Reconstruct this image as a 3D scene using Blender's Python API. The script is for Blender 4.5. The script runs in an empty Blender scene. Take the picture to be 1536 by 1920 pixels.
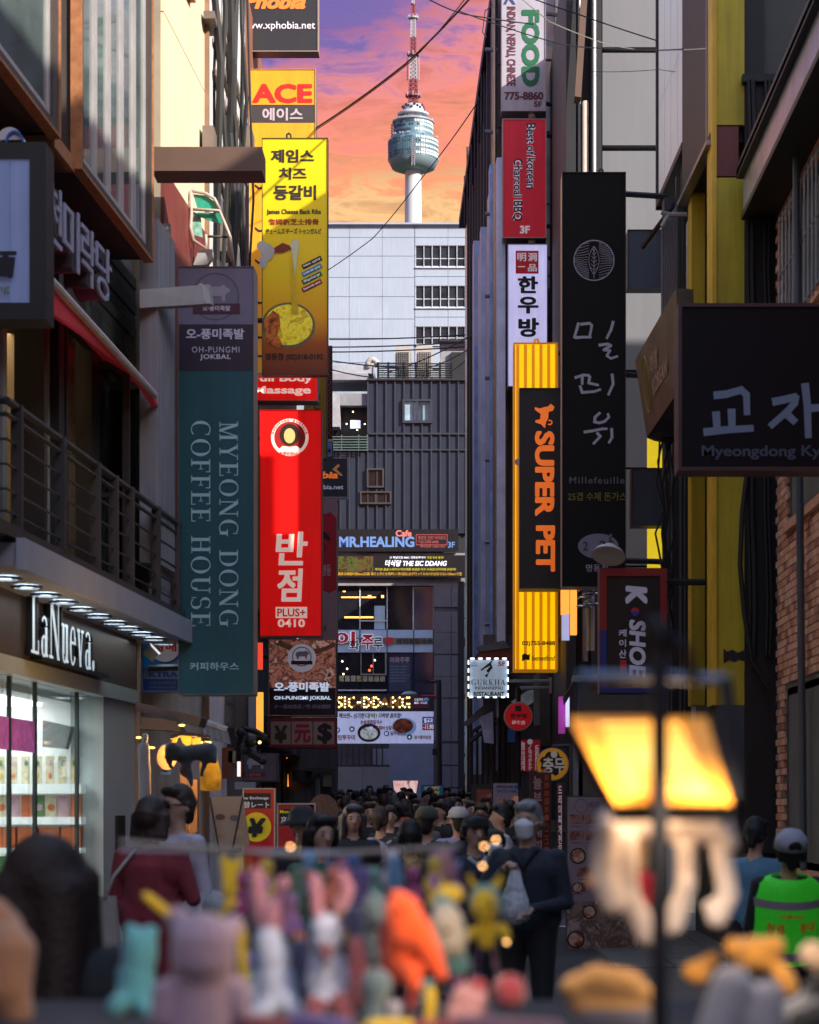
import bpy, math, random
from mathutils import Vector, Matrix
from math import sin, cos, pi, radians
random.seed(7)
SC = bpy.context.scene
COL = SC.collection
# ---------------------------------------------------------------- camera
F, CX, CY, CZ = 4200.0, 865.0, 1520.0, 1.55        # focal length in photograph pixels, principal point, eye height
cd = bpy.data.cameras.new('camera'); cam = bpy.data.objects.new('camera', cd); COL.objects.link(cam)
cam.location = (0, 0, CZ); cam.rotation_euler = (pi / 2, 0, 0)
cd.sensor_fit = 'HORIZONTAL'; cd.sensor_width = 36; cd.lens = 36 * F / 1536
cd.shift_x = (768 - CX) / 1536; cd.shift_y = (CY - 960) / 1536
cd.clip_start = .1; cd.clip_end = 6000
cd.dof.use_dof = True; cd.dof.focus_distance = 45; cd.dof.aperture_fstop = 5.0
SC.camera = cam
# ---------------------------------------------------------------- sky, sun, exposure
SUN = Vector((1, -.8, .66)).normalized()
el = math.asin(SUN.z); az = math.atan2(SUN.x, SUN.y)
w = bpy.data.worlds.new('World'); SC.world = w; w.use_nodes = True
nt = w.node_tree; N = nt.nodes; L = nt.links
for n in list(N): N.remove(n)
wo = N.new('ShaderNodeOutputWorld'); bg = N.new('ShaderNodeBackground'); bg.inputs[1].default_value = .15
sky = N.new('ShaderNodeTexSky'); sky.sky_type = 'NISHITA'; sky.sun_disc = False
sky.sun_elevation = el; sky.sun_rotation = az
tc = N.new('ShaderNodeTexCoord'); sep = N.new('ShaderNodeSeparateXYZ'); L.new(tc.outputs['Generated'], sep.inputs[0])
mp = N.new('ShaderNodeMapping'); mp.inputs['Scale'].default_value = (8, 8, 30); mp.inputs['Rotation'].default_value = (0, radians(14), 0)
L.new(tc.outputs['Generated'], mp.inputs[0])
n1 = N.new('ShaderNodeTexNoise'); n1.inputs['Scale'].default_value = 3.8; n1.inputs['Detail'].default_value = 9; n1.inputs['Roughness'].default_value = .68
n1.inputs['Distortion'].default_value = .6
L.new(mp.outputs[0], n1.inputs[0])
n2 = N.new('ShaderNodeTexNoise'); n2.inputs['Scale'].default_value = 9; n2.inputs['Detail'].default_value = 3
L.new(tc.outputs['Generated'], n2.inputs[0])
def mth(op, a, b=None, nodes=N, links=L, clamp=False):
    m = nodes.new('ShaderNodeMath'); m.operation = op; m.use_clamp = clamp
    for i, v in enumerate((a, b)):
        if v is None: continue
        if isinstance(v, (int, float)): m.inputs[i].default_value = v
        else: links.new(v, m.inputs[i])
    return m.outputs[0]
# height in the sky, stirred by the cloud noise and a slow drift towards violet on one side
h1 = mth('MULTIPLY', mth('SUBTRACT', n1.outputs[0], .5), .14)
h2 = mth('MULTIPLY', mth('SUBTRACT', n2.outputs[0], .5), .05)
hx = mth('MULTIPLY', sep.outputs[0], mth('MULTIPLY', mth('SUBTRACT', sep.outputs[2], .262), -9))
hh = mth('ADD', mth('ADD', sep.outputs[2], h1), mth('ADD', h2, hx))
rmp = N.new('ShaderNodeValToRGB'); L.new(hh, rmp.inputs[0])
stops = [(.20, (.70, .26, .16)), (.235, (1, .50, .20)), (.262, (1.0, .62, .28)), (.276, (1, .38, .19)), (.305, (.98, .30, .22)), (.326, (.84, .28, .29)), (.340, (.52, .21, .38)), (.358, (.22, .15, .42)), (.45, (.13, .13, .42))]
cr = rmp.color_ramp
while len(cr.elements) > 1: cr.elements.remove(cr.elements[0])
for i, (p_, c_) in enumerate(stops):
    e = cr.elements[0] if i == 0 else cr.elements.new(p_)
    e.position = p_; e.color = (*c_, 1)
# thin dark streaks
st = N.new('ShaderNodeMapRange'); st.inputs[1].default_value = .35; st.inputs[2].default_value = .52; st.inputs[3].default_value = .66; st.inputs[4].default_value = 1.0
L.new(n1.outputs[0], st.inputs[0])
sm = N.new('ShaderNodeMix'); sm.data_type = 'RGBA'; sm.blend_type = 'MULTIPLY'; sm.inputs[0].default_value = 1
L.new(rmp.outputs[0], sm.inputs[6]); cb = N.new('ShaderNodeCombineColor')
L.new(st.outputs[0], cb.inputs[0]); L.new(st.outputs[0], cb.inputs[1]); L.new(mth('POWER', st.outputs[0], .4), cb.inputs[2]); L.new(cb.outputs[0], sm.inputs[7])
sc_ = N.new('ShaderNodeVectorMath'); sc_.operation = 'SCALE'; sc_.inputs['Scale'].default_value = .31 / .15
L.new(sm.outputs[2], sc_.inputs[0])
fm = N.new('ShaderNodeMapRange'); fm.interpolation_type = 'SMOOTHSTEP'; fm.inputs[1].default_value = .36; fm.inputs[2].default_value = .6
L.new(sep.outputs[2], fm.inputs[0])
mx = N.new('ShaderNodeMix'); mx.data_type = 'RGBA'; L.new(fm.outputs[0], mx.inputs[0]); L.new(sc_.outputs[0], mx.inputs[6]); L.new(sky.outputs[0], mx.inputs[7])
L.new(mx.outputs[2], bg.inputs[0]); L.new(bg.outputs[0], wo.inputs[0])
sl = bpy.data.lights.new('sun', 'SUN'); sl.energy = 2.4; sl.angle = radians(.5); sl.color = (1, .92, .80)
so = bpy.data.objects.new('sun', sl); COL.objects.link(so); so.rotation_euler = SUN.to_track_quat('Z', 'Y').to_euler()
SC.view_settings.view_transform = 'Standard'; SC.view_settings.look = 'None'; SC.view_settings.gamma = 1; SC.view_settings.exposure = 1.75
SC.view_settings.use_curve_mapping = False
SC.cycles.max_bounces = 6; SC.cycles.diffuse_bounces = 4; SC.cycles.glossy_bounces = 3; SC.cycles.transparent_max_bounces = 8
SC.cycles.sample_clamp_indirect = 4
# ---------------------------------------------------------------- helpers
def P(px, py, Y): return Vector(((px - CX) / F * Y, Y, CZ + (CY - py) / F * Y))
def zg(Y): return 0 if Y < 25 else (.0125 * (Y - 25) if Y < 100 else .9375)
def hx_(s):
    s = s.lstrip('#'); c = [int(s[i:i + 2], 16) / 255 for i in (0, 2, 4)]
    return tuple(x / 12.92 if x <= .04045 else ((x + .055) / 1.055) ** 2.4 for x in c)
MATS = {}
EM = .32          # scale of all glow: lamps, lit signs and glow put into unlit parts
def M(name, col, rough=.6, metal=0, emit=0, noise=.18, scale=3, bump=0, bscale=40, streak=0, ecol=None, sheen=0, objcol=False, spec=.5, coat=0):
    if name in MATS: return MATS[name]
    if isinstance(col, int): raise KeyError('material ' + name)
    if isinstance(col, str): col = hx_(col)
    if name.startswith(('sign_', 'panel_', 'banner_')): noise = max(noise, .10); streak = max(streak, .14)     # weathered print
    fine = name.startswith('hair_')
    if fine: streak = .55
    m = bpy.data.materials.new(name); m.use_nodes = True; MATS[name] = m
    n = m.node_tree.nodes; l = m.node_tree.links; b = n['Principled BSDF']
    b.inputs['Roughness'].default_value = rough; b.inputs['Metallic'].default_value = metal
    b.inputs['Specular IOR Level'].default_value = spec; b.inputs['Coat Weight'].default_value = coat
    if sheen: b.inputs['Sheen Weight'].default_value = sheen; b.inputs['Sheen Roughness'].default_value = .5
    t = n.new('ShaderNodeTexCoord')
    src = None
    if objcol:
        oi = n.new('ShaderNodeObjectInfo'); src = oi.outputs['Color']
    def vary(c_in, fac_out, lo, hi):
        mr = n.new('ShaderNodeMapRange'); mr.inputs[1].default_value = .3; mr.inputs[2].default_value = .7
        mr.inputs[3].default_value = lo; mr.inputs[4].default_value = hi; l.new(fac_out, mr.inputs[0])
        mm = n.new('ShaderNodeVectorMath'); mm.operation = 'SCALE'; l.new(mr.outputs[0], mm.inputs['Scale'])
        if c_in is None: mm.inputs[0].default_value = col[:3]
        else: l.new(c_in, mm.inputs[0])
        return mm.outputs[0]
    if noise:
        no = n.new('ShaderNodeTexNoise'); no.inputs['Scale'].default_value = scale; no.inputs['Detail'].default_value = 6; no.inputs['Roughness'].default_value = .6
        l.new(t.outputs['Object'], no.inputs[0]); src = vary(src, no.outputs[0], 1 - noise, 1 + noise * .5)
    if streak:
        mpp = n.new('ShaderNodeMapping'); mpp.inputs['Scale'].default_value = (55, 55, 5) if fine else (6, 6, .35); l.new(t.outputs['Object'], mpp.inputs[0])
        no = n.new('ShaderNodeTexNoise'); no.inputs['Scale'].default_value = 2.2; no.inputs['Detail'].default_value = 5; l.new(mpp.outputs[0], no.inputs[0])
        src = vary(src, no.outputs[0], 1 - streak, 1)
    if src is None: b.inputs['Base Color'].default_value = (*col[:3], 1)
    else: l.new(src, b.inputs['Base Color'])
    if emit:
        b.inputs['Emission Strength'].default_value = emit * EM
        if ecol: b.inputs['Emission Color'].default_value = (*(hx_(ecol) if isinstance(ecol, str) else ecol), 1)
        elif src is not None: l.new(src, b.inputs['Emission Color'])
        else: b.inputs['Emission Color'].default_value = (*col[:3], 1)
    if bump:
        no = n.new('ShaderNodeTexNoise'); no.inputs['Scale'].default_value = bscale; no.inputs['Detail'].default_value = 4; l.new(t.outputs['Object'], no.inputs[0])
        bp = n.new('ShaderNodeBump'); bp.inputs['Strength'].default_value = bump; bp.inputs['Distance'].default_value = .02
        l.new(no.outputs[0], bp.inputs['Height']); l.new(bp.outputs[0], b.inputs['Normal'])
    return m
def Mphoto(name, cols, scale=10, emit=0, kind='VORONOI', dist=.8, stretch=(1, 1, 1)):
    """flat printed picture: blotches of a few colours"""
    if name in MATS: return MATS[name]
    m = bpy.data.materials.new(name); m.use_nodes = True; MATS[name] = m
    n = m.node_tree.nodes; l = m.node_tree.links; b = n['Principled BSDF']; b.inputs['Roughness'].default_value = .35
    t = n.new('ShaderNodeTexCoord'); mpp = n.new('ShaderNodeMapping'); mpp.inputs['Scale'].default_value = stretch; l.new(t.outputs['Object'], mpp.inputs[0])
    no = n.new('ShaderNodeTexNoise'); no.inputs['Scale'].default_value = scale; no.inputs['Detail'].default_value = 6; no.inputs['Roughness'].default_value = .65; no.inputs['Distortion'].default_value = dist
    l.new(mpp.outputs[0], no.inputs[0])
    r = n.new('ShaderNodeValToRGB'); l.new(no.outputs[0], r.inputs[0]); e = r.color_ramp
    for i, c in enumerate(cols):
        p_ = .3 + .4 * i / max(1, len(cols) - 1)
        if i < 2: q = e.elements[i]; q.position = p_
        else: q = e.elements.new(p_)
        q.color = (*hx_(c), 1)
    if len(cols) == 2: e.elements[1].position = .6
    l.new(r.outputs[0], b.inputs['Base Color'])
    if emit: l.new(r.outputs[0], b.inputs['Emission Color']); b.inputs['Emission Strength'].default_value = emit * EM
    return m
def Mglass(name, tint, alpha=.6, rough=.03):
    if name in MATS: return MATS[name]
    m = bpy.data.materials.new(name); m.use_nodes = True; MATS[name] = m
    n = m.node_tree.nodes; l = m.node_tree.links; n.remove(n['Principled BSDF'])
    tr = n.new('ShaderNodeBsdfTransparent'); tr.inputs[0].default_value = (*tint, 1)
    gl = n.new('ShaderNodeBsdfGlossy'); gl.inputs['Roughness'].default_value = rough; gl.inputs[0].default_value = (.9, .95, 1, 1)
    lw = n.new('ShaderNodeLayerWeight'); lw.inputs[0].default_value = alpha
    mi = n.new('ShaderNodeMixShader'); ml = n.new('ShaderNodeMath'); ml.operation = 'MULTIPLY'; ml.inputs[1].default_value = .4; l.new(lw.outputs['Fresnel'], ml.inputs[0]); l.new(ml.outputs[0], mi.inputs[0]); l.new(tr.outputs[0], mi.inputs[1]); l.new(gl.outputs[0], mi.inputs[2])
    l.new(mi.outputs[0], n['Material Output'].inputs[0]); return m
class MB:
    def __init__(s): s.v = []; s.f = []; s.m = []; s.cur = 0
    def add(s, vs, fs):
        b = len(s.v); s.v += [Vector(x) for x in vs]; s.f += [tuple(i + b for i in f) for f in fs]; s.m += [s.cur] * len(fs); return s
    def hexa(s, p):  # p: 4 back + 4 front corners in the same order
        return s.add(p, [(3, 2, 1, 0), (4, 5, 6, 7), (0, 1, 5, 4), (1, 2, 6, 5), (2, 3, 7, 6), (3, 0, 4, 7)])
    def box(s, x0, x1, y0, y1, z0, z1):
        return s.hexa([(x0, y0, z0), (x1, y0, z0), (x1, y0, z1), (x0, y0, z1), (x0, y1, z0), (x1, y1, z0), (x1, y1, z1), (x0, y1, z1)])
    def pbox(s, a, b, c, d, Y, t=.1):  # rectangle in photograph pixels at depth Y, going back by t
        p = P(a, b, Y); q = P(c, d, Y); return s.box(min(p.x, q.x), max(p.x, q.x), Y, Y + t, min(p.z, q.z), max(p.z, q.z))
    def prism(s, pts, ext):
        n = len(pts); ext = Vector(ext); a = [Vector(p) for p in pts]
        return s.add(a + [p + ext for p in a], [tuple(range(n)), tuple(range(2 * n - 1, n - 1, -1))] + [(i, i + n, (i + 1) % n + n, (i + 1) % n) for i in range(n)])
    def ppoly(s, pts, Y, t=.1): return s.prism([P(x, y, Y) for x, y in pts], (0, t, 0))
    def tube(s, pts, r, n=8, caps=True):
        pts = [Vector(p) for p in pts]; k = len(pts); rr = r if isinstance(r, (list, tuple)) else [r] * k
        vs = []; up = None
        for i, p in enumerate(pts):
            d = (pts[min(i + 1, k - 1)] - pts[max(i - 1, 0)]).normalized()
            if up is None: up = d.orthogonal().normalized()
            up = (up - d * up.dot(d)).normalized(); sd = d.cross(up)
            vs += [p + (up * cos(2 * pi * j / n) + sd * sin(2 * pi * j / n)) * rr[i] for j in range(n)]
        fs = [(i * n + j, i * n + (j + 1) % n, (i + 1) * n + (j + 1) % n, (i + 1) * n + j) for i in range(k - 1) for j in range(n)]
        if caps: fs += [tuple(range(n - 1, -1, -1)), tuple((k - 1) * n + j for j in range(n))]
        return s.add(vs, fs)
    def lathe(s, prof, c, n=32, sx=1, sy=1):
        c = Vector(c); k = len(prof)
        vs = [c + Vector((r * sx * cos(2 * pi * j / n), r * sy * sin(2 * pi * j / n), z)) for r, z in prof for j in range(n)]
        return s.add(vs, [(i * n + j, i * n + (j + 1) % n, (i + 1) * n + (j + 1) % n, (i + 1) * n + j) for i in range(k - 1) for j in range(n)])
    def disc(s, c, r, t=.05, n=40, a0=0, a1=2 * pi, sx=1, sz=1):  # disc facing -Y
        c = Vector(c); m = n if a1 - a0 > 6.28 else n + 1
        return s.prism([c + Vector((r * sx * cos(a0 + (a1 - a0) * j / n), 0, r * sz * sin(a0 + (a1 - a0) * j / n))) for j in range(m)], (0, t, 0))
    def ring(s, c, r0, r1, t=.02, n=40, sx=1, sz=1, a0=0, a1=2 * pi):
        c = Vector(c)
        for j in range(n):
            a = a0 + (a1 - a0) * j / n; b = a0 + (a1 - a0) * (j + 1) / n
            q = [c + Vector((r * sx * cos(x), 0, r * sz * sin(x))) for r, x in ((r0, a), (r1, a), (r1, b), (r0, b))]
            s.hexa([*q, *[p + Vector((0, t, 0)) for p in q]])
        return s
    def ell(s, c, r, nu=16, nv=10, rot=None):
        c = Vector(c); r = Vector(r) if not isinstance(r, (int, float)) else Vector((r, r, r)); vs = []
        for i in range(nv + 1):
            for j in range(nu):
                v = Vector((r.x * sin(pi * i / nv) * cos(2 * pi * j / nu), r.y * sin(pi * i / nv) * sin(2 * pi * j / nu), r.z * cos(pi * i / nv)))
                vs.append(c + (rot @ v if rot else v))
        return s.add(vs, [(i * nu + j, (i + 1) * nu + j, (i + 1) * nu + (j + 1) % nu, i * nu + (j + 1) % nu) for i in range(nv) for j in range(nu)])
    def build(s, name, mat, parent=None, smooth=False, label=None, loc=None):
        me = bpy.data.meshes.new(name)
        o = bpy.data.objects.new(name, me); COL.objects.link(o)
        if parent is not None: o.parent = parent; off = wloc(parent)
        else: off = Vector(loc) if loc is not None else Vector((0, 0, 0)); o.location = off
        me.from_pydata([tuple(x - off) for x in s.v], [], s.f)
        ms = mat if isinstance(mat, (list, tuple)) else [mat]
        for m in ms: me.materials.append(m)
        if len(ms) > 1: me.polygons.foreach_set('material_index', s.m)
        if smooth: me.polygons.foreach_set('use_smooth', [True] * len(s.f))
        me.update()
        if label: o['label'] = label
        return o
def wloc(o):
    v = Vector(o.location)
    while o.parent: o = o.parent; v = v + Vector(o.location)
    return v
def thing(name, label, cat, loc=(0, 0, 0), group=None):
    o = bpy.data.objects.new(name, None); COL.objects.link(o); o.location = loc; o.empty_display_size = .2
    o['label'] = label; o['category'] = cat
    if group: o['group'] = group
    return o
def tag(o, label, cat, group=None):
    o['label'] = label; o['category'] = cat
    if group: o['group'] = group
    return o
def struct(o): o['kind'] = 'structure'; return o
class PL:
    """a facade plane running along the street: X = x0 + k*Y, side = direction of the street"""
    def __init__(s, x0, k, side): s.x0, s.k, s.side = x0, k, side
    def X(s, Y, o=0): return s.x0 + s.k * Y + s.side * o
    def Y(s, px, o=0): return (s.x0 + s.side * o) / ((px - CX) / F - s.k)
    def p(s, px, py, o=0): return P(px, py, s.Y(px, o))
    def z(s, px, py, o=0): return s.p(px, py, o).z
    def pt(s, Y, z, o=0): return Vector((s.X(Y, o), Y, z))
    def box(s, mb, Ya, Yb, za, zb, o0, o1):
        return mb.hexa([s.pt(Ya, za, o0), s.pt(Yb, za, o0), s.pt(Yb, zb, o0), s.pt(Ya, zb, o0), s.pt(Ya, za, o1), s.pt(Yb, za, o1), s.pt(Yb, zb, o1), s.pt(Ya, zb, o1)])
    def pbox(s, mb, a, b, za, zb, o0, o1): return s.box(mb, s.Y(a, o1), s.Y(b, o1), za, zb, o0, o1)
    def poly(s, mb, pts, o, t): return mb.prism([s.p(x, y, o) for x, y in pts], (-s.side * t, 0, 0))
# ---- writing
EPS = .0006
TMP = bpy.data.scenes.new('workbench')
def evaluated(o):
    TMP.collection.objects.link(o); vl = TMP.view_layers[0]; vl.update(); dg = vl.depsgraph; dg.update()
    return bpy.data.meshes.new_from_object(o.evaluated_get(dg))
FM = {}
def font_mesh(body, bold=.0, ext=0, shear=0, spacing=1.0, align='LEFT', line=1.0):
    heavy = max(0, bold - .012); bold = min(bold, .012)
    c = bpy.data.curves.new('t', 'FONT'); c.body = body; c.resolution_u = 3; c.offset = bold; c.shear = shear; c.space_character = spacing; c.align_x = align; c.space_line = line
    o = bpy.data.objects.new('t', c); me = evaluated(o)
    vs = [Vector((v.co.x, v.co.y, 0)) for v in me.vertices]; fs = [tuple(p.vertices) for p in me.polygons]
    bpy.data.objects.remove(o); bpy.data.curves.remove(c); bpy.data.meshes.remove(me)
    if heavy:      # heavier weight: the same outlines laid a hair apart
        n0 = len(vs); dirs = [(1, 1), (-1, 1), (1, -1), (-1, -1)] + ([(1, 0), (-1, 0), (0, 1), (0, -1), (0, 0)] if heavy > .03 else [])
        base, fb_ = vs, fs; vs = []; fs = []
        for k_, (a, b) in enumerate(dirs):
            m_ = .72 if a and b and heavy > .03 else 1
            vs += [Vector((v.x + a * heavy * m_, v.y + b * heavy * m_ * .8, k_ * EPS * .3)) for v in base]; fs += [tuple(i + k_ * n0 for i in f) for f in fb_]
    return vs, fs
def norm(vs):
    x0 = min(v.x for v in vs); x1 = max(v.x for v in vs); y0 = min(v.y for v in vs); y1 = max(v.y for v in vs)
    return [Vector(((v.x - x0) / (x1 - x0 or 1), (v.y - y0) / (y1 - y0 or 1), v.z)) for v in vs]
G = {}
def glyph(ch):
    """a plain serif alphabet drawn from thick stems, hairlines and slab feet (width, polygons)"""
    if ch in G: return G[ch]
    t, s = .17, .05; R = []
    def V(x, y0=0, y1=1, ww=t): R.append([(x, y0), (x + ww, y0), (x + ww, y1), (x, y1)])
    def Hh(x0, x1, y, h=s): R.append([(x0, y), (x1, y), (x1, y + h), (x0, y + h)])
    def D(x0, y0, x1, y1, ww): R.append([(x0, y0), (x0 + ww, y0), (x1 + ww, y1), (x1, y1)])
    def A(cx, cy, rx, ry, a0, a1, th=t, tn=s, n=14):
        for i in range(n):
            q = []
            for a in (a0 + (a1 - a0) * i / n, a0 + (a1 - a0) * (i + 1) / n):
                c_, s_ = cos(radians(a)), sin(radians(a)); k = abs(c_) ** 1.3
                q.append(((cx + rx * c_, cy + ry * s_), (cx + (rx - tn - (th - tn) * k) * c_, cy + (ry - tn) * s_)))
            R.append([q[0][0], q[1][0], q[1][1], q[0][1]])
    def S(x, y, ww=.38): Hh(x - ww / 2, x + ww / 2, y)
    W = .8
    if ch == 'M': V(.14, ww=.06); V(.78); D(.42, 0, .1, 1, .16) ; D(.46, 0, .78, 1, .06); S(.17, 0, .3); S(.86, 0, .36); Hh(0, .25, .95); Hh(.76, 1.05, .95); W = 1.06
    elif ch == 'Y': V(.34, 0, .45); D(.34, .45, .06, 1, .17); D(.44, .45, .70, 1, .06); S(.42, 0); Hh(-.02, .34, .95); Hh(.58, .88, .95); W = .86
    elif ch == 'E': V(.12); Hh(0, .72, 0); Hh(0, .7, .95); Hh(.2, .55, .48); V(.68, 0, .22, .05); V(.66, .78, 1, .05); V(.52, .38, .62, .04); W = .76
    elif ch == 'F': V(.12); Hh(0, .7, .95); Hh(.2, .55, .48); V(.66, .78, 1, .05); V(.52, .38, .62, .04); S(.2, 0); W = .72
    elif ch == 'O': A(.47, .5, .46, .52, 0, 360, n=28); W = .94
    elif ch == 'N': V(.12, ww=.06); V(.76, ww=.06); D(.70, 0, .08, 1, .19); S(.15, 0, .32); Hh(.0, .25, .95); Hh(.64, .94, .95); W = .94
    elif ch == 'G': A(.48, .5, .46, .52, 55, 320, n=20); V(.66, 0.02, .42); Hh(.54, .92, .40); V(.74, .74, .98, .05); W = .92
    elif ch == 'C': A(.47, .5, .46, .52, 50, 310, n=20); V(.72, .72, .98, .05); W = .84
    elif ch == 'D': V(.12); Hh(0, .45, 0); Hh(0, .45, .95); A(.42, .5, .46, .5, -90, 90, n=16); W = .9
    elif ch == 'H': V(.12); V(.66); S(.2, 0); S(.2, .95); S(.75, 0); S(.75, .95); Hh(.2, .7, .48); W = .96
    elif ch == 'U': V(.12, .3, 1); V(.72, .3, 1, .06); A(.45, .32, .33, .34, 180, 360, n=14); S(.2, .95); S(.75, .95, .3); W = .92
    elif ch == 'S': A(.36, .74, .30, .28, 40, 265, .15); A(.38, .26, .32, .28, -140, 95, .15); V(.58, .74, .98, .05); V(.06, .02, .26, .05); W = .74
    elif ch == 'R': V(.12); S(.2, 0); Hh(0, .45, .95); Hh(.2, .45, .46); A(.42, .73, .3, .27, -90, 90, .15); D(.66, 0, .36, .48, .18); S(.78, 0, .3); W = .9
    elif ch == 'K': V(.12); S(.2, 0); S(.2, .95); D(.24, .4, .66, 1, .06); D(.62, 0, .32, .56, .19); S(.74, 0); S(.7, .95, .3); W = .92
    elif ch == 'A': D(.06, 0, .42, 1, .06); D(.66, 0, .36, 1, .18); Hh(.2, .66, .32); S(.1, 0, .28); S(.76, 0, .34); W = .94
    elif ch == 'L': V(.12); Hh(0, .62, 0); S(.2, .95); V(.58, 0, .24, .05); W = .66
    elif ch == 'a': V(.38, 0, .5); A(.3, .5, .25, .18, 10, 150, .1); A(.26, .17, .22, .19, 0, 360, .14, n=16); S(.5, 0, .2); W = .6
    elif ch == 'u': V(.08, .15, .66); A(.28, .18, .2, .2, 180, 330, .12); V(.4, 0, .66); Hh(0, .2, .62); Hh(.3, .5, .62); S(.52, 0, .2); W = .62
    elif ch == 'e': A(.29, .33, .28, .35, 25, 325, .14, n=18); Hh(.06, .55, .36); V(.46, .36, .5, .1); W = .6
    elif ch == 'v': D(.22, 0, .02, .66, .15); D(.26, 0, .44, .66, .05); Hh(-.04, .22, .62); Hh(.36, .6, .62); W = .58
    elif ch == '.': A(.12, .09, .1, .1, 0, 360, .1, .1); W = .26
    else: W = .45
    G[ch] = (W, R); return G[ch]
def serif_mesh(body, gap=.14):
    vs = []; fs = []; x = 0; k = 0
    for ch in body:
        W, R = glyph(ch)
        for q in R:
            b = len(vs); vs += [Vector((x + a, c, k * EPS * .6)) for a, c in q]; fs.append(tuple(range(b, b + len(q)))); k = (k + 1) % 3
        x += W + gap
    return vs, fs
def lay(vs, fs, o, u, v, n, mb, ext=0):
    """unit-square mesh -> parallelogram o,u,v, lifted along n"""
    pts = [o + u * a.x + v * a.y + n * (.003 + a.z) for a in vs]
    if ext:
        b = len(mb.v); front = [p + n * ext for p in pts]
        mb.add(front, fs)
        ed = {}
        for f in fs:
            for i in range(len(f)):
                e = (f[i], f[(i + 1) % len(f)])
                if (e[1], e[0]) in ed: del ed[(e[1], e[0])]
                else: ed[e] = 1
        mb.add(pts + front, [(a, c, c + len(pts), a + len(pts)) for a, c in ed])
    else: mb.add(pts, fs)
def T(par, body, bx, Y, mat, rot=0, bold=.01, serif=False, name='lettering', ext=0, shear=0, spacing=1, mb=None, align='LEFT', line=1.0):
    """writing fitted into the pixel rectangle bx at depth Y, facing the camera side (-Y)"""
    x0, y0, x1, y1 = bx
    vs, fs = serif_mesh(body) if serif else font_mesh(body, bold, shear=shear, spacing=spacing, align=align, line=line)
    vs = norm(vs); a = P(x0, y1, Y); b = P(x1, y1, Y); c = P(x0, y0, Y)
    n = Vector((0, -1, 0)); own = mb is None; mb = mb or MB()
    if rot == 0: lay(vs, fs, a, b - a, c - a, n, mb, ext)
    else: lay(vs, fs, P(x0, y0, Y), a - P(x0, y0, Y), b - a, n, mb, ext)      # reads downwards
    if own: return mb.build(name, mat, par)
def TFL(par, body, pl, Ya, Yb, za, zb, off, mat, ext=0, name='letter'):
    """serif letters standing on a facade, each one a part"""
    vs, fs = serif_mesh(body); x0 = min(v.x for v in vs); x1 = max(v.x for v in vs); y0 = min(v.y for v in vs); y1 = max(v.y for v in vs)
    o = pl.pt(Ya, za, off); u = pl.pt(Yb, za, off) - o; v = Vector((0, 0, zb - za)); x = 0
    for ch in body:
        W, R = glyph(ch); a, f = serif_mesh(ch); mb = MB()
        lay([Vector(((q.x + x - x0) / (x1 - x0), (q.y - y0) / (y1 - y0), q.z)) for q in a], f, o, u, v, Vector((pl.side, 0, 0)), mb, ext); mb.build(name, mat, par); x += W + .14
def TF(par, body, pl, Ya, Yb, za, zb, off, mat, bold=.01, serif=False, ext=0, name='lettering', flip=False):
    vs, fs = serif_mesh(body) if serif else font_mesh(body, bold)
    vs = norm(vs); o = pl.pt(Ya, za, off); u = pl.pt(Yb, za, off) - o; v = Vector((0, 0, zb - za)); mb = MB()
    lay(vs, fs, o, u, v, Vector((pl.side, 0, 0)), mb, ext); return mb.build(name, mat, par)
def cyl_mesh(mb, p, q, r0, r1, n=14):
    """round cone with rounded ends"""
    p, q = Vector(p), Vector(q); d = q - p; Ln = d.length
    if Ln < 1e-5: return mb.ell(p, max(r0, r1), n, 8)
    d.normalize(); pts = []; rr = []
    for a in (-80, -50, -20): pts.append(p + d * r0 * sin(radians(a))); rr.append(r0 * cos(radians(a)))
    for a in (20, 50, 80): pts.append(q + d * r1 * sin(radians(a))); rr.append(r1 * cos(radians(a)))
    return mb.tube(pts, rr, n)
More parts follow.
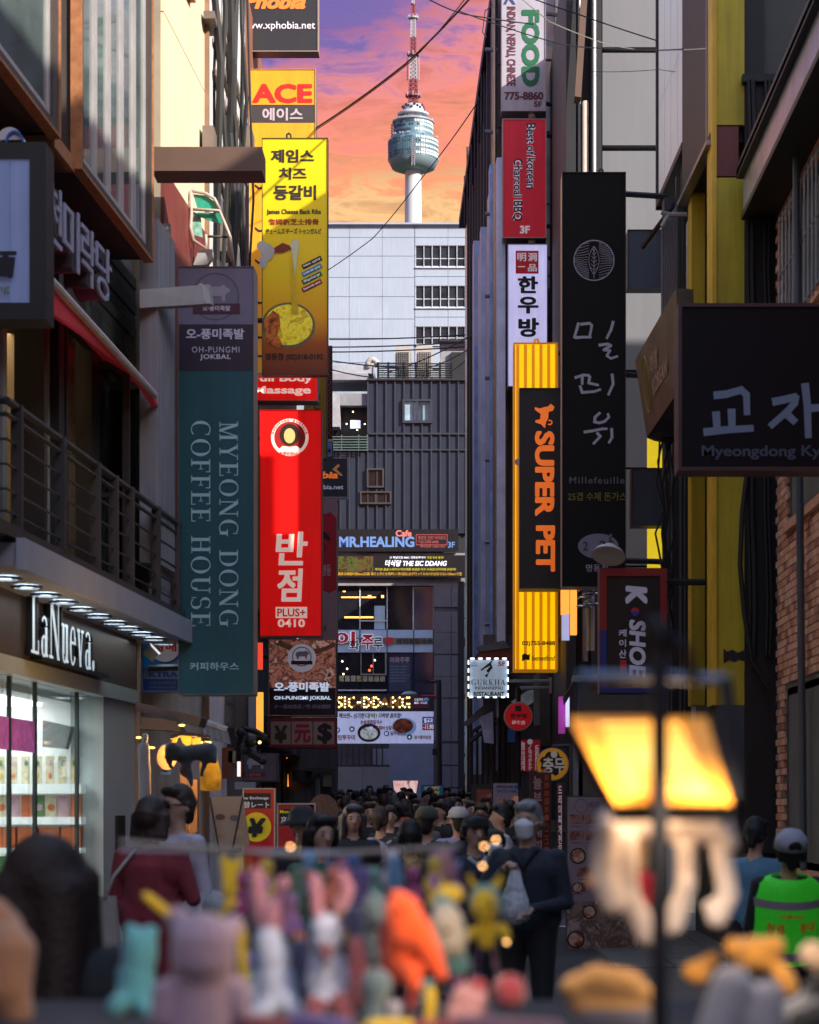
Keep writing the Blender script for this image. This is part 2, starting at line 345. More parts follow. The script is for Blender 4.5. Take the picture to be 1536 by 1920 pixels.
def blob(prims, voxel, name, mats, parent, smooth_it=3, loc=None):
    """one continuous surface grown over round cones / ellipsoids: prims = (p, q, r0, r1, region[, flatten])"""
    mb = MB(); info = []
    for pr in prims:
        p, q, r0, r1, reg = pr[:5]; fl = pr[5] if len(pr) > 5 else (1, 1, 1)
        p, q = Vector(p), Vector(q); b = len(mb.v); cyl_mesh(mb, p, q, r0, r1)
        if fl != (1, 1, 1):
            c = (p + q) / 2
            for i in range(b, len(mb.v)): mb.v[i] = Vector([c[k] + (mb.v[i][k] - c[k]) * fl[k] for k in range(3)])
        info.append((p, q, r0, r1, reg, fl))
    me = bpy.data.meshes.new(name); me.from_pydata([tuple(v) for v in mb.v], [], mb.f); o = bpy.data.objects.new(name, me)
    m = o.modifiers.new('r', 'REMESH'); m.mode = 'VOXEL'; m.voxel_size = voxel
    m = o.modifiers.new('s', 'SMOOTH'); m.iterations = smooth_it; m.factor = .5
    me2 = evaluated(o)
    bpy.data.objects.remove(o); bpy.data.meshes.remove(me)
    me2.name = name; me2.materials.clear()
    for x in mats: me2.materials.append(x)
    if len(mats) > 1:
        vs = [v.co.copy() for v in me2.vertices]; idx = []
        for poly in me2.polygons:
            c = vs[poly.vertices[0]] * .5 + vs[poly.vertices[2]] * .5; best = 9e9; bi = 0
            for p, q, r0, r1, reg, fl in info:
                cc = (p + q) / 2; e = Vector([cc[k] + (c[k] - cc[k]) / fl[k] for k in range(3)]) if fl != (1, 1, 1) else c
                d = q - p; t = 0 if d.length_squared < 1e-9 else max(0, min(1, (e - p).dot(d) / d.length_squared))
                s = (e - p - d * t).length - (r0 + (r1 - r0) * t)
                if s < best: best = s; bi = reg
            idx.append(bi)
        me2.polygons.foreach_set('material_index', idx)
    me2.polygons.foreach_set('use_smooth', [True] * len(me2.polygons))
    ob = bpy.data.objects.new(name, me2); COL.objects.link(ob)
    if parent is not None: ob.parent = parent
    elif loc is not None: ob.location = loc
    return ob
# ---- common materials
dark = M('dark_metal', '#303036', .5, .3, noise=.2)
black = M('black_paint', '#1e1e23', .55, noise=.25, streak=.3)
steel = M('steel', '#8d9096', .35, .8)
white_t = M('white_print', '#e8e4ea', .5, noise=.03)
cable_m = M('cable', '#101012', .6, noise=0)
# ================================================================ ground, hill
asphalt = M('asphalt', (.06, .06, .065), .85, noise=.35, scale=1.2, bump=.5, bscale=60)
ys = [-60, -20, 0, 10, 20, 25, 30, 45, 60, 80, 100, 400, 3500]
mb = MB()
for i in range(len(ys) - 1):
    for xa, xb in ((-2500, -3.5), (-3.5, 0), (0, 3.5), (3.5, 2500)):
        mb.add([(xa, ys[i], zg(ys[i])), (xb, ys[i], zg(ys[i])), (xb, ys[i + 1], zg(ys[i + 1])), (xa, ys[i + 1], zg(ys[i + 1]))], [(0, 1, 2, 3)])
struct(mb.build('ground', asphalt))
paver = M('granite_paver', (.17, .165, .16), .8, noise=.3, scale=5)
pv = struct(MB().box(1.5, 3.15, 12, 36, -.05, .003).build('pavement', M('mortar', (.14, .13, .12), .9)))
pm = MB().box(0, .58, 0, .28, 0, .02); proto = pm.build('paver', paver, pv); k = 0
for j in range(46):
    y = 22 + j * .3
    for i in range(3 if j < 42 else 2):
        q = proto if k == 0 else proto.copy()
        if k: COL.objects.link(q)
        q.parent = pv; q.location = (1.52 + i * .6 - (.3 if j % 2 and i else 0) * 0, y, max(0, zg(y)) - .004 + random.random() * .004); k += 1
mb = MB(); mb.box(-.2, 2.6, 28.9, 29.02, .052, .056)
struct(mb.build('painted_line', M('road_paint', (.75, .75, .72), .7, noise=.3, scale=12)))
mb = MB(); mb.lathe([(900, 0), (620, 90), (360, 190), (140, 238), (20, 244), (.01, 245)], (-26, 1240, 0), 40)
struct(mb.build('hill', M('hill_woods', (.05, .075, .04), .9, noise=.4, scale=.05), smooth=True))
# ================================================================ tower on the hill
TY = 1200.0; s = TY / F; tx = (775 - CX) * s; tz = lambda py: CZ + (CY - py) * s
tower = thing('observation_tower', 'white concrete tower with round glazed pod and red and white lattice mast against the sunset', 'tower', (tx, TY, tz(700)))
tw = M('tower_concrete', (.50, .54, .58), .6, noise=.06, scale=.1); tg = M('tower_cladding', (.10, .20, .25), .45, noise=.12, scale=.3)
tr_ = M('mast_red', (.20, .035, .05), .6, noise=.1); twh = M('mast_white', (.36, .34, .38), .6, noise=.1)
def prof(l): return [(r * s, tz(y)) for r, y in l]
c0 = (tx, TY, 0)
MB().lathe(prof([(16.5, 720), (16, 430), (15.2, 318)]), c0, 40).build('shaft', tw, tower, True)
MB().lathe(prof([(.1, 322), (24, 322), (40, 316), (46.3, 303), (46.3, 301)]), c0, 48).build('pod_underside', M('tower_under', (.16, .22, .25), .5), tower, True)
MB().lathe(prof([(46.5, 303), (46.8, 268), (44, 262), (38, 259)]), c0, 48).build('lower_pod', tg, tower)
MB().lathe(prof([(36.5, 262), (36.5, 232)]), c0, 48).build('upper_pod', tg, tower)
MB().lathe(prof([(36, 233), (39.5, 231), (39.5, 229), (34, 226), (20, 222)]), c0, 48).build('pod_roof', M('tower_roof', (.3, .34, .38), .5), tower)
MB().lathe(prof([(19, 225), (19, 216), (29, 217), (29.5, 214), (24, 211), (20, 210)]), c0, 48).build('dish_ring', tw, tower)
MB().lathe(prof([(20, 211), (19.5, 199), (15, 197), (.1, 196)]), c0, 40).build('drum', tw, tower)
# windows round the pods: small raised boxes, sunlight put in as paler panes on the right
wl = M('tower_window_sunlit', (.75, .8, .78), .15, noise=.1); wd = M('tower_window_shaded', (.05, .09, .12), .1, noise=.2)
for (R, rows, cnt) in ((46.9, (268.5, 275.5, 284.5, 292.5, 298), 60), (36.9, (235.5, 242, 251.5), 46)):
    for ri, py in enumerate(rows):
        m1 = MB(); m2 = MB()
        for j in range(cnt):
            a = 2 * pi * (j + .5) / cnt
            if sin(a) > .25: continue
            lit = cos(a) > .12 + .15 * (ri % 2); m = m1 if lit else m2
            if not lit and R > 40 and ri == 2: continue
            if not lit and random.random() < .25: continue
            c = Vector((tx + R * s * cos(a), TY + R * s * sin(a), tz(py))); tg_ = Vector((-sin(a), cos(a), 0)); nn = Vector((cos(a), sin(a), 0))
            wv = tg_ * (R * s * pi / cnt * .62); hv = Vector((0, 0, 2.0 * s))
            q = [c - wv - hv, c + wv - hv, c + wv + hv, c - wv + hv]
            m.hexa([x - nn * .3 for x in q] + [x + nn * .15 for x in q])
        for m, mm in ((m1, wl), (m2, wd)):
            if m.v: o = m.build('window_row', mm, tower); o['kind'] = 'stuff'
mb = MB()
for j in range(90):  # thin ribs round the pod
    a = 2 * pi * j / 90
    if sin(a) > .25: continue
    mb.tube([(tx + 47 * s * cos(a), TY + 47 * s * sin(a), tz(302)), (tx + 47.2 * s * cos(a), TY + 47.2 * s * sin(a), tz(268))], .12, 4)
mb.build('pod_ribs', tg, tower)['kind'] = 'stuff'
mb = MB()
for dx in (-2.6, 2.6): mb.pbox(775 + dx - .5, 256, 775 + dx + .5, 310, TY - 47.5 * s, 1)
for k in range(13): mb.pbox(772, 257 + k * 4, 778, 258 + k * 4, TY - 47.5 * s, .6)
mb.build('maintenance_ladder', twh, tower)
def lattice(y0, y1, r0, r1, mat, n=4):
    mb = MB(); lv = max(2, int((y0 - y1) / 7)); pr = None
    for i in range(lv + 1):
        t = i / lv; r = (r0 + (r1 - r0) * t) * s; z = tz(y0 + (y1 - y0) * t)
        cs = [Vector((tx + sx * r * .8, TY + sy * r * .8, z)) for sx, sy in ((-1, -1), (1, -1), (1, 1), (-1, 1))]
        if pr:
            for q in range(4):
                mb.tube([pr[q], cs[q]], .42, 4); mb.tube([pr[q], cs[(q + 1) % 4]], .26, 4); mb.tube([pr[(q + 1) % 4], cs[q]], .26, 4); mb.tube([cs[q], cs[(q + 1) % 4]], .26, 4)
        pr = cs
    mb.build('mast_section', mat, tower)
lattice(197, 150, 11, 8.5, tr_); lattice(150, 105, 8.5, 7, twh); lattice(103, 71, 6, 5.6, tr_); lattice(71, 36, 5.4, 4.6, twh); lattice(33, 8, 3, 2.6, tr_); lattice(8, -30, 2.2, 1.6, twh)
for y, r in ((180, 14.5), (103, 11.5), (33, 9.5), (8, 4.5)):
    MB().lathe([(2 * s, tz(y + 2)), (r * s, tz(y + 1.5)), (r * s, tz(y - 1)), (2 * s, tz(y - 1.5))], c0, 14).build('mast_platform', tr_ if y != 33 else twh, tower)
mb = MB()
for y, r in ((180, 14), (103, 11), (33, 9)):
    for j in range(8):
        a = j * pi / 4; mb.tube([(tx + r * s * cos(a), TY + r * s * sin(a), tz(y + 2)), (tx + r * s * cos(a), TY + r * s * sin(a), tz(y - 5))], .35, 4)
for y in range(118, 150, 7):
    for sx in (-1, 1): mb.pbox(775 + sx * 11 - 1, y, 775 + sx * 11 + 1, y + 4, TY, .6)
for sx in (-1, 1): mb.tube([(tx + sx * 11 * s, TY, tz(150)), (tx + sx * 11 * s, TY, tz(108))], .25, 4)
mb.build('antennas', twh, tower)
mb = MB()
for i in range(22):
    a = random.uniform(pi, 2 * pi); R = random.choice((38, 46)) * s; y = 230 if R < 40 * s else 262
    mb.ell((tx + R * cos(a), TY + R * sin(a), tz(y - random.uniform(0, 3))), .55, 6, 4)
for i in range(9):
    a = pi * i / 8; mb.tube([(tx - 38 * s * cos(a), TY - 38 * s * sin(a), tz(232)), (tx - 38 * s * cos(a), TY - 38 * s * sin(a), tz(226))], .15, 4)
for y in range(233, 262, 5): mb.pbox(733, y, 737, y + 3, TY, 1)
mb.build('satellite_dishes', twh, tower)
mb = MB()
for i in range(12):
    a = pi + pi * i / 11; mb.ell((tx + 19.5 * s * cos(a), TY + 19.5 * s * sin(a), tz(200 + (i % 3) * 2.5)), .8, 6, 4)
mb.build('drum_antennas', dark, tower)
# ================================================================ white building behind (end of the street)
WY = 130.0
wb = thing('office_building', 'pale blue white tiled office block with three bands of windows below the tower', 'building', ((560 - CX) / F * WY, WY, 0))
wc = M('white_cladding', (.36, .42, .51), .55, noise=.07, scale=.6, streak=.12); wj = M('cladding_joint', (.30, .33, .38), .8)
MB().pbox(540, 419, 960, 1560, WY + .12, 14).build('wall', wj, wb)
xs = [540, 590, 655, 717, 777.5]; rows = [419.5, 445, 480, 520, 556, 598, 634, 680, 716]
for j in range(len(rows) - 1):
    for i in range(len(xs) - 1):
        MB().pbox(xs[i] + .3, rows[j] + .5, xs[i + 1] - .3, rows[j + 1] - .4, WY, .119).build('panel', wc, wb)
MB().pbox(540, 417, 960, 420, WY - .25, 1).build('parapet_cap', wc, wb)
for (a, b) in ((420.5, 444.5), (445.5, 460), (500, 518), (519, 535.5), (576, 594), (595, 612), (646, 690)):
    for xa, xb in ((778.5, 840), (840.6, 900), (900.6, 960)): MB().pbox(xa, a, xb, b, WY, .119).build('panel', wc, wb)
gd = M('window_glass_dark', (.02, .03, .045), .2, noise=.6, scale=1.2, spec=.3); fr = M('window_frame_white', (.55, .58, .62), .5)
for y0, y1 in ((460, 500), (535.5, 576), (612, 646)):
    f = MB()
    xx = [779 + 15.5 * i for i in range(12)]
    for x in xx: f.pbox(x, y0, x + 1.2, y1, WY + .02, .06)
    for y in (y0, (y0 + y1) / 2 + 4, y1 - 1.3): f.pbox(780.3, y, 949, y + 1.3, WY + .09, .02)
    fo = f.build('window_frame', fr, wb)
    for i in range(11):
        MB().pbox(xx[i] + 1.3, y0, xx[i + 1] - .1, y1, WY + .115, .003).build('pane', gd, fo)
    MB().pbox(779, y1, 950, y1 + 2, WY - .1, .1).build('sill', fr, wb)
o = MB().box(2.0, 14, 62, 88, 0, 14).build('unseen_shade_block', M('unseen_shade_block', (.2, .2, .2), .7)); tag(o, 'unseen block added right of the crossing to shade the shop fronts', 'building')  # unseen block added to shade the lower shop storeys
# neighbours left and right far behind so nothing gapes
MB_ = MB().pbox(300, 560, 539, 1560, 112, 10).build('rear_building', M('rear_wall', (.3, .31, .34), .7, streak=.3)); tag(MB_, 'plain grey wall of a rear building glimpsed behind the left signs', 'building')
# ================================================================ dark ribbed building that closes the street
DY = 92.0
db = thing('ribbed_building', 'dark grey ribbed metal building closing the street with shop banners on its front', 'building', (P(750, 1500, DY).x, DY, zg(DY)))
rib = M('ribbed_metal', (.030, .042, .066), .42, .35, noise=.15, scale=1.5, streak=.2); rib2 = M('ribbed_metal_edge', (.05, .06, .085), .4, .4)
MB().pbox(690, 712, 905, 1090, DY + .12, 9).build('wall', dark, db)
MB().pbox(600, 738, 690, 1090, DY + .9, 8).build('wall', dark, db)
xs = [690 + 17 * i for i in range(13)]
for seg, (y0, y1) in enumerate(((713, 812), (814, 842), (844, 1000))):
    for i in range(12):
        if seg == 0 and 757 - 8 < xs[i] + 8 < 809: 
            MB().pbox(xs[i] + 1, y0, xs[i + 1] - 1, 749, DY, .119).build('panel', rib, db); MB().pbox(xs[i] + 1, 793, xs[i + 1] - 1, y1, DY, .119).build('panel', rib, db)
        else: MB().pbox(xs[i] + 1, y0, xs[i + 1] - 1, y1, DY, .119).build('panel', rib, db)
        MB().pbox(xs[i] - 1.3, y0, xs[i] + 1, y1, DY - .09, .2).build('rib', rib2, db)
for i in range(4):
    MB().pbox(622 + 17 * i, 846, 637.5 + 17 * i, 1000, DY, .119).build('panel', rib, db); MB().pbox(620 + 17 * i, 846, 622 + 17 * i, 1000, DY - .09, .2).build('rib', rib2, db)
MB().pbox(688, 709, 905, 713, DY - .15, .4).build('coping', dark, db)
MB().pbox(690, 811.5, 905, 814.5, DY - .11, .2).build('flashing', rib2, db); MB().pbox(620, 842, 905, 844.5, DY - .1, .2).build('flashing', rib2, db)
f = MB(); 
for a in ((755, 748, 811, 752), (755, 788, 811, 793), (755, 752, 759, 788), (807, 752, 811, 788), (781, 752, 784, 788)): f.pbox(*a, DY - .14, .2)
fo = f.build('window', rib2, db)
MB().pbox(759, 752, 781, 788, DY + .0, .02).build('pane', M('pane_pale', (.3, .42, .5), .1, noise=.4, scale=3, emit=.12), fo); MB().pbox(784, 752, 807, 788, DY + .04, .02).build('pane', M('pane_mid', (.2, .3, .36), .1, noise=.4, scale=3, emit=.1), fo)
for a, nm in (((688, 878, 720, 914), 1), ((675, 921, 734, 945), 2)):
    f = MB(); x0, y0, x1, y1 = a
    for q in ((x0, y0, x1, y0 + 3), (x0, y1 - 3, x1, y1), (x0, y0 + 3, x0 + 3, y1 - 3), (x1 - 3, y0 + 3, x1, y1 - 3)): f.pbox(*q, DY - .16, .15)
    if nm == 2: f.pbox(703, y0 + 3, 705, y1 - 3, DY - .1, .1)
    fo = f.build('window', M('bronze_frame', (.09, .085, .08), .4, .5), db); MB().pbox(x0 + 3, y0 + 3, x1 - 3, y1 - 3, DY - .05, .03).build('pane', M('pane_black', (.012, .012, .014), .1), fo)
# recess on the left with balcony
MB().pbox(600, 700, 690, 712, DY + .2, .6).build('fascia', M('fascia_grey', (.3, .3, .33), .6), db)
MB().pbox(600, 685, 700, 700, DY + .5, 4).build('roof_slab', M('slab_pale', (.35, .36, .4), .6, noise=.2), db)
MB().pbox(604, 738, 637, 800, DY - .1, .9).build('wall_block', M('pale_concrete', (.35, .35, .37), .8, noise=.25), db)
MB().pbox(637, 738, 690, 760, DY + .1, .5).build('lintel', M('lintel_grey', (.22, .22, .24), .7, noise=.25), db)
MB().pbox(657, 788, 676, 803, DY + .3, .02).build('lit_window', M('lit_window', (.7, .8, .95), .3, emit=.8, noise=.2), db)
mb = MB()
for k in range(6): mb.pbox(606, 818 + k * 5, 690, 819.5 + k * 5, DY - .3, .03)
for x in (606, 640, 672, 688): mb.pbox(x, 815, x + 1.5, 845, DY - .27, .03)
mb.build('balcony_rail', M('rail_green', (.1, .16, .14), .5), db)
for (x, y) in ((662, 772), (650, 795), (684, 795), (670, 806)): MB().ell(P(x, y, DY + .2), .03, 6, 4).build('light_bulb', M('bulb_warm', (1, .8, .5), emit=6, noise=0), db)
# lower storeys with shops
ls = M('shop_wall_dark', (.09, .095, .11), .6, streak=.2)
MB().pbox(600, 1000, 905, 1560, DY + .35, 7).build('lower_wall', ls, db)
MB().pbox(600, 1084, 880, 1098, DY - .25, .6).build('concrete_band', M('stained_concrete', (.24, .24, .25), .8, noise=.5, scale=1.5), db)
MB().pbox(628, 1037, 876, 1042, DY - .3, .6).build('ledge', M('stained_concrete', 0), db)
MB().pbox(813, 1098, 860, 1560, DY - .25, .6).build('pillar', M('pillar_core', (.06, .06, .07), .6), db)
for i, y in enumerate((1098, 1146, 1186, 1228, 1268, 1310, 1350, 1394, 1436, 1478)):
    MB().pbox(814, y + .6, 846, y + 40, DY - .29, .04).build('stone_panel', M('stone_panel', (.13, .125, .14), .5, noise=.15), db)
    MB().pbox(847, y + .6, 859, y + 40, DY - .31, .06).build('stone_panel', M('stone_panel', 0), db)
MB().pbox(860, 1090, 870, 1560, DY - .33, .5).build('drain_pillar', black, db)
tl = M('teal_glass', (.20, .32, .36), .15, noise=.25, scale=1, emit=.1)
for i, y in enumerate((1090, 1128, 1160, 1212, 1242, 1272, 1310, 1343, 1376, 1420)):
    MB().pbox(870.5, y, 900, y + (30 if i % 2 else 36), DY - .2, .1).build('glass_panel', tl, db)
gb = M('shop_glass_blue', (.02, .035, .075), .06, noise=.5, scale=1.2, spec=1); gk = M('shop_glass_dark', (.015, .015, .02), .06, noise=.3); amb = M('amber_light', (1, .55, .12), emit=2.5, noise=0)
for i, (x0, x1) in enumerate(((614, 674), (676, 725), (727, 774), (776, 812))):
    MB().pbox(x0, 1100, x1, 1180, DY, .03).build('pane', gb if i == 3 else gk, db)
    MB().pbox(x1, 1098, x1 + 2, 1180, DY - .05, .06).build('mullion', fr, db)
MB().pbox(702, 1136, 722, 1180, DY - .02, .015).build('pale_screen', M('pale_screen', (.25, .34, .45), .3, emit=.15), db)
for a in ((640, 1119, 676, 1121), (646, 1156, 700, 1159), (678, 1119, 705, 1121), (690, 1116, 696, 1121), (715, 1116, 720, 1121), (643, 1108, 648, 1110)): MB().pbox(*a, DY - .012, .008).build('lamp_strip', amb, db)
MB().pbox(676, 1163, 725, 1165, DY - .08, .03).build('transom', fr, db)
# sign storey
bl = M('pale_blue_panel', (.27, .36, .5), .3, noise=.1, emit=.12)
for x0, x1 in ((614, 674), (676, 725), (727, 775), (777, 812)):
    MB().pbox(x0, 1181, x1, 1196, DY - .1, .1).build('panel', bl, db); MB().pbox(x0, 1208, x1, 1223, DY - .1, .1).build('panel', bl, db)
    MB().pbox(x0, 1196.3, x1 + 1, 1207.7, DY - .14, .1).build('panel', M('olive_panel', (.16, .16, .12), .5), db)
for i, (x0, x1) in enumerate(((614, 674), (676, 725), (727, 775), (777, 812))):
    MB().pbox(x0, 1224, x1, 1300, DY, .03).build('pane', gb if i > 1 else gk, db)
for a in ((676, 1224, 678, 1266), (722, 1224, 725, 1266), (678, 1263, 722, 1266), (699, 1226, 701, 1263)): MB().pbox(*a, DY - .08, .06).build('frame_bar', M('frame_olive', (.2, .2, .18), .5), db)
for (x, y, c) in ((642, 1240, 1), (651, 1254, 1), (644, 1264, 1), (697, 1249, 2), (693, 1257, 2), (703, 1238, 1)): MB().ell(P(x, y, DY - .03), .035 if c == 1 else .06, 8, 6).build('light_bulb', M('bulb_warm', 0) if c == 1 else M('red_lantern', (1, .12, .04), emit=1.6, noise=0), db)
for i in range(8): MB().pbox(636 + i * 11, 1267, 645 + i * 11, 1278, DY - .02, .015).build('menu_picture', Mphoto('menu_pictures', ('#3a2a18', '#8a8a30', '#a8a498', '#4a2a1a'), 5), db)
MB().pbox(634, 1293, 725, 1295.5, DY - .1, .1).build('sill', fr, db); MB().pbox(730, 1232, 770, 1296, DY - .01, .005).build('window_film', M('film_navy', (.03, .05, .09), .4), db)
T(db, '이화주루', (732, 1232, 768, 1243), DY - .02, M('print_pinkish', '#c8a0a8', noise=0))
for k in range(6): T(db, '국내산 돼지고기 메뉴판 ' + '가나다라'[k % 4], (731, 1248 + k * 5.5, 768 - (k % 3) * 3, 1251.5 + k * 5.5), DY - .02, M('print_grey', '#8a90a0', noise=0))
redp = M('sign_red_letters', '#b01525', emit=.15, noise=0); navy_p = M('sign_navy_letters', '#14304a', noise=0); wh_l = M('white_lit_print', '#e6e8f4', emit=.35, noise=0)
for ch, bx, m_ in (('이', (628, 1184, 666, 1212), redp), ('화', (655, 1200, 674, 1219), navy_p), ('주', (678, 1190, 701, 1218), redp), ('루', (700, 1195, 718, 1219), navy_p)):
    T(db, ch, (bx[0] - 1, bx[1] - 1, bx[2] + 1, bx[3] + 1), DY - .2, wh_l, bold=.07); T(db, ch, bx, DY - .21, m_, bold=.03)
MB().pbox(723, 1195, 736, 1208, DY - .2, .05).build('seal', redp, db)
T(db, '바지락칼국수', (744, 1197, 811, 1207), DY - .2, M('print_brown', '#2a1a10', noise=0), bold=.03)
# bulb letters
MB().pbox(600, 1301, 813, 1331, DY - .35, .3).build('letter_board', black, db)
tagged = T(db, 'SIC-DDANG', (631, 1307, 768, 1327), DY - .37, M('bulb_letter', '#7a5418', noise=0, emit=.25), bold=.03)
blb = MB().ell((0, 0, 0), .034, 6, 4); bulb_me = None
dots = {'S': [(1, 0), (0, 1), (0, 2), (1, 3), (2, 4), (2, 5), (1, 6), (0, 6), (2, 0)], 'I': [(0, i) for i in range(0, 7, 2)], 'C': [(2, 0), (1, 0), (0, 1), (0, 3), (0, 5), (1, 6), (2, 6)], '-': [(0, 3), (1, 3)],
        'D': [(0, 0), (0, 2), (0, 4), (0, 6), (1, 0), (2, 1), (3, 3), (2, 5), (1, 6)], 'A': [(0, 6), (0, 4), (1, 2), (1.5, 0), (2, 2), (3, 4), (3, 6), (1.5, 4)], 'N': [(0, 0), (0, 3), (0, 6), (1, 2), (2, 4), (3, 6), (3, 3), (3, 0)], 'G': [(3, 0), (2, 0), (0, 1), (0, 3), (0, 5), (1, 6), (3, 6), (3, 4), (2, 4)]}
xp = [632, 647, 655, 671, 683, 701, 718, 737, 755]; k = 0
bmat = M('bulb_gold', (1, .75, .3), emit=5, noise=0)
for ch, x in zip('SIC-DDANG', xp):
    for (i, j) in dots[ch]:
        if random.random() < .25 and ch in 'CAN': continue
        p = P(x + i * 4.2, 1308 + j * 3, DY - .42)
        if bulb_me is None: o = MB().ell(p, .034, 6, 4).build('light_bulb', bmat, db); bulb_me = o.data; base = p
        else: o = bpy.data.objects.new('light_bulb', bulb_me); COL.objects.link(o); o.parent = db; o.location = p - base
MB().pbox(773, 1306, 806, 1328, DY - .4, .04).build('plaque', M('plaque_maroon', '#5a1828', .5), db)
T(db, '오늘저녁 생생\nMBC  O tvN', (777, 1309, 803, 1320), DY - .41, wh_l, bold=.02)
MB().ell(P(800, 1312, DY - .42), (.09, .02, .09), 12, 8).build('emblem', M('emblem_blue', '#3a80b8', emit=.2, noise=0), db)
# lit picture banner
bs = tag(MB().pbox(600, 1334, 813, 1394, DY - .55, .14).build('shop_banner', M('banner_lit', '#b8bede', emit=.42, noise=.08)), 'wide lit white menu banner with two bowls of noodles under the bulb letters', 'banner')
inkr = M('ink_maroon', '#7a1430', noise=0, emit=.05); inkb = M('ink_blue', '#1c4a9a', noise=0, emit=.1); inkk = M('ink_black', '#101020', noise=0)
BY = DY - .56
T(bs, '맥쓰면~ 신기한', (636, 1337, 684, 1347), BY, inkk, bold=.03, shear=.2); T(bs, '대박!', (685, 1337, 707, 1347), BY, M('ink_olive', '#7a8a10', noise=0), bold=.03); T(bs, '다락방 꿀조합!', (710, 1337, 753, 1346), BY, inkk, bold=.03, shear=.2)
T(bs, '해맛쭈꾸미', (625, 1378, 666, 1388), BY, inkr, bold=.03); T(bs, '순살메콩칼국수', (676, 1350, 717, 1358), BY, inkr, bold=.03); T(bs, '들깨버섯칼국수', (704, 1361, 747, 1369), BY, inkr, bold=.03); T(bs, '얼무냉국수', (732, 1371, 762, 1379), BY, inkr, bold=.03); T(bs, '참기름비빔밥', (777, 1379, 809, 1386), BY, inkr, bold=.03)
for (x, y, t_) in ((660, 1367, '+'), (768, 1382, '+'), (696, 1365, 'or'), (725, 1375.5, 'or'), (633, 1369, 'or')):
    MB().disc(P(x, y, BY - .004), .11, .003, 20).build('badge', inkk if t_ == '+' else inkb, bs); T(bs, t_, (x - 3, y - 2.5, x + 3, y + 3), BY - .005, wh_l, bold=.03)
MB().pbox(792, 1344, 813, 1357, BY - .004, .003).build('price_box', inkb, bs); MB().pbox(792, 1358, 813, 1369, BY - .004, .003).build('price_box', M('ink_red', '#a01830', noise=0, emit=.1), bs)
T(bs, '벌교꼬', (795, 1346, 812, 1355), BY - .005, wh_l, bold=.03); T(bs, '-11.90', (794, 1359, 813, 1367), BY - .005, wh_l, bold=.03)
MB().disc(P(692, 1374, BY - .003), .47, .002, 30, sz=.8).build('pot', M('pot_brown', '#2a1c14', .4), bs); MB().disc(P(692, 1375, BY - .006), .36, .002, 30, sz=.72).build('soup', Mphoto('soup_a', ('#4a5020', '#a8b0a0', '#d8e0e0', '#3a2410'), 4, .2), bs)
MB().disc(P(758, 1363, BY - .003), .5, .002, 30, sz=.75).build('plate', M('plate_blue', '#86a4cc', emit=.2, noise=.1), bs); MB().disc(P(756, 1361, BY - .006), .41, .002, 30, sz=.72).build('soup', Mphoto('soup_b', ('#5a1410', '#2a2c18', '#8a3018', '#506040'), 4, .15), bs)
# corrugated hoarding and beige wall under it
cor = M('corrugated_steel', (.30, .35, .46), .4, .3, noise=.1)
hb = thing('corrugated_hoarding', 'blue grey corrugated metal hoarding under the menu banner', 'hoarding', (P(760, 1490, DY).x, DY - .6, zg(DY)))
for x0, x1, y0, y1 in ((700, 730, 1404, 1437), (730, 813, 1395, 1560)):
    mb = MB(); n = int((x1 - x0) / 2.1)
    mb.pbox(x0, y0, x1, y1, DY - .6, .1)
    for i in range(n): mb.pbox(x0 + i * 2.1 + .3, y0, x0 + i * 2.1 + 1.3, y1, DY - .66, .06)
    mb.build('corrugated_sheet', cor, hb)
bw = thing('boundary_wall', 'plain beige grey wall of large panels behind the parked bicycles', 'wall', (P(680, 1500, DY - 2).x, DY - 2, zg(DY)))
for x0, x1 in ((600, 680), (680.5, 730)): MB().pbox(x0, 1438, x1, 1580, DY - 2, .3).build('panel', M('beige_panel', (.16, .15, .15), .7, noise=.12), bw)
mb = MB()
for i in range(8): mb.tube([P(640 + i * 11, 1396, DY - .8), P(640 + i * 11, 1436, DY - .8)], .03, 5)
mb.pbox(634, 1434, 730, 1437, DY - .8, .05); o = mb.build('metal_gate', dark); tag(o, 'dark metal gate bars in the opening under the menu banner', 'gate')
# rooftop things
ac_m = M('ac_beige', (.42, .38, .33), .6, noise=.15); grl = M('ac_grille', (.04, .04, .045), .6)
for n_, (x0, x1) in enumerate(((741, 770), (781, 811))):
    r = thing('air_conditioner', ('left of two tall beige rooftop air conditioner units, with plain grille', 'right of two tall beige rooftop air conditioner units, with rusty grille')[n_], 'air conditioner', P((x0 + x1) / 2, 710, DY + 1), 'rooftop air conditioners')
    MB().pbox(x0, 648, x1, 710, DY + 1, 1).build('casing', ac_m, r)
    g = MB().pbox(x0 + 3, 660, x1 - 3, 706, DY + .97, .02).build('grille', grl, r); b = MB()
    for k in range(12): b.pbox(x0 + 3, 662 + k * 3.7, x1 - 3, 662.7 + k * 3.7, DY + .93, .03)
    for k in range(6): b.pbox(x0 + 4 + k * 4, 660, x0 + 4.6 + k * 4, 706, DY + .9, .03)
    b.build('grille_bars', ac_m if n_ else M('grille_bars_grey', (.25, .25, .22), .5), r)
rf = thing('rooftop_railing', 'black metal railing along the roof edge in front of the air conditioners', 'railing', P(780, 712, DY + .3))
for k in range(7): MB().tube([P(709, 682 + k * 4.2, DY + .3), P(847, 682 + k * 4.2, DY + .3)], .03, 5).build('rail', cable_m, rf)
for x in (709, 728, 756, 780, 800, 825, 847): MB().tube([P(x, 679, DY + .35), P(x, 710, DY + .35)], .045, 5).build('post', cable_m, rf)
rm = thing('rooftop_room', 'small grey rooftop room with flat roof beside the air conditioners', 'roof room', P(850, 712, DY + 3))
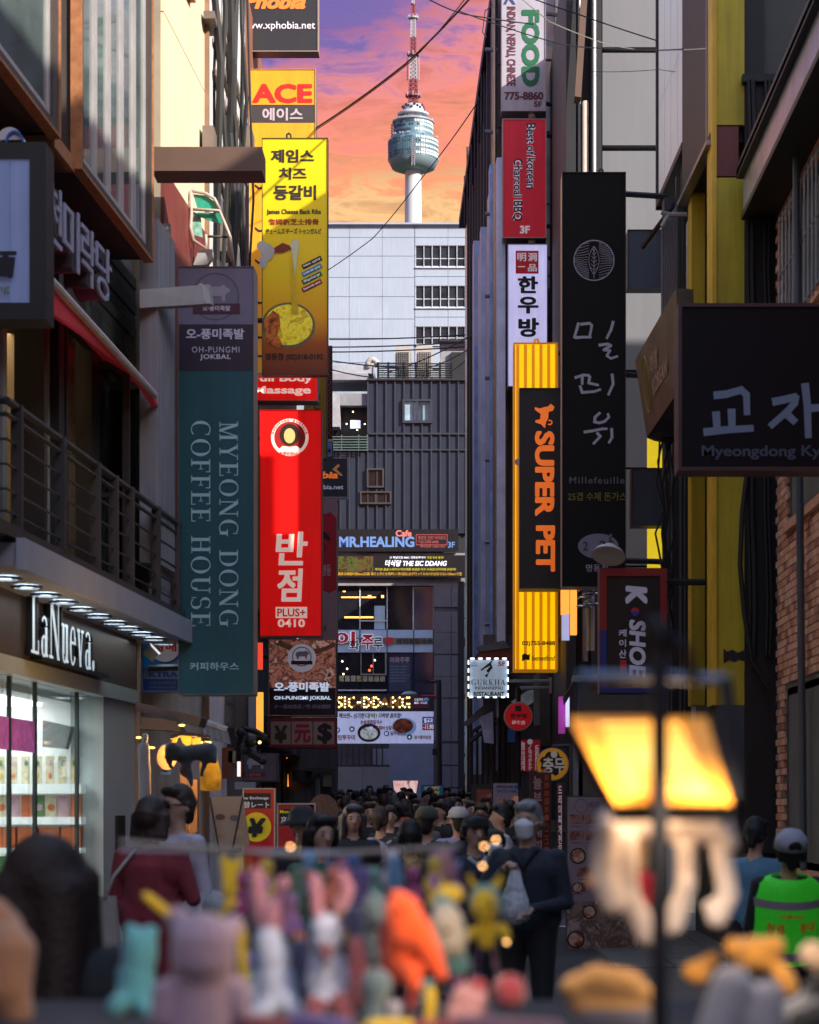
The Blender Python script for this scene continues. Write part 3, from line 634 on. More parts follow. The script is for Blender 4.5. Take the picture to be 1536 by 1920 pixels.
MB().pbox(826, 640, 900, 712, DY + 3, 4).build('wall', M('roof_room_grey', (.3, .31, .34), .7, streak=.2), rm); MB().pbox(846, 660, 900, 712, DY + 2.8, .2).build('door', black, rm); MB().pbox(824, 636, 900, 640, DY + 2.6, 5).build('roof', dark, rm)
o = MB().tube([P(690, 690, DY + .5), P(690, 680, DY + .5), P(694, 675, DY + .5), P(700, 674, DY + .5), P(706, 678, DY + .5), P(707, 688, DY + .5)], .12, 8).build('vent_pipe', ac_m, smooth=True); tag(o, 'curved pale vent pipe on the roof left of the railing', 'pipe')
# banners on the ribbed building
b1 = thing('shop_banner', 'black banner with large pale blue letters and a floor number above the yellow one', 'banner', P(745, 1014, DY - .45))
MB().pbox(614, 992, 860, 1034, DY - .5, .12).build('board', M('banner_black', '#141318', .4), b1)
T(b1, 'MR.HEALING', (636, 1006, 777, 1026), DY - .51, M('letters_steelblue', '#5a7ab0', emit=.3, noise=0), bold=.035)
T(b1, 'Cafe', (742, 994, 772, 1006), DY - .51, M('letters_salmon', '#c06a60', emit=.25, noise=0), bold=.04); T(b1, '3F', (840, 1016, 853, 1027), DY - .51, M('letters_steelblue', 0), bold=.02)
T(b1, '확장한 전반 마이로조\nT.02-3789-4490', (784, 1005, 836, 1019), DY - .51, M('letters_dull_red', '#a04848', emit=.15, noise=0), bold=.01)
T(b1, '예약전화 1666-1551', (788, 1022, 834, 1027), DY - .51, M('letters_dull_red', 0), bold=.01)
mb = MB(); 
for a in ((780, 1002, 839, 1003), (780, 1021, 839, 1022), (780, 1003, 781, 1021), (838, 1003, 839, 1021)): mb.pbox(*a, DY - .505, .003)
mb.build('border', M('letters_dull_red', 0), b1)
b2 = thing('shop_banner', 'dark restaurant banner with white slanted letters and a row of small yellow letters', 'banner', P(745, 1062, DY - .45))
MB().pbox(614, 1041, 872, 1083, DY - .5, .12).build('board', M('banner_black', 0), b2)
MB().pbox(628, 1043, 700, 1072, DY - .505, .003).build('food_photo', Mphoto('food_banner', ('#100a06', '#5a3018', '#4a5828', '#201008', '#803a20'), 3.5, .05), b2)
T(b2, '더식당 THE SIC DDANG', (722, 1050, 838, 1062), DY - .51, wh_l, bold=.03, shear=.2); T(b2, 'O 채널맛집 MBC 생방송투데이', (731, 1043, 798, 1047.5), DY - .51, wh_l); T(b2, '맛집 방송 출연!', (801, 1043, 832, 1047.5), DY - .51, M('ink_yellowlit', '#b0a010', emit=.4, noise=0))
T(b2, '백미밥 돌솥스테이크·파인애플·볶음밥·치즈·우삼겹·반지락찜 닭갈비!', (703, 1065, 855, 1070), DY - .51, M('ink_yellowlit', 0), shear=.2)
T(b2, '最高な韓国料理Best2店頭! 韓食と洋食を同時に! 死ぬ前に必ず行ってみなければならないOBest1食堂', (634, 1073, 866, 1079), DY - .51, M('ink_gold', '#b88a18', emit=.4, noise=0), bold=.01)
# ================================================================ left street front
LW = PL(-4.6, .05, 1)                 # wall of the near left building
brownp = M('brown_panel', (.075, .048, .036), .55, noise=.12, scale=2, streak=.25)
lb = thing('cafe_building', 'near left building with a lit gift shop below, railed terrace and overhanging framed windows', 'building', (-4.2, 18, 0))
wallg = M('wall_greybrown', (.19, .18, .175), .7, noise=.25, streak=.25); orange_fr = M('orange_frame', (.42, .17, .07), .6, .2, noise=.35, scale=14)
mb = MB(); LW.box(mb, -30, 16.4, 3.5, 16, -6, 0); LW.box(mb, -30, 16.4, 0, 3.5, -6, 0); LW.box(mb, 16.4, 23.45, 6.9, 10.6, -6, 0); LW.box(mb, 16.4, 18.0, 3.5, 6.9, -6, 0)
LW.box(mb, 16.4, 23.45, 0, 6.9, -6, -2.4)
mb.build('wall', wallg, lb)
# shop: glass front, lit inside
shopw = M('shop_interior_white', (.8, .8, .8), .5, noise=.05); jamb = M('jamb_pale', (.42, .46, .46), .45, noise=.08)
mb = MB(); LW.box(mb, 16.4, 23.45, 3.3, 3.5, -2.4, .0); LW.box(mb, 16.4, 23.4, 2.6, 2.72, -2.38, -.3); mb.build('shop_ceiling', shopw, lb)
mb = MB(); LW.box(mb, 16.4, 22.3, .0, 2.6, -2.39, -2.3); LW.box(mb, 22.2, 22.3, 0, 2.6, -2.3, -.1); mb.build('shop_inner_wall', shopw, lb)
mb = MB(); LW.box(mb, 17, 21.9, 2.57, 2.598, -1.6, -.6); mb.build('ceiling_light', M('shop_light', (.95, 1, 1), emit=8, noise=0), lb)
random.seed(3); EY = 21.9
MB().pbox(-10, 1262, 186, 1800, EY + .12, .05).build('display_wall', shopw, lb)
MB().ppoly([(80, 1350), (134, 1362), (122, 1404), (80, 1400)], EY - .3, .2).build('grey_hood', M('hood_grey', (.22, .23, .23), .5), lb)
shw = M('shelf_white', (.75, .78, .78), emit=.3, noise=0)
for a in ((-10, 1470, 152, 1488), (-10, 1532, 152, 1546), (-10, 1590, 152, 1600), (-10, 1650, 152, 1660)): MB().pbox(*a, EY - .35, .45).build('shelf', shw, lb)
gc = [M('goods_' + n, c, .5, noise=.3, scale=20) for n, c in (('orange', '#c0602a'), ('green', '#4a7a3a'), ('cream', '#c8bc9a'), ('pink', '#c09aa4'), ('yellow', '#c8a828'), ('teal', '#2a6a68'))]
for i in range(7):
    x = -6 + i * 23
    MB().pbox(x, 1418, x + 15, 1470, EY - .1, .02).build('jewellery_card', gc[2], lb)
    for k, yy in enumerate((1431, 1455)): MB().ell(P(x + 7 + (i % 3), yy, EY - .13), (.018, .01, .03), 8, 6).build('pendant', gc[(i * 2 + k * 3 + 1) % 6], lb)
    MB().pbox(x, 1491, x + 20, 1532, EY - .2, .03).build('gift_card', gc[(i + 2) % 4], lb)
    MB().disc(P(x + 10, 1514, EY - .21), .035, .005, 12).build('card_print', gc[(i * 3) % 6], lb)
for i in range(4): MB().pbox(-8 + i * 41, 1551, 28 + i * 41, 1590, EY - .3, .3).build('goods_box', gc[0], lb); MB().pbox(-8 + i * 41, 1606, 28 + i * 41, 1650, EY - .3, .3).build('goods_box', gc[(i + 1) % 6], lb)
mb = MB(); LW.box(mb, 16.4, 21.9, .1, 2.66, -.08, -.06); mb.build('shop_window', Mglass('shop_glass', (.93, .97, .96), .12), lb)
mb = MB()
for px in (28, 76, 154): y = LW.Y(px); LW.box(mb, y, y + .05, .1, 2.66, -.07, -.04)
LW.box(mb, 16.4, 21.95, 0, .1, -.1, 0); mb.build('window_frame', M('window_frame_dark', (.06, .09, .09), .3, .5), lb)
mb = MB(); LW.box(mb, LW.Y(190), 23.4, 0, 2.66, -.3, .02); mb.build('door_jamb', jamb, lb)
mb = MB(); LW.box(mb, LW.Y(212), LW.Y(226), 1.15, 1.5, .02, .05); mb.build('intercom', black, lb)
mb = MB(); LW.box(mb, 16.4, 23.44, 2.66, 2.80, -.3, .06); mb.build('lintel', jamb, lb)
mb = MB(); LW.box(mb, 16.4, 23.44, 2.80, 3.40, -.3, .04); mb.build('sign_panel', brownp, lb)
mb = MB(); LW.box(mb, 23.41, 23.47, 0, 3.42, -.3, .07); mb.build('corner_trim', M('corner_trim', (.35, .22, .16), .5), lb)
ly0, ly1 = LW.Y(45), LW.Y(166)
TFL(lb, 'LaNueva.', LW, LW.Y(62, .16), LW.Y(180, .16), 2.84, 3.35, .14, M('letters_cold_white', (.55, .66, .75), emit=.55, noise=0), ext=.003)
TFL(lb, 'LaNueva.', LW, LW.Y(58, .1), LW.Y(176, .1), 2.835, 3.355, .05, black, ext=.08, name='letter_body')
mb = MB(); LW.box(mb, LW.Y(48), LW.Y(178), 2.82, 2.86, .04, .14)
mb.build('letter_mount', black, lb)
mb = MB(); LW.box(mb, LW.Y(0), LW.Y(76), 2.05, 2.32, -.055, -.05); mb.build('window_sticker', M('sticker_magenta', (.45, .12, .42), .5, noise=.5, scale=9, emit=.25), lb)
# canopy with downlights
cano = M('canopy_white', (.36, .38, .45), .5, noise=.08)
mb = MB(); LW.box(mb, 16.27, 23.4, 3.33, 3.5, -.2, .56); mb.build('canopy', cano, lb)
mb = MB(); LW.box(mb, 16.24, 23.43, 3.3, 3.53, .56, .62); LW.box(mb, 23.4, 23.45, 3.3, 3.53, -.2, .56); mb.build('canopy_fascia', cano, lb)
dl = M('downlight', (.8, .95, 1), emit=7, noise=0)
for i, px in enumerate((10, 50, 86, 119, 152, 184, 214, 240, 265, 288, 308)):
    y = LW.Y(px, .28); c = LW.pt(y, 3.325, .28)
    mb = MB().lathe([(.13, 0), (.13, -.02), (.1, -.02)], c, 14); o = mb.build('downlight', steel, lb)
    MB().lathe([(.095, -.004), (.001, -.004)], c, 14).build('lens', dl, o)
ld = bpy.data.lights.new('downlight_glow', 'AREA'); ld.shape = 'RECTANGLE'; ld.size = .2; ld.size_y = 6; ld.energy = 1.6; ld.color = (.85, .95, 1)
lo = bpy.data.objects.new('downlight_glow', ld); COL.objects.link(lo); lo.location = LW.pt(20, 3.29, .28)
# terrace rail
rmet = M('rail_iron', (.07, .066, .068), .5, .4, noise=.2)
mb = MB(); LW.box(mb, 15.8, 23.4, 3.53, 3.62, .42, .55); mb.build('terrace_edge', rmet, lb)
for z, r in ((4.52, .03), (4.42, .018), (4.24, .01), (4.06, .01), (3.88, .01), (3.72, .01)):
    MB().tube([LW.pt(y, z, .5) for y in (16.2, 18, 20, 22, 23.35)], r, 6).build('rail', rmet, lb)
    MB().tube([LW.pt(16.2, z, .5), LW.pt(16.2, z, -.3)], r, 6).build('rail', rmet, lb)
for px in (30, 112, 178, 212, 242, 292, 330):
    y = LW.Y(px, .5); mb = MB(); LW.box(mb, y, y + .07, 3.5, 4.54, .46, .54); mb.build('rail_post', rmet, lb)
# terrace rooms: floor, back wall, folded doors, warm strips
mb = MB(); LW.box(mb, 16.4, 23.4, 3.5, 3.54, -2.38, .4); mb.build('terrace_floor', wallg, lb)
mb = MB(); LW.box(mb, 16.0, 18.0, 3.6, 6.6, 0, .05); mb.build('side_screen', M('pale_curtain', (.30, .31, .25), .5, noise=.3, scale=3, streak=.4), lb)
dfr = M('door_frame_black', (.05, .047, .047), .35, .3)
for px0, px1 in ((70, 76), (98, 108), (112, 116), (160, 180), (222, 243), (262, 279)):
    ya, yb = LW.Y(px0), LW.Y(px1); mb = MB(); LW.box(mb, ya, yb, 3.54, 6.35, -.2, .06); mb.build('door_frame', dfr, lb)
mb = MB(); LW.box(mb, 18, 23.4, 6.2, 6.5, -.3, 0); LW.box(mb, 18, 23.4, 5.9, 5.97, .0, .1); mb.build('door_head', dfr, lb)
for px, col in ((76, (.3, .32, .26)), (120, (.16, .11, .05)), (186, (.12, .13, .12)), (246, (.10, .22, .24))):
    mb = MB(); ya = LW.Y(px); LW.box(mb, ya, ya + .55, 3.56, 6.2, -.12, -.02); mb.build('door_glass', M('door_glass_%d' % px, tuple(1.8 * q for q in col), .12, noise=.4, scale=2, streak=.4), lb)
# open door leaves standing out over the terrace, facing the camera
for px, pyt in ((243, 677), (279, 715)):
    y = LW.Y(px, .35); a = LW.pt(y, 0, .35).x; b = LW.pt(y, 0, -.15).x
    zt = P(0, pyt, y).z; m_ = MB().box(a - .07, a, y, y + .04, 3.56, zt).box(b, b + .05, y, y + .04, 3.56, zt).box(b + .05, a - .07, y, y + .04, zt - .08, zt).box(b + .05, a - .07, y, y + .04, 3.56, 3.64).box(b + .05, a - .07, y, y + .04, 4.55, 4.6)
    q = m_.build('open_door', dfr, lb); MB().box(b + .05, a - .07, y + .015, y + .022, 3.64, zt - .08).build('pane', Mglass('door_pane', (.5, .55, .55), .2), q)
led = M('warm_strip', (1, .72, .25), emit=2.6, noise=0)
for a, b in (((98, 658), (122, 679)), ((136, 694), (165, 719)), ((152, 692), (184, 712)), ((179, 733), (197, 748)), ((210, 732), (225, 738)), ((244, 745), (262, 753)), ((183, 715), (183, 1055)), ((197, 750), (197, 1070))):
    MB().tube([LW.p(a[0], a[1], -.3), LW.p(b[0], b[1], -.3)], .012 if a[0] != 183 else .007, 5).build('light_strip', led, lb)
rg = bpy.data.lights.new('room_strip_light', 'AREA'); rg.shape = 'RECTANGLE'; rg.size = .3; rg.size_y = 5; rg.energy = 10; rg.color = (1, .72, .38); ro = bpy.data.objects.new('room_strip_light', rg); COL.objects.link(ro); ro.location = LW.pt(20.5, 6.45, -1.2)
mb = MB(); LW.box(mb, 16.4, 23.4, 6.55, 6.6, -2.38, 0); mb.build('room_ceiling', M('room_ceiling', (.2, .17, .12), .7, noise=.4), lb)
mb = MB(); LW.box(mb, 16.4, 23.4, 3.54, 6.55, -2.38, -2.3); LW.box(mb, 23.0, 23.4, 3.54, 6.55, -2.3, -.3); mb.build('room_wall', M('room_wall', (.34, .27, .19), .7, noise=.2, streak=.3), lb)
# folding screen wall left of it
for px in (0, 20, 40, 58): y = LW.Y(px - 60, .06); mb = MB(); LW.box(mb, y, y + .04, 3.6, 6.9, .05, .08); mb.build('screen_post', wallg, lb)
# red awning
red_aw = M('awning_red', (.55, .03, .05), .6, noise=.12, emit=.05)
aw = thing('red_awning', 'slim red awning with white upper edge above the terrace doors', 'awning', LW.pt(20, 6.2, .5))
mb = MB(); LW.poly(mb, [(60, 498), (289, 733), (297, 764), (240, 680), (60, 560)], .5, .06); mb.build('valance', red_aw, aw)
mb = MB(); mb.tube([LW.p(60, 487, .52), LW.p(291, 742, .52)], .035, 8); mb.build('front_bar', M('bar_white', (.6, .56, .56), .4), aw)
mb = MB(); a, b = LW.p(60, 489, .48), LW.p(290, 737, .48); mb.add([a, b, b + Vector((-.5, 0, .3)), a + Vector((-.5, 0, .3)), a + Vector((0, 0, -.02)), b + Vector((0, 0, -.02)), b + Vector((-.5, 0, .28)), a + Vector((-.5, 0, .28))], [(0, 1, 2, 3), (7, 6, 5, 4), (1, 5, 6, 2), (0, 3, 7, 4)]); mb.build('cloth', red_aw, aw)
# slatted green wall under the second window box
slat = M('green_slat', (.055, .065, .05), .55, noise=.2)
for k in range(8):
    z = 6.05 + k * .13; mb = MB(); LW.box(mb, LW.Y(150), 23.3, z, z + .115, .0, .045 + .01 * (k % 2)); mb.build('slat', slat, lb)
# sign letters standing off the wall
for i, (ch, x0, y0, x1, y1) in enumerate((('천', 87, 345, 113, 458), ('미', 117, 385, 146, 500), ('락', 150, 426, 176, 533), ('당', 178, 460, 206, 562))):
    o_ = .45; ya, yb = LW.Y(x0, o_), LW.Y(x1, o_); za = P(0, y1, (ya + yb) / 2).z; zb = P(0, y0, (ya + yb) / 2).z
    r = thing('channel_letter', ['first and nearest', 'second', 'third', 'fourth and farthest'][i] + ' of the raised white edged letters on the left wall below the windows', 'sign letter', LW.pt(ya, za, .4), 'raised letters on the left wall')
    TF(r, ch, LW, ya, yb, za, zb, o_ - .22, M('letter_side', (.05, .045, .05), .5), bold=.07, ext=.2, name='letter_body'); TF(r, ch, LW, ya, yb, za, zb, o_ + .0, M('letter_face', '#8c8ca4', emit=.03, noise=0), bold=.0, ext=.015, name='letter_face')
    mb = MB(); mb.tube([LW.pt(ya + .1, zb - .2, 0), LW.pt(ya + .1, zb - .2, .3)], .03, 5); mb.build('bracket', dark, r)
# window boxes
gl1 = M('window_reflect', (.10, .135, .13), .05, noise=.6, scale=1.1, spec=.9); wfr = M('window_alu', (.48, .46, .46), .4, .4); boxd = M('box_dark', (.06, .045, .038), .6, noise=.2, streak=.2)
def windowbox(ya, yb, za, zb, o, bays, label_, side_open=False):
    mb = MB(); LW.box(mb, ya, yb, za - .0, za + .06, 0, o - .03); LW.box(mb, ya, yb, zb - .06, zb, 0, o - .03); LW.box(mb, ya, ya + .06, za, zb, 0, o - .03); LW.box(mb, yb - .06, yb, za, zb, 0, o - .03)
    bx = mb.build('bay_box', boxd, lb)
    f = MB(); e = .07
    for a in ((ya, yb, za, za + e), (ya, yb, zb - e, zb), (ya, ya + e * 1.5, za + e, zb - e), (yb - e * 2.6, yb, za + e, zb - e)): LW.box(f, *a, o - .03, o + .02)
    f.build('outer_frame', boxd, bx)
    f = MB()
    for a in ((ya, yb, za - .025, za), (ya - .03, ya, za - .025, zb), (yb, yb + .03, za - .025, zb)): LW.box(f, *a, o - .06, o + .035)
    f.build('sunlit_edge', orange_fr, bx)  # orange colour stands for the sunlit lines along the box edges
    n = bays; y0 = ya + e * 1.5; y1 = yb - e * 2.6
    for i in range(n):
        a = y0 + (y1 - y0) * i / n; b = y0 + (y1 - y0) * (i + 1) / n
        m_ = MB()
        for q in ((a, b, za + e, za + e + .07), (a, b, zb - e - .07, zb - e), (a, a + .09, za + e + .07, zb - e - .07), (b - .05, b, za + e + .07, zb - e - .07)): LW.box(m_, *q, o - .045, o - .005)
        m_.build('sash', wfr, bx)
        m_ = MB(); LW.box(m_, a + .09, b - .05, za + e + .07, zb - e - .07, o - .04, o - .025); m_.build('pane', gl1, bx)
    return bx
windowbox(15.2, LW.Y(105, .45), 6.97, 10.4, .45, 1, '')
windowbox(LW.Y(147, .45), LW.Y(281, .45), 6.95, 9.95, .45, 5, '')
mb = MB(); LW.box(mb, 18.05, 18.78, 6.9, 7.02, .0, .42); mb.build('orange_ledge', orange_fr, lb)
mb = MB(); LW.box(mb, 19.6, 20.6, 6.9 + .12, 8.3, .47, .0); 
# ---- second building: cream boards above, dark red below
L2 = PL(-4.3, .05, 1)
cb_ = thing('cream_building', 'cream board clad building with dark red lower wall, upper floors in sunlight', 'building', (-3.2, 25, 0))
cream = M('cream_board', (.72, .60, .40), .6, noise=.08, scale=1.5, streak=.12); dred = M('dark_red_wall', (.17, .028, .02), .6, noise=.25, streak=.3)
ya, yb = 23.5, L2.Y(385)
mb = MB(); L2.box(mb, ya, yb, 3.5, 16, -5, -.03); L2.box(mb, ya, yb, 0, 3.5, -5, -2.6); mb.build('wall', M('cream_core', (.3, .25, .18), .8), cb_)
n = 9; zt = 8.3
for i in range(n):
    a = ya + (yb - ya) * i / n; b = ya + (yb - ya) * (i + 1) / n; mb = MB(); L2.box(mb, a + .004, b - .004, zt, 9.93, -.03, 0); L2.box(mb, a + .004, b - .004, 9.945, 16, -.03, 0); mb.build('board', cream, cb_)
mb = MB(); L2.box(mb, ya, yb, 3.5, zt - .01, -.03, .01); mb.build('lower_wall', dred, cb_)
mb = MB(); L2.box(mb, L2.Y(340, .1), L2.Y(372, .1), 10.6, 13, 0, .07); mb.build('window_frame', orange_fr, cb_); mb = MB(); L2.box(mb, L2.Y(344, .1), L2.Y(368, .1), 10.7, 12.9, .07, .075); mb.build('pane', M('pane_maroon', (.12, .03, .035), .2), cb_)
mb = MB(); L2.box(mb, yb - .06, yb, 0, 16, .0, .05); mb.build('corner_pipe', M('rust_pipe', (.25, .14, .08), .6, noise=.3), cb_)
mb = MB(); mb.tube([L2.p(313, 420, .08), L2.p(313, 745, .08)], .04, 8); mb.build('downpipe', M('grey_pipe', (.3, .3, .33), .5), cb_)
# wall behind lower part: doorway, shop lights
pale_col = M('pale_pillar', (.30, .30, .33), .6, noise=.1, streak=.3)
mb = MB(); L2.box(mb, L2.Y(296, .2), L2.Y(328, .2), 4.0, 7.4, .02, .2); mb.build('panel_box', pale_col, cb_)
mb = MB(); L2.box(mb, L2.Y(297, .14), L2.Y(322, .14), 3.55, 6.2, .02, .14); mb.build('duct', pale_col, cb_)
# ---- third building: white wall covered by cables
L3 = PL(-2.60, -.015, 1)
wb3 = thing('cabled_building', 'sunlit white wall hung with thick bundles of black cables and grey boxes', 'building', (-3, 30, 0))
mb = MB(); L3.box(mb, yb + .02, 31.9, 0, 18, -5, 0); mb.build('wall', M('lime_white_wall', (.74, .72, .70), .7, noise=.15, scale=2, streak=.3), wb3)
random.seed(11)
for k in range(9):
    y = 26.4 + k * .58; pts = []
    for z in range(5, 16): y += random.uniform(-.2, .2); y = max(26.2, min(31.6, y)); pts.append(L3.pt(y, z + random.random() * .3, .08 + random.random() * .1))
    MB().tube(pts, random.choice((.018, .028, .045)), 6).build('cable', cable_m, wb3)
for px, py0, py1, w_ in ((394, 235, 276, 34), (466, 235, 276, 26), (420, 402, 470, 80), (396, 20, 34, 60)):
    q = P(px, py0, 28); y = L3.Y(px, .1) ; m_ = MB(); za = P(0, py1, y).z; zb_ = P(0, py0, y).z; L3.box(m_, y, y + .6, za, zb_, .01, .14); m_.build('junction_box', M('box_brown', (.16, .12, .10), .6, noise=.3), wb3)
mb = MB()
for py in (60, 130, 190, 300, 350): y = L3.Y(410); L3.box(mb, 27, 31.8, P(0, py, 28).z, P(0, py, 28).z + .08, .01, .05)
mb.build('cornice', M('cornice_brown', (.3, .22, .18), .7), wb3)
for z in (11.4, 8.9): mb = MB(); L3.box(mb, 28.5, 29.6, z, z + 1.5, .0, .06); o = mb.build('window_frame', M('bronze_frame', 0), wb3); mb = MB(); L3.box(mb, 28.6, 29.5, z + .1, z + 1.4, .06, .065); mb.build('pane', gl1, o)
# ---- fourth: dark row of shops down to the corner
L4 = PL(-2.9, -.02, 1)
ob = thing('corner_building', 'dark shop building further along on the left reaching the crossing', 'building', (-3.4, 45, 0))
mb = MB(); L4.box(mb, 31.95, 52, 0, 15, -5, 0); L4.box(mb, 52, 70, 0, 11, -5, -1.2); mb.build('wall', M('shop_row_dark', (.14, .13, .135), .7, noise=.3, scale=1, streak=.3), ob)
mb = MB(); L4.box(mb, 32, 52, 5.1, 15, .0, .12); mb.build('red_upper_front', M('orange_front', (.25, .09, .05), .6, noise=.2), ob)
og = M('orange_glow', (1, .34, .05), emit=1.3, noise=.2, scale=1)
for px0, px1, a, b in ((480, 493, 1298, 1378), (480, 492, 1205, 1255)):
    y = L4.Y(488, .2); MB().pbox(px0, a, px1, b, y - 3, .1).build('glowing_strip', og if a > 1290 else M('red_glow', (1, .08, .04), emit=.8, noise=.1), ob)
for k in range(5):
    y = 36 + k * 3; mb = MB(); L4.box(mb, y, y + 2.2, .3, 2.7, .0, .04); o = mb.build('shop_window', gk, ob); mb = MB(); L4.box(mb, y, y + 2.2, 2.75, 3.2, .05, .3); mb.build('awning_box', random.choice((M('dark_red_wall', 0), slat, M('box_brown', 0))), ob)
mb = MB(); L4.box(mb, 52.5, 69, 2.9, 3.3, -1.1, -.9); mb.build('awning_box', dred, ob)
# brown beam and shade bracket
tag(MB().pbox(284, 275, 491, 320, 22.7, .45).build('sign_beam', M('beam_brown', (.12, .07, .05), .5, noise=.1)), 'brown box beam reaching from the cream wall to the tall yellow sign', 'beam')
# ================================================================ right street front
# R1: long dark glass front with blue wrapped uprights
R1 = PL(2.11, -.0375, -1)
tb = thing('dark_tower_building', 'tall dark glass building on the right with blue wrapped scaffold poles along its front', 'building', (1, 45, 0))
mb = MB(); R1.box(mb, 37.3, 53.8, 0, 15.7, -6, 0); R1.box(mb, 53.8, 60, 0, 17, -6, -.3); mb.build('wall', M('tower_wall', (.05, .06, .08), .25, noise=.3, spec=.8), tb)
blue = M('blue_wrap', (.26, .46, .95), .4, .45, noise=.35, scale=3, bump=.2); bluep = M('pale_blue_wrap', (.48, .64, .98), .4, .45, noise=.25, scale=3)
for i, px in enumerate((874.5, 877.5, 881, 884.5, 888.5, 893, 898, 903.5, 909, 915)):
    y = R1.Y(px, .3); ztop = 12.9 if i < 2 else (12.2 if i % 2 else 10.0 + i * .3)
    mb = MB(); R1.box(mb, y - .12, y + .3, 2.2, ztop, .02, .16 + .03 * (i % 3)); mb.build('wrapped_pole', blue if i % 2 == 0 else bluep, tb)
for i, px in enumerate((876, 881, 886, 891, 896, 901, 907, 913, 920, 928)):
    y = R1.Y(px, .1); mb = MB(); R1.box(mb, y, y + .09, .5, 15.6, .01, .1); mb.build('window_post', M('post_dark', (.04, .045, .055), .4, .4), tb)
    if i < 9:
        for z in range(1, 15):
            if random.random() < .5: mb = MB(); R1.box(mb, y + .1, y + .8, z, z + .95, .005, .02); mb.build('pane', M('pane_bluegrey', (.10, .14, .2), .1, noise=.4, scale=2), tb)
mb = MB()
for i, (px, py0) in enumerate(((906, 122), (900, 162), (893, 212), (887, 248), (879, 276), (874, 330))):
    y = R1.Y(px, .1); z1 = P(0, py0, y).z; x = R1.X(y, 0)
    mb.tube([(x + .1, y, z1 - 1.3), (x + .1, y, z1), (x - .12, y, z1), (x - .12, y, z1 - 1.1)], .03, 5)
R1.box(mb, 37.3, 53.8, 15.55, 15.75, 0, .15)
mb.build('roof_brackets', dark, tb)
for px in (37.4, 37.9): mb = MB(); y = px; mb.tube([R1.pt(y, 1, .15), R1.pt(y, 15.5, .15)], .03, 6); mb.build('standpipe', M('brass_pipe', (.32, .24, .2), .3, .7), tb)
for k in range(9): mb = MB(); z = 3.3 + k * 1.38; y = 37.65; mb.tube([R1.pt(y, z, 0), R1.pt(y, z, .3)], .035, 6); mb.build('pipe_clip', steel, tb)
# black tiled end wall facing the camera behind the signs
for k in range(11):
    MB().pbox(934, 5 + k * 118, 953, 120 + k * 118, 37.15, .1).build('black_tile', M('black_tile', (.03, .034, .042), .25, noise=.2), tb)
MB().box(P(934, 0, 37.25).x, 7, 37.25, 37.3, 0, 15.6).build('end_wall', M('tower_wall', 0), tb)
# R2: glazed wall facing the camera between the signs
pg = M('pale_glass', (.28, .36, .42), .1, noise=.45, scale=1.2, spec=1, emit=.05)
gbld = thing('glazed_building', 'narrow glazed front reflecting the sky behind the red and white signs', 'building', (1.6, 36, 0))
for k in range(9):
    MB().pbox(1024, -20 + k * 135, 1041, 110 + k * 135, 36.9, .03).build('pane', pg, gbld)
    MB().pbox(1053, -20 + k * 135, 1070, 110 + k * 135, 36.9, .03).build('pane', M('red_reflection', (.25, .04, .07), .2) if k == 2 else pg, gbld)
MB().pbox(1041.5, -60, 1052.5, 1500, 36.7, .2).build('mullion', M('mullion_brown', (.11, .10, .11), .5), gbld)
MB().pbox(954, -60, 1080, 1540, 36.96, .1).build('wall', M('wall_slate', (.07, .075, .085), .6, noise=.3, streak=.3), gbld)
MB().pbox(1024, 540, 1043, 1240, 36.6, .2).build('lower_wall', M('ochre_brick', (.20, .14, .09), .8, noise=.5, scale=4), gbld)
# R3: pale panel wall facing the camera
gw = thing('panel_building', 'grey building with large pale flat panels facing down the street on the right', 'building', (3, 31.5, 0))
GY = 31.0; pan = M('pale_panel', (.17, .17, .185), .6, noise=.05, scale=1.2, streak=.06)
MB().pbox(1062, -120, 1330, 1540, GY + .15, 7).build('wall', M('panel_gap', (.05, .05, .055), .6), gw)
for i, (a, b) in enumerate(((-100, 88), (99, 272), (283, 535), (541, 693), (703, 876), (880, 1060), (1064, 1250), (1254, 1500))):
    MB().pbox(1130, a, 1330, b, GY, .15).build('panel', pan, gw)
MB().pbox(1062, -120, 1080, 1500, GY - .15, .29).build('pilaster', black, gw); MB().pbox(1108, -120, 1128.5, 1500, GY - .15, .29).build('pilaster', black, gw)
MB().tube([P(1098, 190, GY - .1), P(1098, 1240, GY - .1)], .045, 10).build('cream_pipe', M('cream_pipe', (.72, .60, .48), .25, .2), gw, True)
MB().tube([P(1087, -50, GY - .05), P(1087, 420, GY - .05)], .03, 8).build('steel_pipe', steel, gw)
mb = MB(); mb.ppoly([(1078, 180), (1092, -40), (1104, -40), (1090, 182)], GY - .6, .3); mb.build('brown_sign_edge', M('beam_brown', 0), gw)
MB().tube([P(1115, -50, GY - .2), P(1115, 330, GY - .2)], .02, 8).build('steel_pipe', M('white_pipe', (.7, .7, .75), .3), gw)
# yellow wall strip seen in the gap, its lit look put in as glow
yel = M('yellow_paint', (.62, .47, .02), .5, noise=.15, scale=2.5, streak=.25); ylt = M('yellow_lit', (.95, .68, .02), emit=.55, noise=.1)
MB().pbox(1217, 800, 1246, 1064, 29.6, .3).build('yellow_post', ylt, gw)
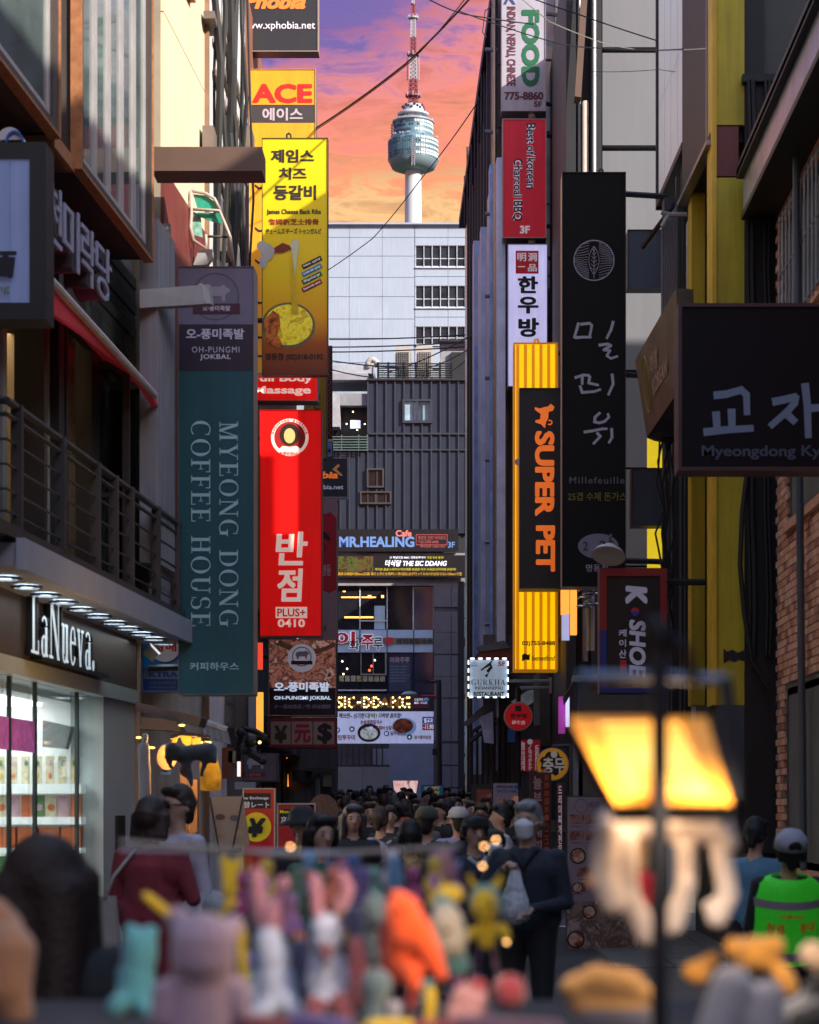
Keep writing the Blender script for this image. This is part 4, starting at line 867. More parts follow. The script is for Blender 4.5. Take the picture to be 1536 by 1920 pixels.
# R4: fascia building on the right: glass wedge, black frame, yellow columns
R4 = PL(3.32, -.03, -1)
fb = thing('yellow_building', 'building with tilted pale glass fascia, black framed box and yellow painted columns', 'building', (2.9, 25, 0))
mb = MB(); R4.box(mb, 23.2, 28, 0, 11.9, -2.2, -.45); mb.build('wall', M('yellow_back', (.10, .095, .08), .7, noise=.2), fb)
fgl = M('fascia_glass', (.78, .86, .95), .4, 0, noise=.06, scale=.8, spec=1)  # pale even colour stands in for the sky reflected in the glass
ya, yb = R4.Y(1283), R4.Y(1235)
for i in range(4):
    a = yb + (ya - yb) * i / 4; b = yb + (ya - yb) * (i + 1) / 4
    for z0, z1 in ((9.2, 10.35), (10.36, 13)): mb = MB(); R4.box(mb, min(a, b) + .015, max(a, b) - .015, z0, z1, -.04, 0); mb.build('glass_panel', fgl, fb)
mb = MB(); R4.box(mb, ya, yb, 9.12, 9.2, -.4, .03); R4.box(mb, yb, yb + .06, 9.1, 13, -.4, .03); R4.box(mb, ya, yb, 9.2, 13, -.4, -.05); mb.build('fascia_frame', dark, fb)
# scratches/cable over glass: bar hanging down
mb = MB(); mb.tube([P(1264, 385, 26.4), P(1206, 463, 27.6)], .035, 6); mb.build('stay_bar', dark, fb)
# black frame
y1_, y2_ = R4.Y(1342), R4.Y(1286); mb = MB(); R4.box(mb, y1_, y2_, 8.55, 13, -.5, 0.04); R4.box(mb, y1_, y2_, 8.45, 8.55, -.5, .06); mb.build('black_frame', black, fb)
mb = MB(); R4.box(mb, y1_ - .02, y2_, 8.42, 8.47, .0, .1); R4.box(mb, y1_ + .25, y1_ + .3, 8.5, 13, .04, .06); mb.build('metal_edge', steel, fb)
# yellow columns facing the camera
col1 = MB().pbox(1344, -60, 1396, 234, 23, .4).pbox(1344, 333, 1396, 1322, 23, .4).build('column', yel, fb)
MB().pbox(1344, 237, 1385, 330, 23.0, .35).build('red_patch', M('brown_red_paint', (.16, .035, .03), .5, noise=.15), fb)
MB().pbox(1336, -60, 1344, 1322, 22.96, .5).build('column_edge', M('yellow_edge', (.75, .45, .02), .5, noise=.2), fb)
MB().pbox(1297, 335, 1322, 1322, 25, .4).build('column', M('yellow_paint_deep', (.62, .40, .01), .5, noise=.1, streak=.2), fb)
MB().pbox(1325, 345, 1337, 1322, 25.2, .2).build('cream_strip', M('cream_strip', (.42, .38, .26), .6), fb)
MB().pbox(1246, 370, 1296, 1400, 26.5, .3).build('dark_bay', M('dark_bay', (.04, .04, .045), .5, noise=.3), fb)
for x in (1251, 1258, 1275, 1283): MB().pbox(x, 560, x + 2.5, 1400, 26.3, .1).build('bay_mullion', M('mullion_brown', 0), fb)
MB().pbox(1290, 413, 1296, 540, 25.9, .2).build('pale_post', M('pale_post', (.5, .42, .4), .5), fb)
for (x0, y0, x1, y1) in ((1268, 330, 1272, 560), (1278, 300, 1282, 560)): MB().pbox(x0, y0, x1, y1, 26.2, .08).build('window_bar', M('bronze_frame', 0), fb)
MB().pbox(1344, 1322, 1396, 1500, 23, .4).build('column_foot', M('slate_foot', (.09, .1, .12), .6, streak=.2), fb)
mb = MB().ppoly([(1357, 1216), (1364, 1222), (1374, 1218), (1384, 1224), (1396, 1219), (1396, 1240), (1386, 1236), (1378, 1242), (1368, 1237), (1357, 1244)], 22.99, .008); mb.build('torn_patch', black, fb)
# corrugated shutter box beside fascia (dark ribs)
sh = MB()
for k in range(7):
    x = 1241 + k * 4.3; sh.prism([P(x, 420 + (x - 1241) * -1.3, 25.5), P(x + 3, 420 + (x - 1241) * -1.3, 25.5), P(x + 3, 640 - k * 9, 25.5), P(x, 640 - k * 9, 25.5)], (0, .1, 0))
sh.build('ribbed_screen', M('ribbed_screen', (.13, .13, .15), .45, .3), fb)
for pts in ([(1240, 398), (1254, 402), (1288, 402)], [(1254, 402), (1241, 425)]): MB().tube([P(x, y, 25.3) for x, y in pts], .025, 6).build('bracket_bar', M('grey_pipe', 0), fb)
# black column with cables, white pipe
bc = thing('black_service_column', 'black service column with hanging cables between the yellow column and the brick wall', 'column', P(1425, 1500, 23))
MB().pbox(1397, 142, 1470, 1600, 22.95, .6).build('casing', black, bc); MB().pbox(1393, 138, 1470, 152, 22.88, .7).build('cap', black, bc)
for x, w_ in ((1404, .02), (1412, .03), (1436, .02), (1443, .015)): MB().tube([P(x + 3 * sin(k * 1.3), 150 + 90 * k, 22.85) for k in range(13)], w_, 5).build('cable', cable_m, bc)
MB().tube([P(1404, 860, 22.8), P(1392, 960, 22.8), P(1388, 1060, 22.8), P(1396, 1150, 22.8), P(1410, 1240, 22.8), P(1440, 1290, 22.8)], .025, 6).build('cable', cable_m, bc)
MB().pbox(1396, -60, 1500, 140, 26, .3).build('rear_wall', M('rear_cream', (.26, .25, .20), .7, noise=.15), fb)
wp = M('white_pipe', (.62, .60, .64), .4)
o = MB().tube([P(1396 + 4, 138, 23.5), P(1399, 60, 23.5), P(1397, 28, 23.5), P(1402, 18, 23.5), P(1415, 16, 23.5), P(1500, 18, 23.5)], .075, 12).build('drain_pipe', wp, smooth=True); tag(o, 'white insulated drain pipe bending over the top of the black service column', 'pipe')
for y in (40, 60, 98, 128): MB().tube([P(1398, y, 23.5), P(1398, y + 3, 23.5)], .08, 12).build('pipe_collar', dark, o).location = -wloc(o)
MB().tube([P(1406, 130, 23.35), P(1402, 60, 23.35), P(1408, 12, 23.35), P(1440, 22, 23.35), P(1500, 26, 23.35)], .03, 6).build('cable', cable_m, o)
# brick building
R5 = PL(3.2, 0, -1)
bb = thing('brick_building', 'old orange brick building with dark windows and a silvery gutter on the far right', 'building', (3.4, 21, 0))
mort = M('mortar', 0)
mb = MB(); R5.box(mb, -30, 22.75, 0, 8.9, -4.2, -.02); mb.build('wall', mort, bb)
random.seed(5)
bm = [M('brick_' + n, c, .8, noise=.25, scale=9, bump=.3) for n, c in (('a', (.68, .32, .20)), ('b', (.56, .23, .15)), ('c', (.74, .42, .30)), ('d', (.36, .15, .11)))]
wins = [(18.2, 22.1, 1.0, 2.75), (19.2, 21.9, 4.35, 5.0), (19.0, 22.2, 6.2, 7.35)]
cand = []; H_, B_ = .075, .215
for r in range(int(8.85 / H_)):
    z = .03 + r * H_; y = 16 + (B_ / 2 if r % 2 else 0)
    while y < 22.6:
        if not any(a - .12 < y < b and c_ - .05 < z < d_ for a, b, c_, d_ in wins): cand.append((y, z))
        y += B_
bme = {}
cand.sort(key=lambda t: (0 if (19.9 < t[0] < 22.5 and (2.9 < t[1] < 4.4 or 5 < t[1] < 6.15)) else 1, t[0]))
rest = [MB() for _ in bm]
for i, (y, z) in enumerate(cand):
    c = random.choice((0, 0, 1, 2, 2, 3)); dx = random.random() * .006
    if i < 300:
        if c not in bme:
            o = MB().box(3.2, 3.23, 0, B_ - .012, 0, H_ - .011).build('brick', bm[c], None); bme[c] = o.data; o.parent = bb; o.location = Vector((-dx, y, z)) - bb.location
        else:
            o = bpy.data.objects.new('brick', bme[c]); COL.objects.link(o); o.parent = bb; o.location = Vector((-dx, y, z)) - bb.location
    else: rest[c].box(3.2 - dx, 3.23, y, y + B_ - .012, z, z + H_ - .011)
# the remaining bricks as one part
mb = MB()
for c, r in enumerate(rest): mb.cur = c; mb.add(r.v, r.f)
o = mb.build('brickwork', bm, bb); o['kind'] = 'stuff'
wf = M('window_brown', (.07, .065, .07), .5, .3); wg = M('window_black', (.02, .022, .028), .06, noise=.4, scale=1.5, spec=.9)
for a, b, c_, d_ in wins:
    f = MB()
    for q in ((a, b, c_, c_ + .07), (a, b, d_ - .07, d_), (a, a + .07, c_ + .07, d_ - .07), (b - .07, b, c_ + .07, d_ - .07)): R5.box(f, *q, -.12, -.02)
    yy = [a + (b - a) * t for t in (.25, .5, .75)]
    for y in yy: R5.box(f, y - .03, y + .03, c_ + .07, d_ - .07, -.12, -.03)
    if d_ - c_ > 1.2: R5.box(f, a + .07, b - .07, d_ - .62, d_ - .56, -.11, -.035)
    fo = f.build('window_frame', wf, bb)
    for y0, y1 in zip([a + .07] + [y + .03 for y in yy], [y - .03 for y in yy] + [b - .07]): m_ = MB(); R5.box(m_, y0, y1, c_ + .07, d_ - .07, -.1, -.08); m_.build('pane', wg, fo)
    m_ = MB(); R5.box(m_, a - .05, b + .05, c_ - .09, c_, -.05, .05); m_.build('sill', bm[0], fo)
# window grille of the upper window
g = MB()
for k in range(14): y = 19.1 + k * .23; g.tube([R5.pt(y, 6.15, .06), R5.pt(y, 7.4, .06)], .012, 5)
for z in (6.2, 6.8, 7.35): g.tube([R5.pt(19, z, .06), R5.pt(22.2, z, .06)], .015, 5)
g.build('window_grille', M('grey_pipe', 0), bb)
# gutter canopy
sil = M('silver_flashing', (.45, .46, .55), .3, .5, noise=.35, scale=4); y0_, y1_ = 17, 22.8
mb = MB()
def slab(mb, o0, o1, z0, z1): R5.box(mb, y0_, y1_, z0, z1, o0, o1)
slab(mb, 0.0, .33, 7.62, 8.0); mb.build('gutter_face', sil, bb); mb = MB(); slab(mb, 0, .4, 8.0, 8.06); slab(mb, .32, .4, 7.98, 8.1); mb.build('gutter_lip', dark, bb); mb = MB(); slab(mb, 0, .35, 7.56, 7.62); mb.build('gutter_soffit', black, bb)
mb = MB(); mb.tube([R5.pt(20.6, 7.6, .12), R5.pt(20.6, 1, .05)], .035, 8); mb.build('downpipe', M('slate_foot', 0), bb)
mb = MB(); R5.box(mb, 19.5, 22.7, .0, .9, -.0, .04); mb.build('plinth', M('plinth', (.12, .10, .10), .8, noise=.3), bb)
for k in range(12): m_ = MB(); R5.box(m_, 19.6 + k * .25, 19.68 + k * .25, .05, .95, .06, .1); m_.build('fence_board', M('fence_brown', (.12, .08, .07), .7), bb)
# unseen neighbours; the tall one is added to shade the alley
o = MB().box(7.2, 14, -60, 23.3, 0, 14.4).build('unseen_block', M('rear_wall', 0)); tag(o, 'tall unseen grey block added behind the brick building to shade the left walls', 'building')
o = MB().box(3.2, 7, -60, -30.1, 0, 14).build('unseen_block', M('rear_wall', 0)); tag(o, 'grey block further back along the right side of the alley', 'building')
# ground floor things on the right, beyond the pillar
lowr = thing('snack_shop', 'low dark shop front with awning and lit edge behind the work lamp', 'shop', (2.4, 27, 0))
MB().pbox(1085, 1278, 1250, 1500, 28, .3).build('fascia_board', M('olive_board', (.15, .13, .11), .7, noise=.1), lowr)
mb = MB().ppoly([(1058, 1306), (1085, 1262), (1085, 1278), (1060, 1320)], 28, .4); mb.build('awning_edge', dark, lowr)
MB().pbox(1075, 1266, 1250, 1278, 27.9, .5).build('awning_edge', M('fascia_grey', 0), lowr)
MB().pbox(1048, 1306, 1060, 1375, 29, .2).build('magenta_panel', M('magenta_lit', (.45, .05, .35), emit=.35, noise=.2), lowr)
MB().pbox(1062, 1306, 1068, 1362, 28.8, .2).build('light_tube', M('tube_violet', (.5, .5, 1), emit=1.3, noise=0), lowr)
MB().pbox(1070, 1395, 1250, 1780, 28.4, .3).build('shutter', M('shutter_dark', (.07, .06, .06), .6, noise=.2), lowr)
MB().pbox(1076, 1395, 1093, 1780, 28.0, .2).build('pale_panel', M('pale_pillar', 0), lowr)
MB().pbox(1078, 1378, 1250, 1396, 27.7, .5).build('shelf_edge', M('shelf_brown', (.12, .09, .08), .6), lowr)
rl = thing('restaurant_front', 'dim restaurant front with stair rails, posters and a hanging plastic sheet on the right', 'shop', (1.2, 40, zg(40)))
MB().pbox(906, 1190, 1070, 1560, 36.9, .05).build('wall', M('shop_row_dark', 0), rl)
awn = M('awning_grey', (.10, .10, .11), .7, noise=.25)
MB().ppoly([(868, 1356), (912, 1318), (918, 1330), (876, 1362)], 36.2, .3).build('awning', awn, rl)
MB().ppoly([(893, 1212), (945, 1201), (958, 1214), (900, 1222)], 36.1, .3).build('awning', awn, rl)
MB().ppoly([(880, 1240), (900, 1222), (955, 1214), (985, 1262), (958, 1262), (940, 1234)], 36.15, .3).build('awning_red', M('awning_dullred', (.16, .03, .03), .7, noise=.4), rl)
for k in range(8): MB().tube([P(885 + k * 10, 1370 - k * 5, 36.3), P(885 + k * 10, 1470, 36.3)], .022, 5).build('stair_rail', cable_m, rl)
MB().tube([P(880, 1392, 36.3), P(930, 1352, 36.3)], .04, 5).build('handrail', dark, rl); MB().tube([P(885, 1372, 36.3), P(930, 1345, 36.3)], .03, 5).build('handrail', dark, rl)
MB().ppoly([(900, 1345), (924, 1334), (926, 1395), (908, 1392)], 36.2, .1).build('plastic_sheet', M('plastic_pale', (.25, .25, .42), .3, noise=.5, scale=4, bump=.5, emit=.08), rl)
MB().ppoly([(958, 1316), (990, 1295), (1012, 1292), (1010, 1310), (985, 1326)], 36.35, .1).build('plastic_sheet', M('plastic_white', (.42, .46, .52), .3, noise=.5, scale=4, bump=.5, emit=.08), rl)
MB().pbox(935, 1275, 950, 1560, 36.45, .2).build('post', black, rl); MB().pbox(884, 1452, 922, 1560, 36.3, .1).build('poster_dark', M('poster_slate', (.04, .045, .05), .5), rl)
MB().pbox(894, 1480, 922, 1540, 36.25, .05).build('poster', Mphoto('poster_food', ('#8a7870', '#702828', '#403030', '#a09888'), 3, .2), rl)
for (x0, y0, x1, y1, m_) in ((952, 1365, 966, 1392, M('blue_cloth', (.04, .12, .4), .6)), (1001, 1262, 1012, 1360, M('post_grey', (.2, .2, .21), .6)), (1030, 1270, 1036, 1300, M('pale_post', 0))): MB().pbox(x0, y0, x1, y1, 36.2, .1).build('trim_board', m_, rl)
for z_, a, b in ((1277, 950, 1032), (1290, 975, 1028)): MB().tube([P(a, z_, 36), P(b, z_, 36)], .03, 6).build('bracket_bar', M('grey_pipe', 0), rl)
# ================================================================ hanging signs
def sign(label, box, Y, t, face, side, parts=True, tilt=0, frame=None, name='shop_sign', cat='sign', fw=.03, wall=None):
    x0, y0, x1, y1 = box; c = P((x0 + x1) / 2, (y0 + y1) / 2, Y)
    r = thing(name, label, cat, c)
    MB().pbox(x0, y0, x1, y1, Y + .012, t).build('case', side, r)
    e = fw / Y * F * .5
    MB().pbox(x0 + e, y0 + e, x1 - e, y1 - e, Y, .012).build('face', face, r)
    if frame is not None:
        f = MB(); 
        for q in ((x0, y0, x1, y0 + e), (x0, y1 - e, x1, y1), (x0, y0 + e, x0 + e, y1 - e), (x1 - e, y0 + e, x1, y1 - e)): f.pbox(*q, Y - .015, .027)
        f.build('frame', frame, r)
    if wall:  # brackets back to the wall
        xw, ys_ = wall
        for yy in ys_: MB().tube([P((x0 + x1) / 2, yy, Y + t * .5), Vector((xw, Y + t * .5, P(0, yy, Y).z))], .035, 6).build('bracket', dark, r)
    if tilt: r.rotation_euler.y = radians(tilt)
    return r
def pband(r, box, Y, m, name='print_panel', d=.0015, t=.001): return MB().pbox(*box, Y - d - t, t).build(name, m, r)
case_d = M('case_dark', '#3a383c', .5, .2, noise=.15); case_w = M('case_white', '#b8a898', .5, noise=.15); alu = M('case_alu', '#9a9094', .35, .6, noise=.1)
org = M('letters_orange', '#ff7a2a', emit=.35, noise=0); wht = M('letters_white', '#e8e0ea', emit=.12, noise=0)
# dark web address signs
g1 = M('sign_graphite', '#2a2a2e', .5, noise=.06)
r = sign('dark grey sign with orange letters and a white web address at the top edge', (445, -70, 597, 96), 38, .35, g1, alu, frame=case_w, fw=.02, wall=(-3.6, (-20, 60)))
T(r, 'Phobia', (456, -12, 573, 17), 38 - .004, org, bold=.05, shear=.3); T(r, 'www.xphobia.net', (450, 40, 591, 58), 38 - .004, wht, bold=.005)
r = sign('small dark sign with orange letters and web address halfway down the alley', (585, 858, 653, 933), 58, .4, g1, alu, frame=alu, fw=.05, wall=(-6, (870, 920)))
T(r, 'phobia', (560, 884, 634, 901), 58 - .004, org, bold=.04, shear=.15); T(r, 'xphobia.net', (577, 909, 644, 920), 58 - .004, wht)
mb = MB().ppoly([(623, 880), (634, 870), (638, 873), (631, 880), (640, 888), (643, 892), (638, 892), (629, 884)], 57.99, .002); mb.build('hand_mark', M('hand_tan', '#c07a40', emit=.2, noise=0), r)
# ACE
yl = M('sign_yellow', '#e2a422', .45, noise=.05, emit=.1); Y = 36
r = sign('tall yellow sign with big red capital letters over a dark band', (467, 129, 592, 700), Y, .4, yl, alu, frame=case_w, fw=.015, wall=(-3.7, (180, 520)))
T(r, 'ACE', (473, 157, 586, 193), Y - .004, M('letters_red', '#e01812', emit=.15, noise=0), bold=.045); pband(r, (469, 196, 590, 230), Y, M('band_grey', '#3c3a3c', .5)); T(r, '에이스', (492, 202, 568, 226), Y - .006, M('letters_lilac', '#b8aab4', noise=0), bold=.03)
for y in (345, 425, 485, 560, 625, 660): MB().ppoly([(478, y), (486, y + 6), (493, y + 5), (493, y + 9), (485, y + 10), (478, y + 4)], Y - .006, .004).build('brush_mark', inkk, r)
# James cheese ribs
Y = 31
m = bpy.data.materials.new('sign_yellow_orange'); m.use_nodes = True; n = m.node_tree.nodes; l = m.node_tree.links; b = n['Principled BSDF']; b.inputs['Roughness'].default_value = .35
t_ = n.new('ShaderNodeTexCoord'); sp = n.new('ShaderNodeSeparateXYZ'); l.new(t_.outputs['Generated'], sp.inputs[0]); rp = n.new('ShaderNodeValToRGB'); l.new(sp.outputs[2], rp.inputs[0])
for i, (q, c) in enumerate(((0, '#5a2418'), (.13, '#8a4010'), (.24, '#c88a08'), (.42, '#c8a80c'), (1, '#d2be0c'))):
    e = rp.color_ramp.elements[i] if i < 2 else rp.color_ramp.elements.new(q); e.position = q; e.color = (*hx_(c), 1)
l.new(rp.outputs[0], b.inputs['Base Color']); l.new(rp.outputs[0], b.inputs['Emission Color']); b.inputs['Emission Strength'].default_value = .05
r = sign('tall yellow restaurant sign with black Korean letters over a photo of melted cheese', (491, 258, 615, 703), Y, .16, m, case_d, frame=M('frame_brown', '#4a3a20', .4), fw=.02, wall=(-3.5, (300, 600)))
blk = M('letters_black', '#1c1410', noise=0)
T(r, '제임스', (508, 280, 589, 305), Y - .004, blk, bold=.035); T(r, '치즈', (523, 314, 575, 337), Y - .004, blk, bold=.035); T(r, '등갈비', (513, 347, 593, 375), Y - .004, blk, bold=.035)
T(r, 'James Cheese Back Ribs', (500, 392, 602, 404), Y - .004, blk, bold=.03); T(r, '詹姆斯芝士排骨', (503, 410, 598, 422), Y - .004, M('letters_darkred', '#8a1a10', noise=0), bold=.03); T(r, 'ヂェームズ·チーズ·トゥンガルビ', (498, 428, 603, 439), Y - .004, blk, bold=.03)
T(r, '명동점 (02)318-0192', (498, 662, 606, 677), Y - .004, blk, bold=.03)
for i, (c, s_) in enumerate((('#2a2a20', 'Not spicy'), ('#1a78a8', 'Little bit spicy'), ('#1a6a38', 'Spicy'), ('#8a1f24', 'Extremely spicy'))):
    y = 492 + i * 14.5; q = MB(); a = P(567, y + 9, Y - .006); c2 = P(603, y - 9, Y - .006); q.tube([a, c2], .035, 8); o = q.build('pill_mark', M('pill_%d' % i, c, noise=0), r); 
    o.scale = (1, .05, 1); o.location.y = (Y - .006 - r.location.y) * .95
    vs, fs = font_mesh(s_, .02); vs = norm(vs); mb = MB(); uu = (c2 - a) * .86; o_ = a + uu * .07 + Vector((.015, -.012, -.018)); lay(vs, fs, o_, uu, Vector((-.018, 0, .034)), Vector((0, -1, 0)), mb); mb.build('lettering', wht, r)
MB().disc(P(541, 610, Y - .003), .37, .001, 40, sz=.86).build('bowl_edge', M('bowl_grey', '#6a705a', .3, .3), r)
MB().disc(P(541, 609, Y - .006), .335, .001, 40, sz=.84).build('cheese', Mphoto('cheese', ('#6a5a08', '#e0c010', '#f0e040', '#b89008', '#e8d428'), 6, .15), r)
MB().ppoly([(495, 600), (512, 582), (524, 590), (526, 610), (520, 628), (530, 645), (520, 652), (500, 640)], Y - .012, .002).build('rib_meat', Mphoto('rib_meat', ('#3a0c06', '#8a3a14', '#b86a28', '#4a1408'), 8, .15), r)
MB().ppoly([(543, 480), (552, 476), (556, 520), (560, 590), (546, 590), (548, 540)], Y - .012, .001).build('cheese_pull', M('cheese_pull', '#d8b408', noise=.15, scale=12), r)
MB().ppoly([(543, 460), (551, 448), (562, 452), (558, 480), (553, 520), (549, 480)], Y - .015, .001).build('cheese_top', M('cheese_white', '#c8c8a8', noise=.1), r)
MB().ppoly([(512, 466), (530, 455), (543, 460), (547, 467), (530, 474), (514, 474)], Y - .018, .001).build('rib_bone', M('rib_red', '#7a2414', noise=.3, scale=20), r)
mb = MB()
for (x, y, q) in ((499, 468, .09), (503, 478, .07), (495, 486, .06), (491, 461, .07), (493, 496, .05), (507, 470, .06)): mb.disc(P(x, y, Y - .02 - q * .01), q, .001, 16)
mb.build('glove', M('glove_white', '#a8a8ac', noise=.1), r)
mb = MB(); mb.tube([P(538, 258, Y), P(538, 252, Y), P(541, 250, Y), P(545, 252, Y), P(546, 258, Y)], .015, 6); mb.build('hook', dark, r)
# teal coffee sign
Y = 23.4; teal = M('sign_teal', '#0f5560', .5, noise=.05, streak=.06)
r = sign('very tall teal sign with sideways pale serif letters and a pig emblem on top', (334, 499, 476, 1302), Y, .45, teal, alu, frame=M('frame_silver', '#7a7a84', .4, .5), fw=.012, tilt=.0, wall=(-3.3, (560, 1000, 1250)))
pband(r, (335, 500.5, 475, 608), Y, M('panel_lilac', '#77718c', .5, noise=.04)); pband(r, (335, 608, 475, 695), Y, M('panel_navy', '#2b2438', .5, noise=.04))
gy = M('print_mauve', '#4e485e', noise=0); lt = M('letters_palelilac', '#b4b0c8', emit=.1, noise=0); se = M('letters_seafoam', '#8fb2bf', emit=.08, noise=0)
MB().ring(P(404, 556, Y - .004), .235, .248, .002).build('emblem_ring', gy, r)
def pig(r, cx, cy, s_, Y, m_):
    pts = [(-22, -2), (-19, -10), (-8, -14), (8, -14), (15, -18), (19, -13), (25, -10), (26, -5), (18, -1), (17, 12), (12, 12), (11, 3), (-9, 3), (-11, 12), (-17, 12), (-18, 4)]
    MB().ppoly([(cx + x * s_, cy + y * s_) for x, y in pts], Y, .002).build('pig_emblem', m_, r)
pig(r, 404, 552, 1.05, Y - .006, M('print_palepig', '#9a94a8', noise=0)); pband(r, (362, 569, 450, 588), Y, M('ribbon_maroon', '#4a2038', noise=0), d=.008); T(r, '오·풍미족발', (380, 573, 432, 583), Y - .01, lt, bold=.02)
T(r, '오-풍미족발', (349, 616, 458, 636), Y - .004, lt, bold=.03); T(r, 'OH-PUNGMI', (360, 650, 449, 661), Y - .004, lt, bold=.0, spacing=1.2); T(r, 'JOKBAL', (375, 664, 433, 676), Y - .004, lt, bold=.02, spacing=1.1)
T(r, 'MYEONG DONG', (411, 790, 447, 1175), Y - .004, se, rot=-90, serif=True); T(r, 'COFFEE HOUSE', (358, 789, 395, 1174), Y - .004, se, rot=-90, serif=True)
T(r, '커피하우스', (356, 1242, 448, 1257), Y - .004, se, bold=.02)
# full body massage
Y = 37; rl_ = M('sign_red_lit', '#f01818', .4, emit=.5, noise=.06)
r = sign('red lit sign with rounded white letters offering massage, under the yellow signs', (470, 655, 596, 752), Y, .4, rl_, case_w, frame=case_w, fw=.03, wall=(-3.7, (700,)))
T(r, 'Full Body', (474, 702, 586, 719), Y - .004, M('letters_cream_lit', '#ffe8dc', emit=.45, noise=0), bold=.03); T(r, 'Massage', (476, 724, 583, 742), Y - .004, M('letters_cream_lit', 0), bold=.03)
# red sign with portrait emblem (plain generic cook)
Y = 34; rd = M('sign_red_big', '#ff0a08', .4, noise=.08, scale=1.2, emit=.28)
r = sign('tall bright red sign with white brush letters and a round white portrait emblem', (487, 768, 603, 1193), Y, .4, rd, M('case_pink', '#a88078', .5), frame=M('frame_red', '#b81010', .4), fw=.02, wall=(-3.5, (820, 1150)))
cr_ = M('letters_cream', '#ffe4d4', emit=.3, noise=0)
MB().ring(P(543.5, 820, Y - .004), .238, .285, .002).build('emblem_ring', cr_, r); MB().disc(P(543.5, 820, Y - .002), .24, .001).build('emblem_disc', M('emblem_dark_red', '#b01010', noise=0), r)
MB().disc(P(543, 815, Y - .004), .15, .001, 24, sz=1.1).build('portrait_hair', M('portrait_black', '#2a1410', noise=0), r); MB().disc(P(543, 817, Y - .006), .085, .001, 20, sz=1.35).build('portrait_face', M('portrait_skin', '#dcc07a', noise=0, emit=.1), r)
MB().ppoly([(522, 843), (530, 836), (543, 838), (556, 836), (566, 843), (558, 850), (543, 853), (528, 850)], Y - .008, .001).build('portrait_coat', cr_, r)
for a in range(-75, 80, 10):  # small letters round the emblem ring
    an = radians(a); ch = 'HONGKONG BANJEOM'[(a + 75) // 10]
    if ch != ' ': x = 543.5 + sin(an) * 32.3; y = 820 - cos(an) * 32.3; T(r, ch, (x - 1.7, y - 2.2, x + 1.7, y + 2.2), Y - .008, M('letters_red', 0), bold=.03)
T(r, '홍콩반점0410', (524, 847, 565, 854), Y - .012, M('letters_red', 0), bold=.02)
for ch, bx in (('반', (517, 997, 577, 1060)), ('점', (520, 1066, 568, 1128))): T(r, ch, bx, Y - .004, cr_, bold=.03, shear=.06)
pband(r, (517, 1138, 576, 1159), Y, cr_); T(r, 'PLUS+', (520, 1141, 573, 1156), Y - .006, M('letters_red', 0), bold=.02); T(r, '0410', (521, 1161, 572, 1176), Y - .004, cr_, bold=.03)
# pink and red sign behind it
Y = 40; r = sign('greyish pink sign with red round patch partly hidden behind the bright red sign', (560, 937, 632, 1200), Y, .35, M('sign_pinkgrey', '#a88890', .5, noise=.08), alu, wall=(-3.6, (1000,)))
MB().ppoly([(604, 965), (620, 960), (631, 972), (631, 1105), (618, 1112), (604, 1106)], Y - .004, .002).build('red_patch', M('print_crimson', '#a01028', noise=.1, emit=.05), r); MB().ppoly([(604, 995), (616, 1002), (621, 1015), (612, 1012), (604, 1008)], Y - .008, .002).build('brush_mark', inkk, r); MB().ring(P(604, 1028, Y - .008), .06, .08, .002).build('brush_ring', inkk, r)
T(r, '명동', (604, 1058, 621, 1080), Y - .008, M('print_pinkish', 0), bold=.03); T(r, '갈비', (594, 1172, 612, 1186), Y - .005, inkk, bold=.02)
# meat picture sign
Y = 38; r = sign('square restaurant sign with sliced pork photo, round white emblem and white letters', (503, 1198, 631, 1343), Y, .4, Mphoto('pork_photo', ('#1a100c', '#6a3424', '#b87a68', '#4a2018', '#d8a898', '#3a2018'), 3.6, .3, dist=.4, stretch=(1, 1, 1.3)), case_d, frame=M('frame_tan', '#8a7468', .4), fw=.03, wall=(-3.6, (1230,)))
pband(r, (505, 1290, 629, 1341), Y, M('panel_darkblue', '#1c2034', .4, noise=.2, scale=3)); MB().ppoly([(525, 1200), (560, 1216), (600, 1216), (629, 1204), (629, 1212), (598, 1226), (555, 1226), (518, 1208)], Y - .003, .002).build('dish_edge', M('dish_wood', '#9a6a48', noise=.2), r)
MB().disc(P(566, 1234, Y - .004), .24, .002).build('emblem_disc', M('emblem_white', '#d0ccd8', emit=.15, noise=0), r); MB().ring(P(566, 1231, Y - .007), .15, .165, .002).build('emblem_ring', M('print_mauve', 0), r); pig(r, 566, 1229, .55, Y - .01, M('print_palepig', 0)); pband(r, (546, 1239, 586, 1246), Y, M('ribbon_maroon', 0), d=.012)
wb_l = M('letters_bluewhite', '#d8e8ff', emit=.5, noise=0)
T(r, '오-풍미족발', (514, 1279, 618, 1297), Y - .006, wb_l, bold=.04); T(r, 'OH-PUNGMI JOKBAL', (514, 1305, 621, 1314), Y - .006, wb_l, bold=.04); T(r, 'オー風味豚足 / 噢-风味猪蹄', (514, 1321, 620, 1329), Y - .006, M('letters_dimblue', '#8a94b0', noise=0), bold=.02)
# currency sign
cur = M('panel_cream', '#a89890', .5, noise=.08); Y = 38
r = sign('three panel currency exchange sign with yen, yuan and dollar marks on cream', (505, 1345, 631, 1403), Y, .3, M('sign_maroon', '#8a2434', .5), M('sign_maroon', 0), wall=(-3.6, (1380,)))
for (x0, x1, ch, mm, bx) in ((508, 545, '¥', '#3c3c24', (514, 1360, 539, 1394)), (547, 586, '元', '#b02444', (552, 1358, 583, 1393)), (588, 627, '$', '#2c2438', (595, 1356, 623, 1395))):
    pband(r, (x0, 1353, x1, 1396), Y, cur, 'panel', d=.004); T(r, ch, bx, Y - .008, M('ink' + mm, mm, noise=0), bold=.05)
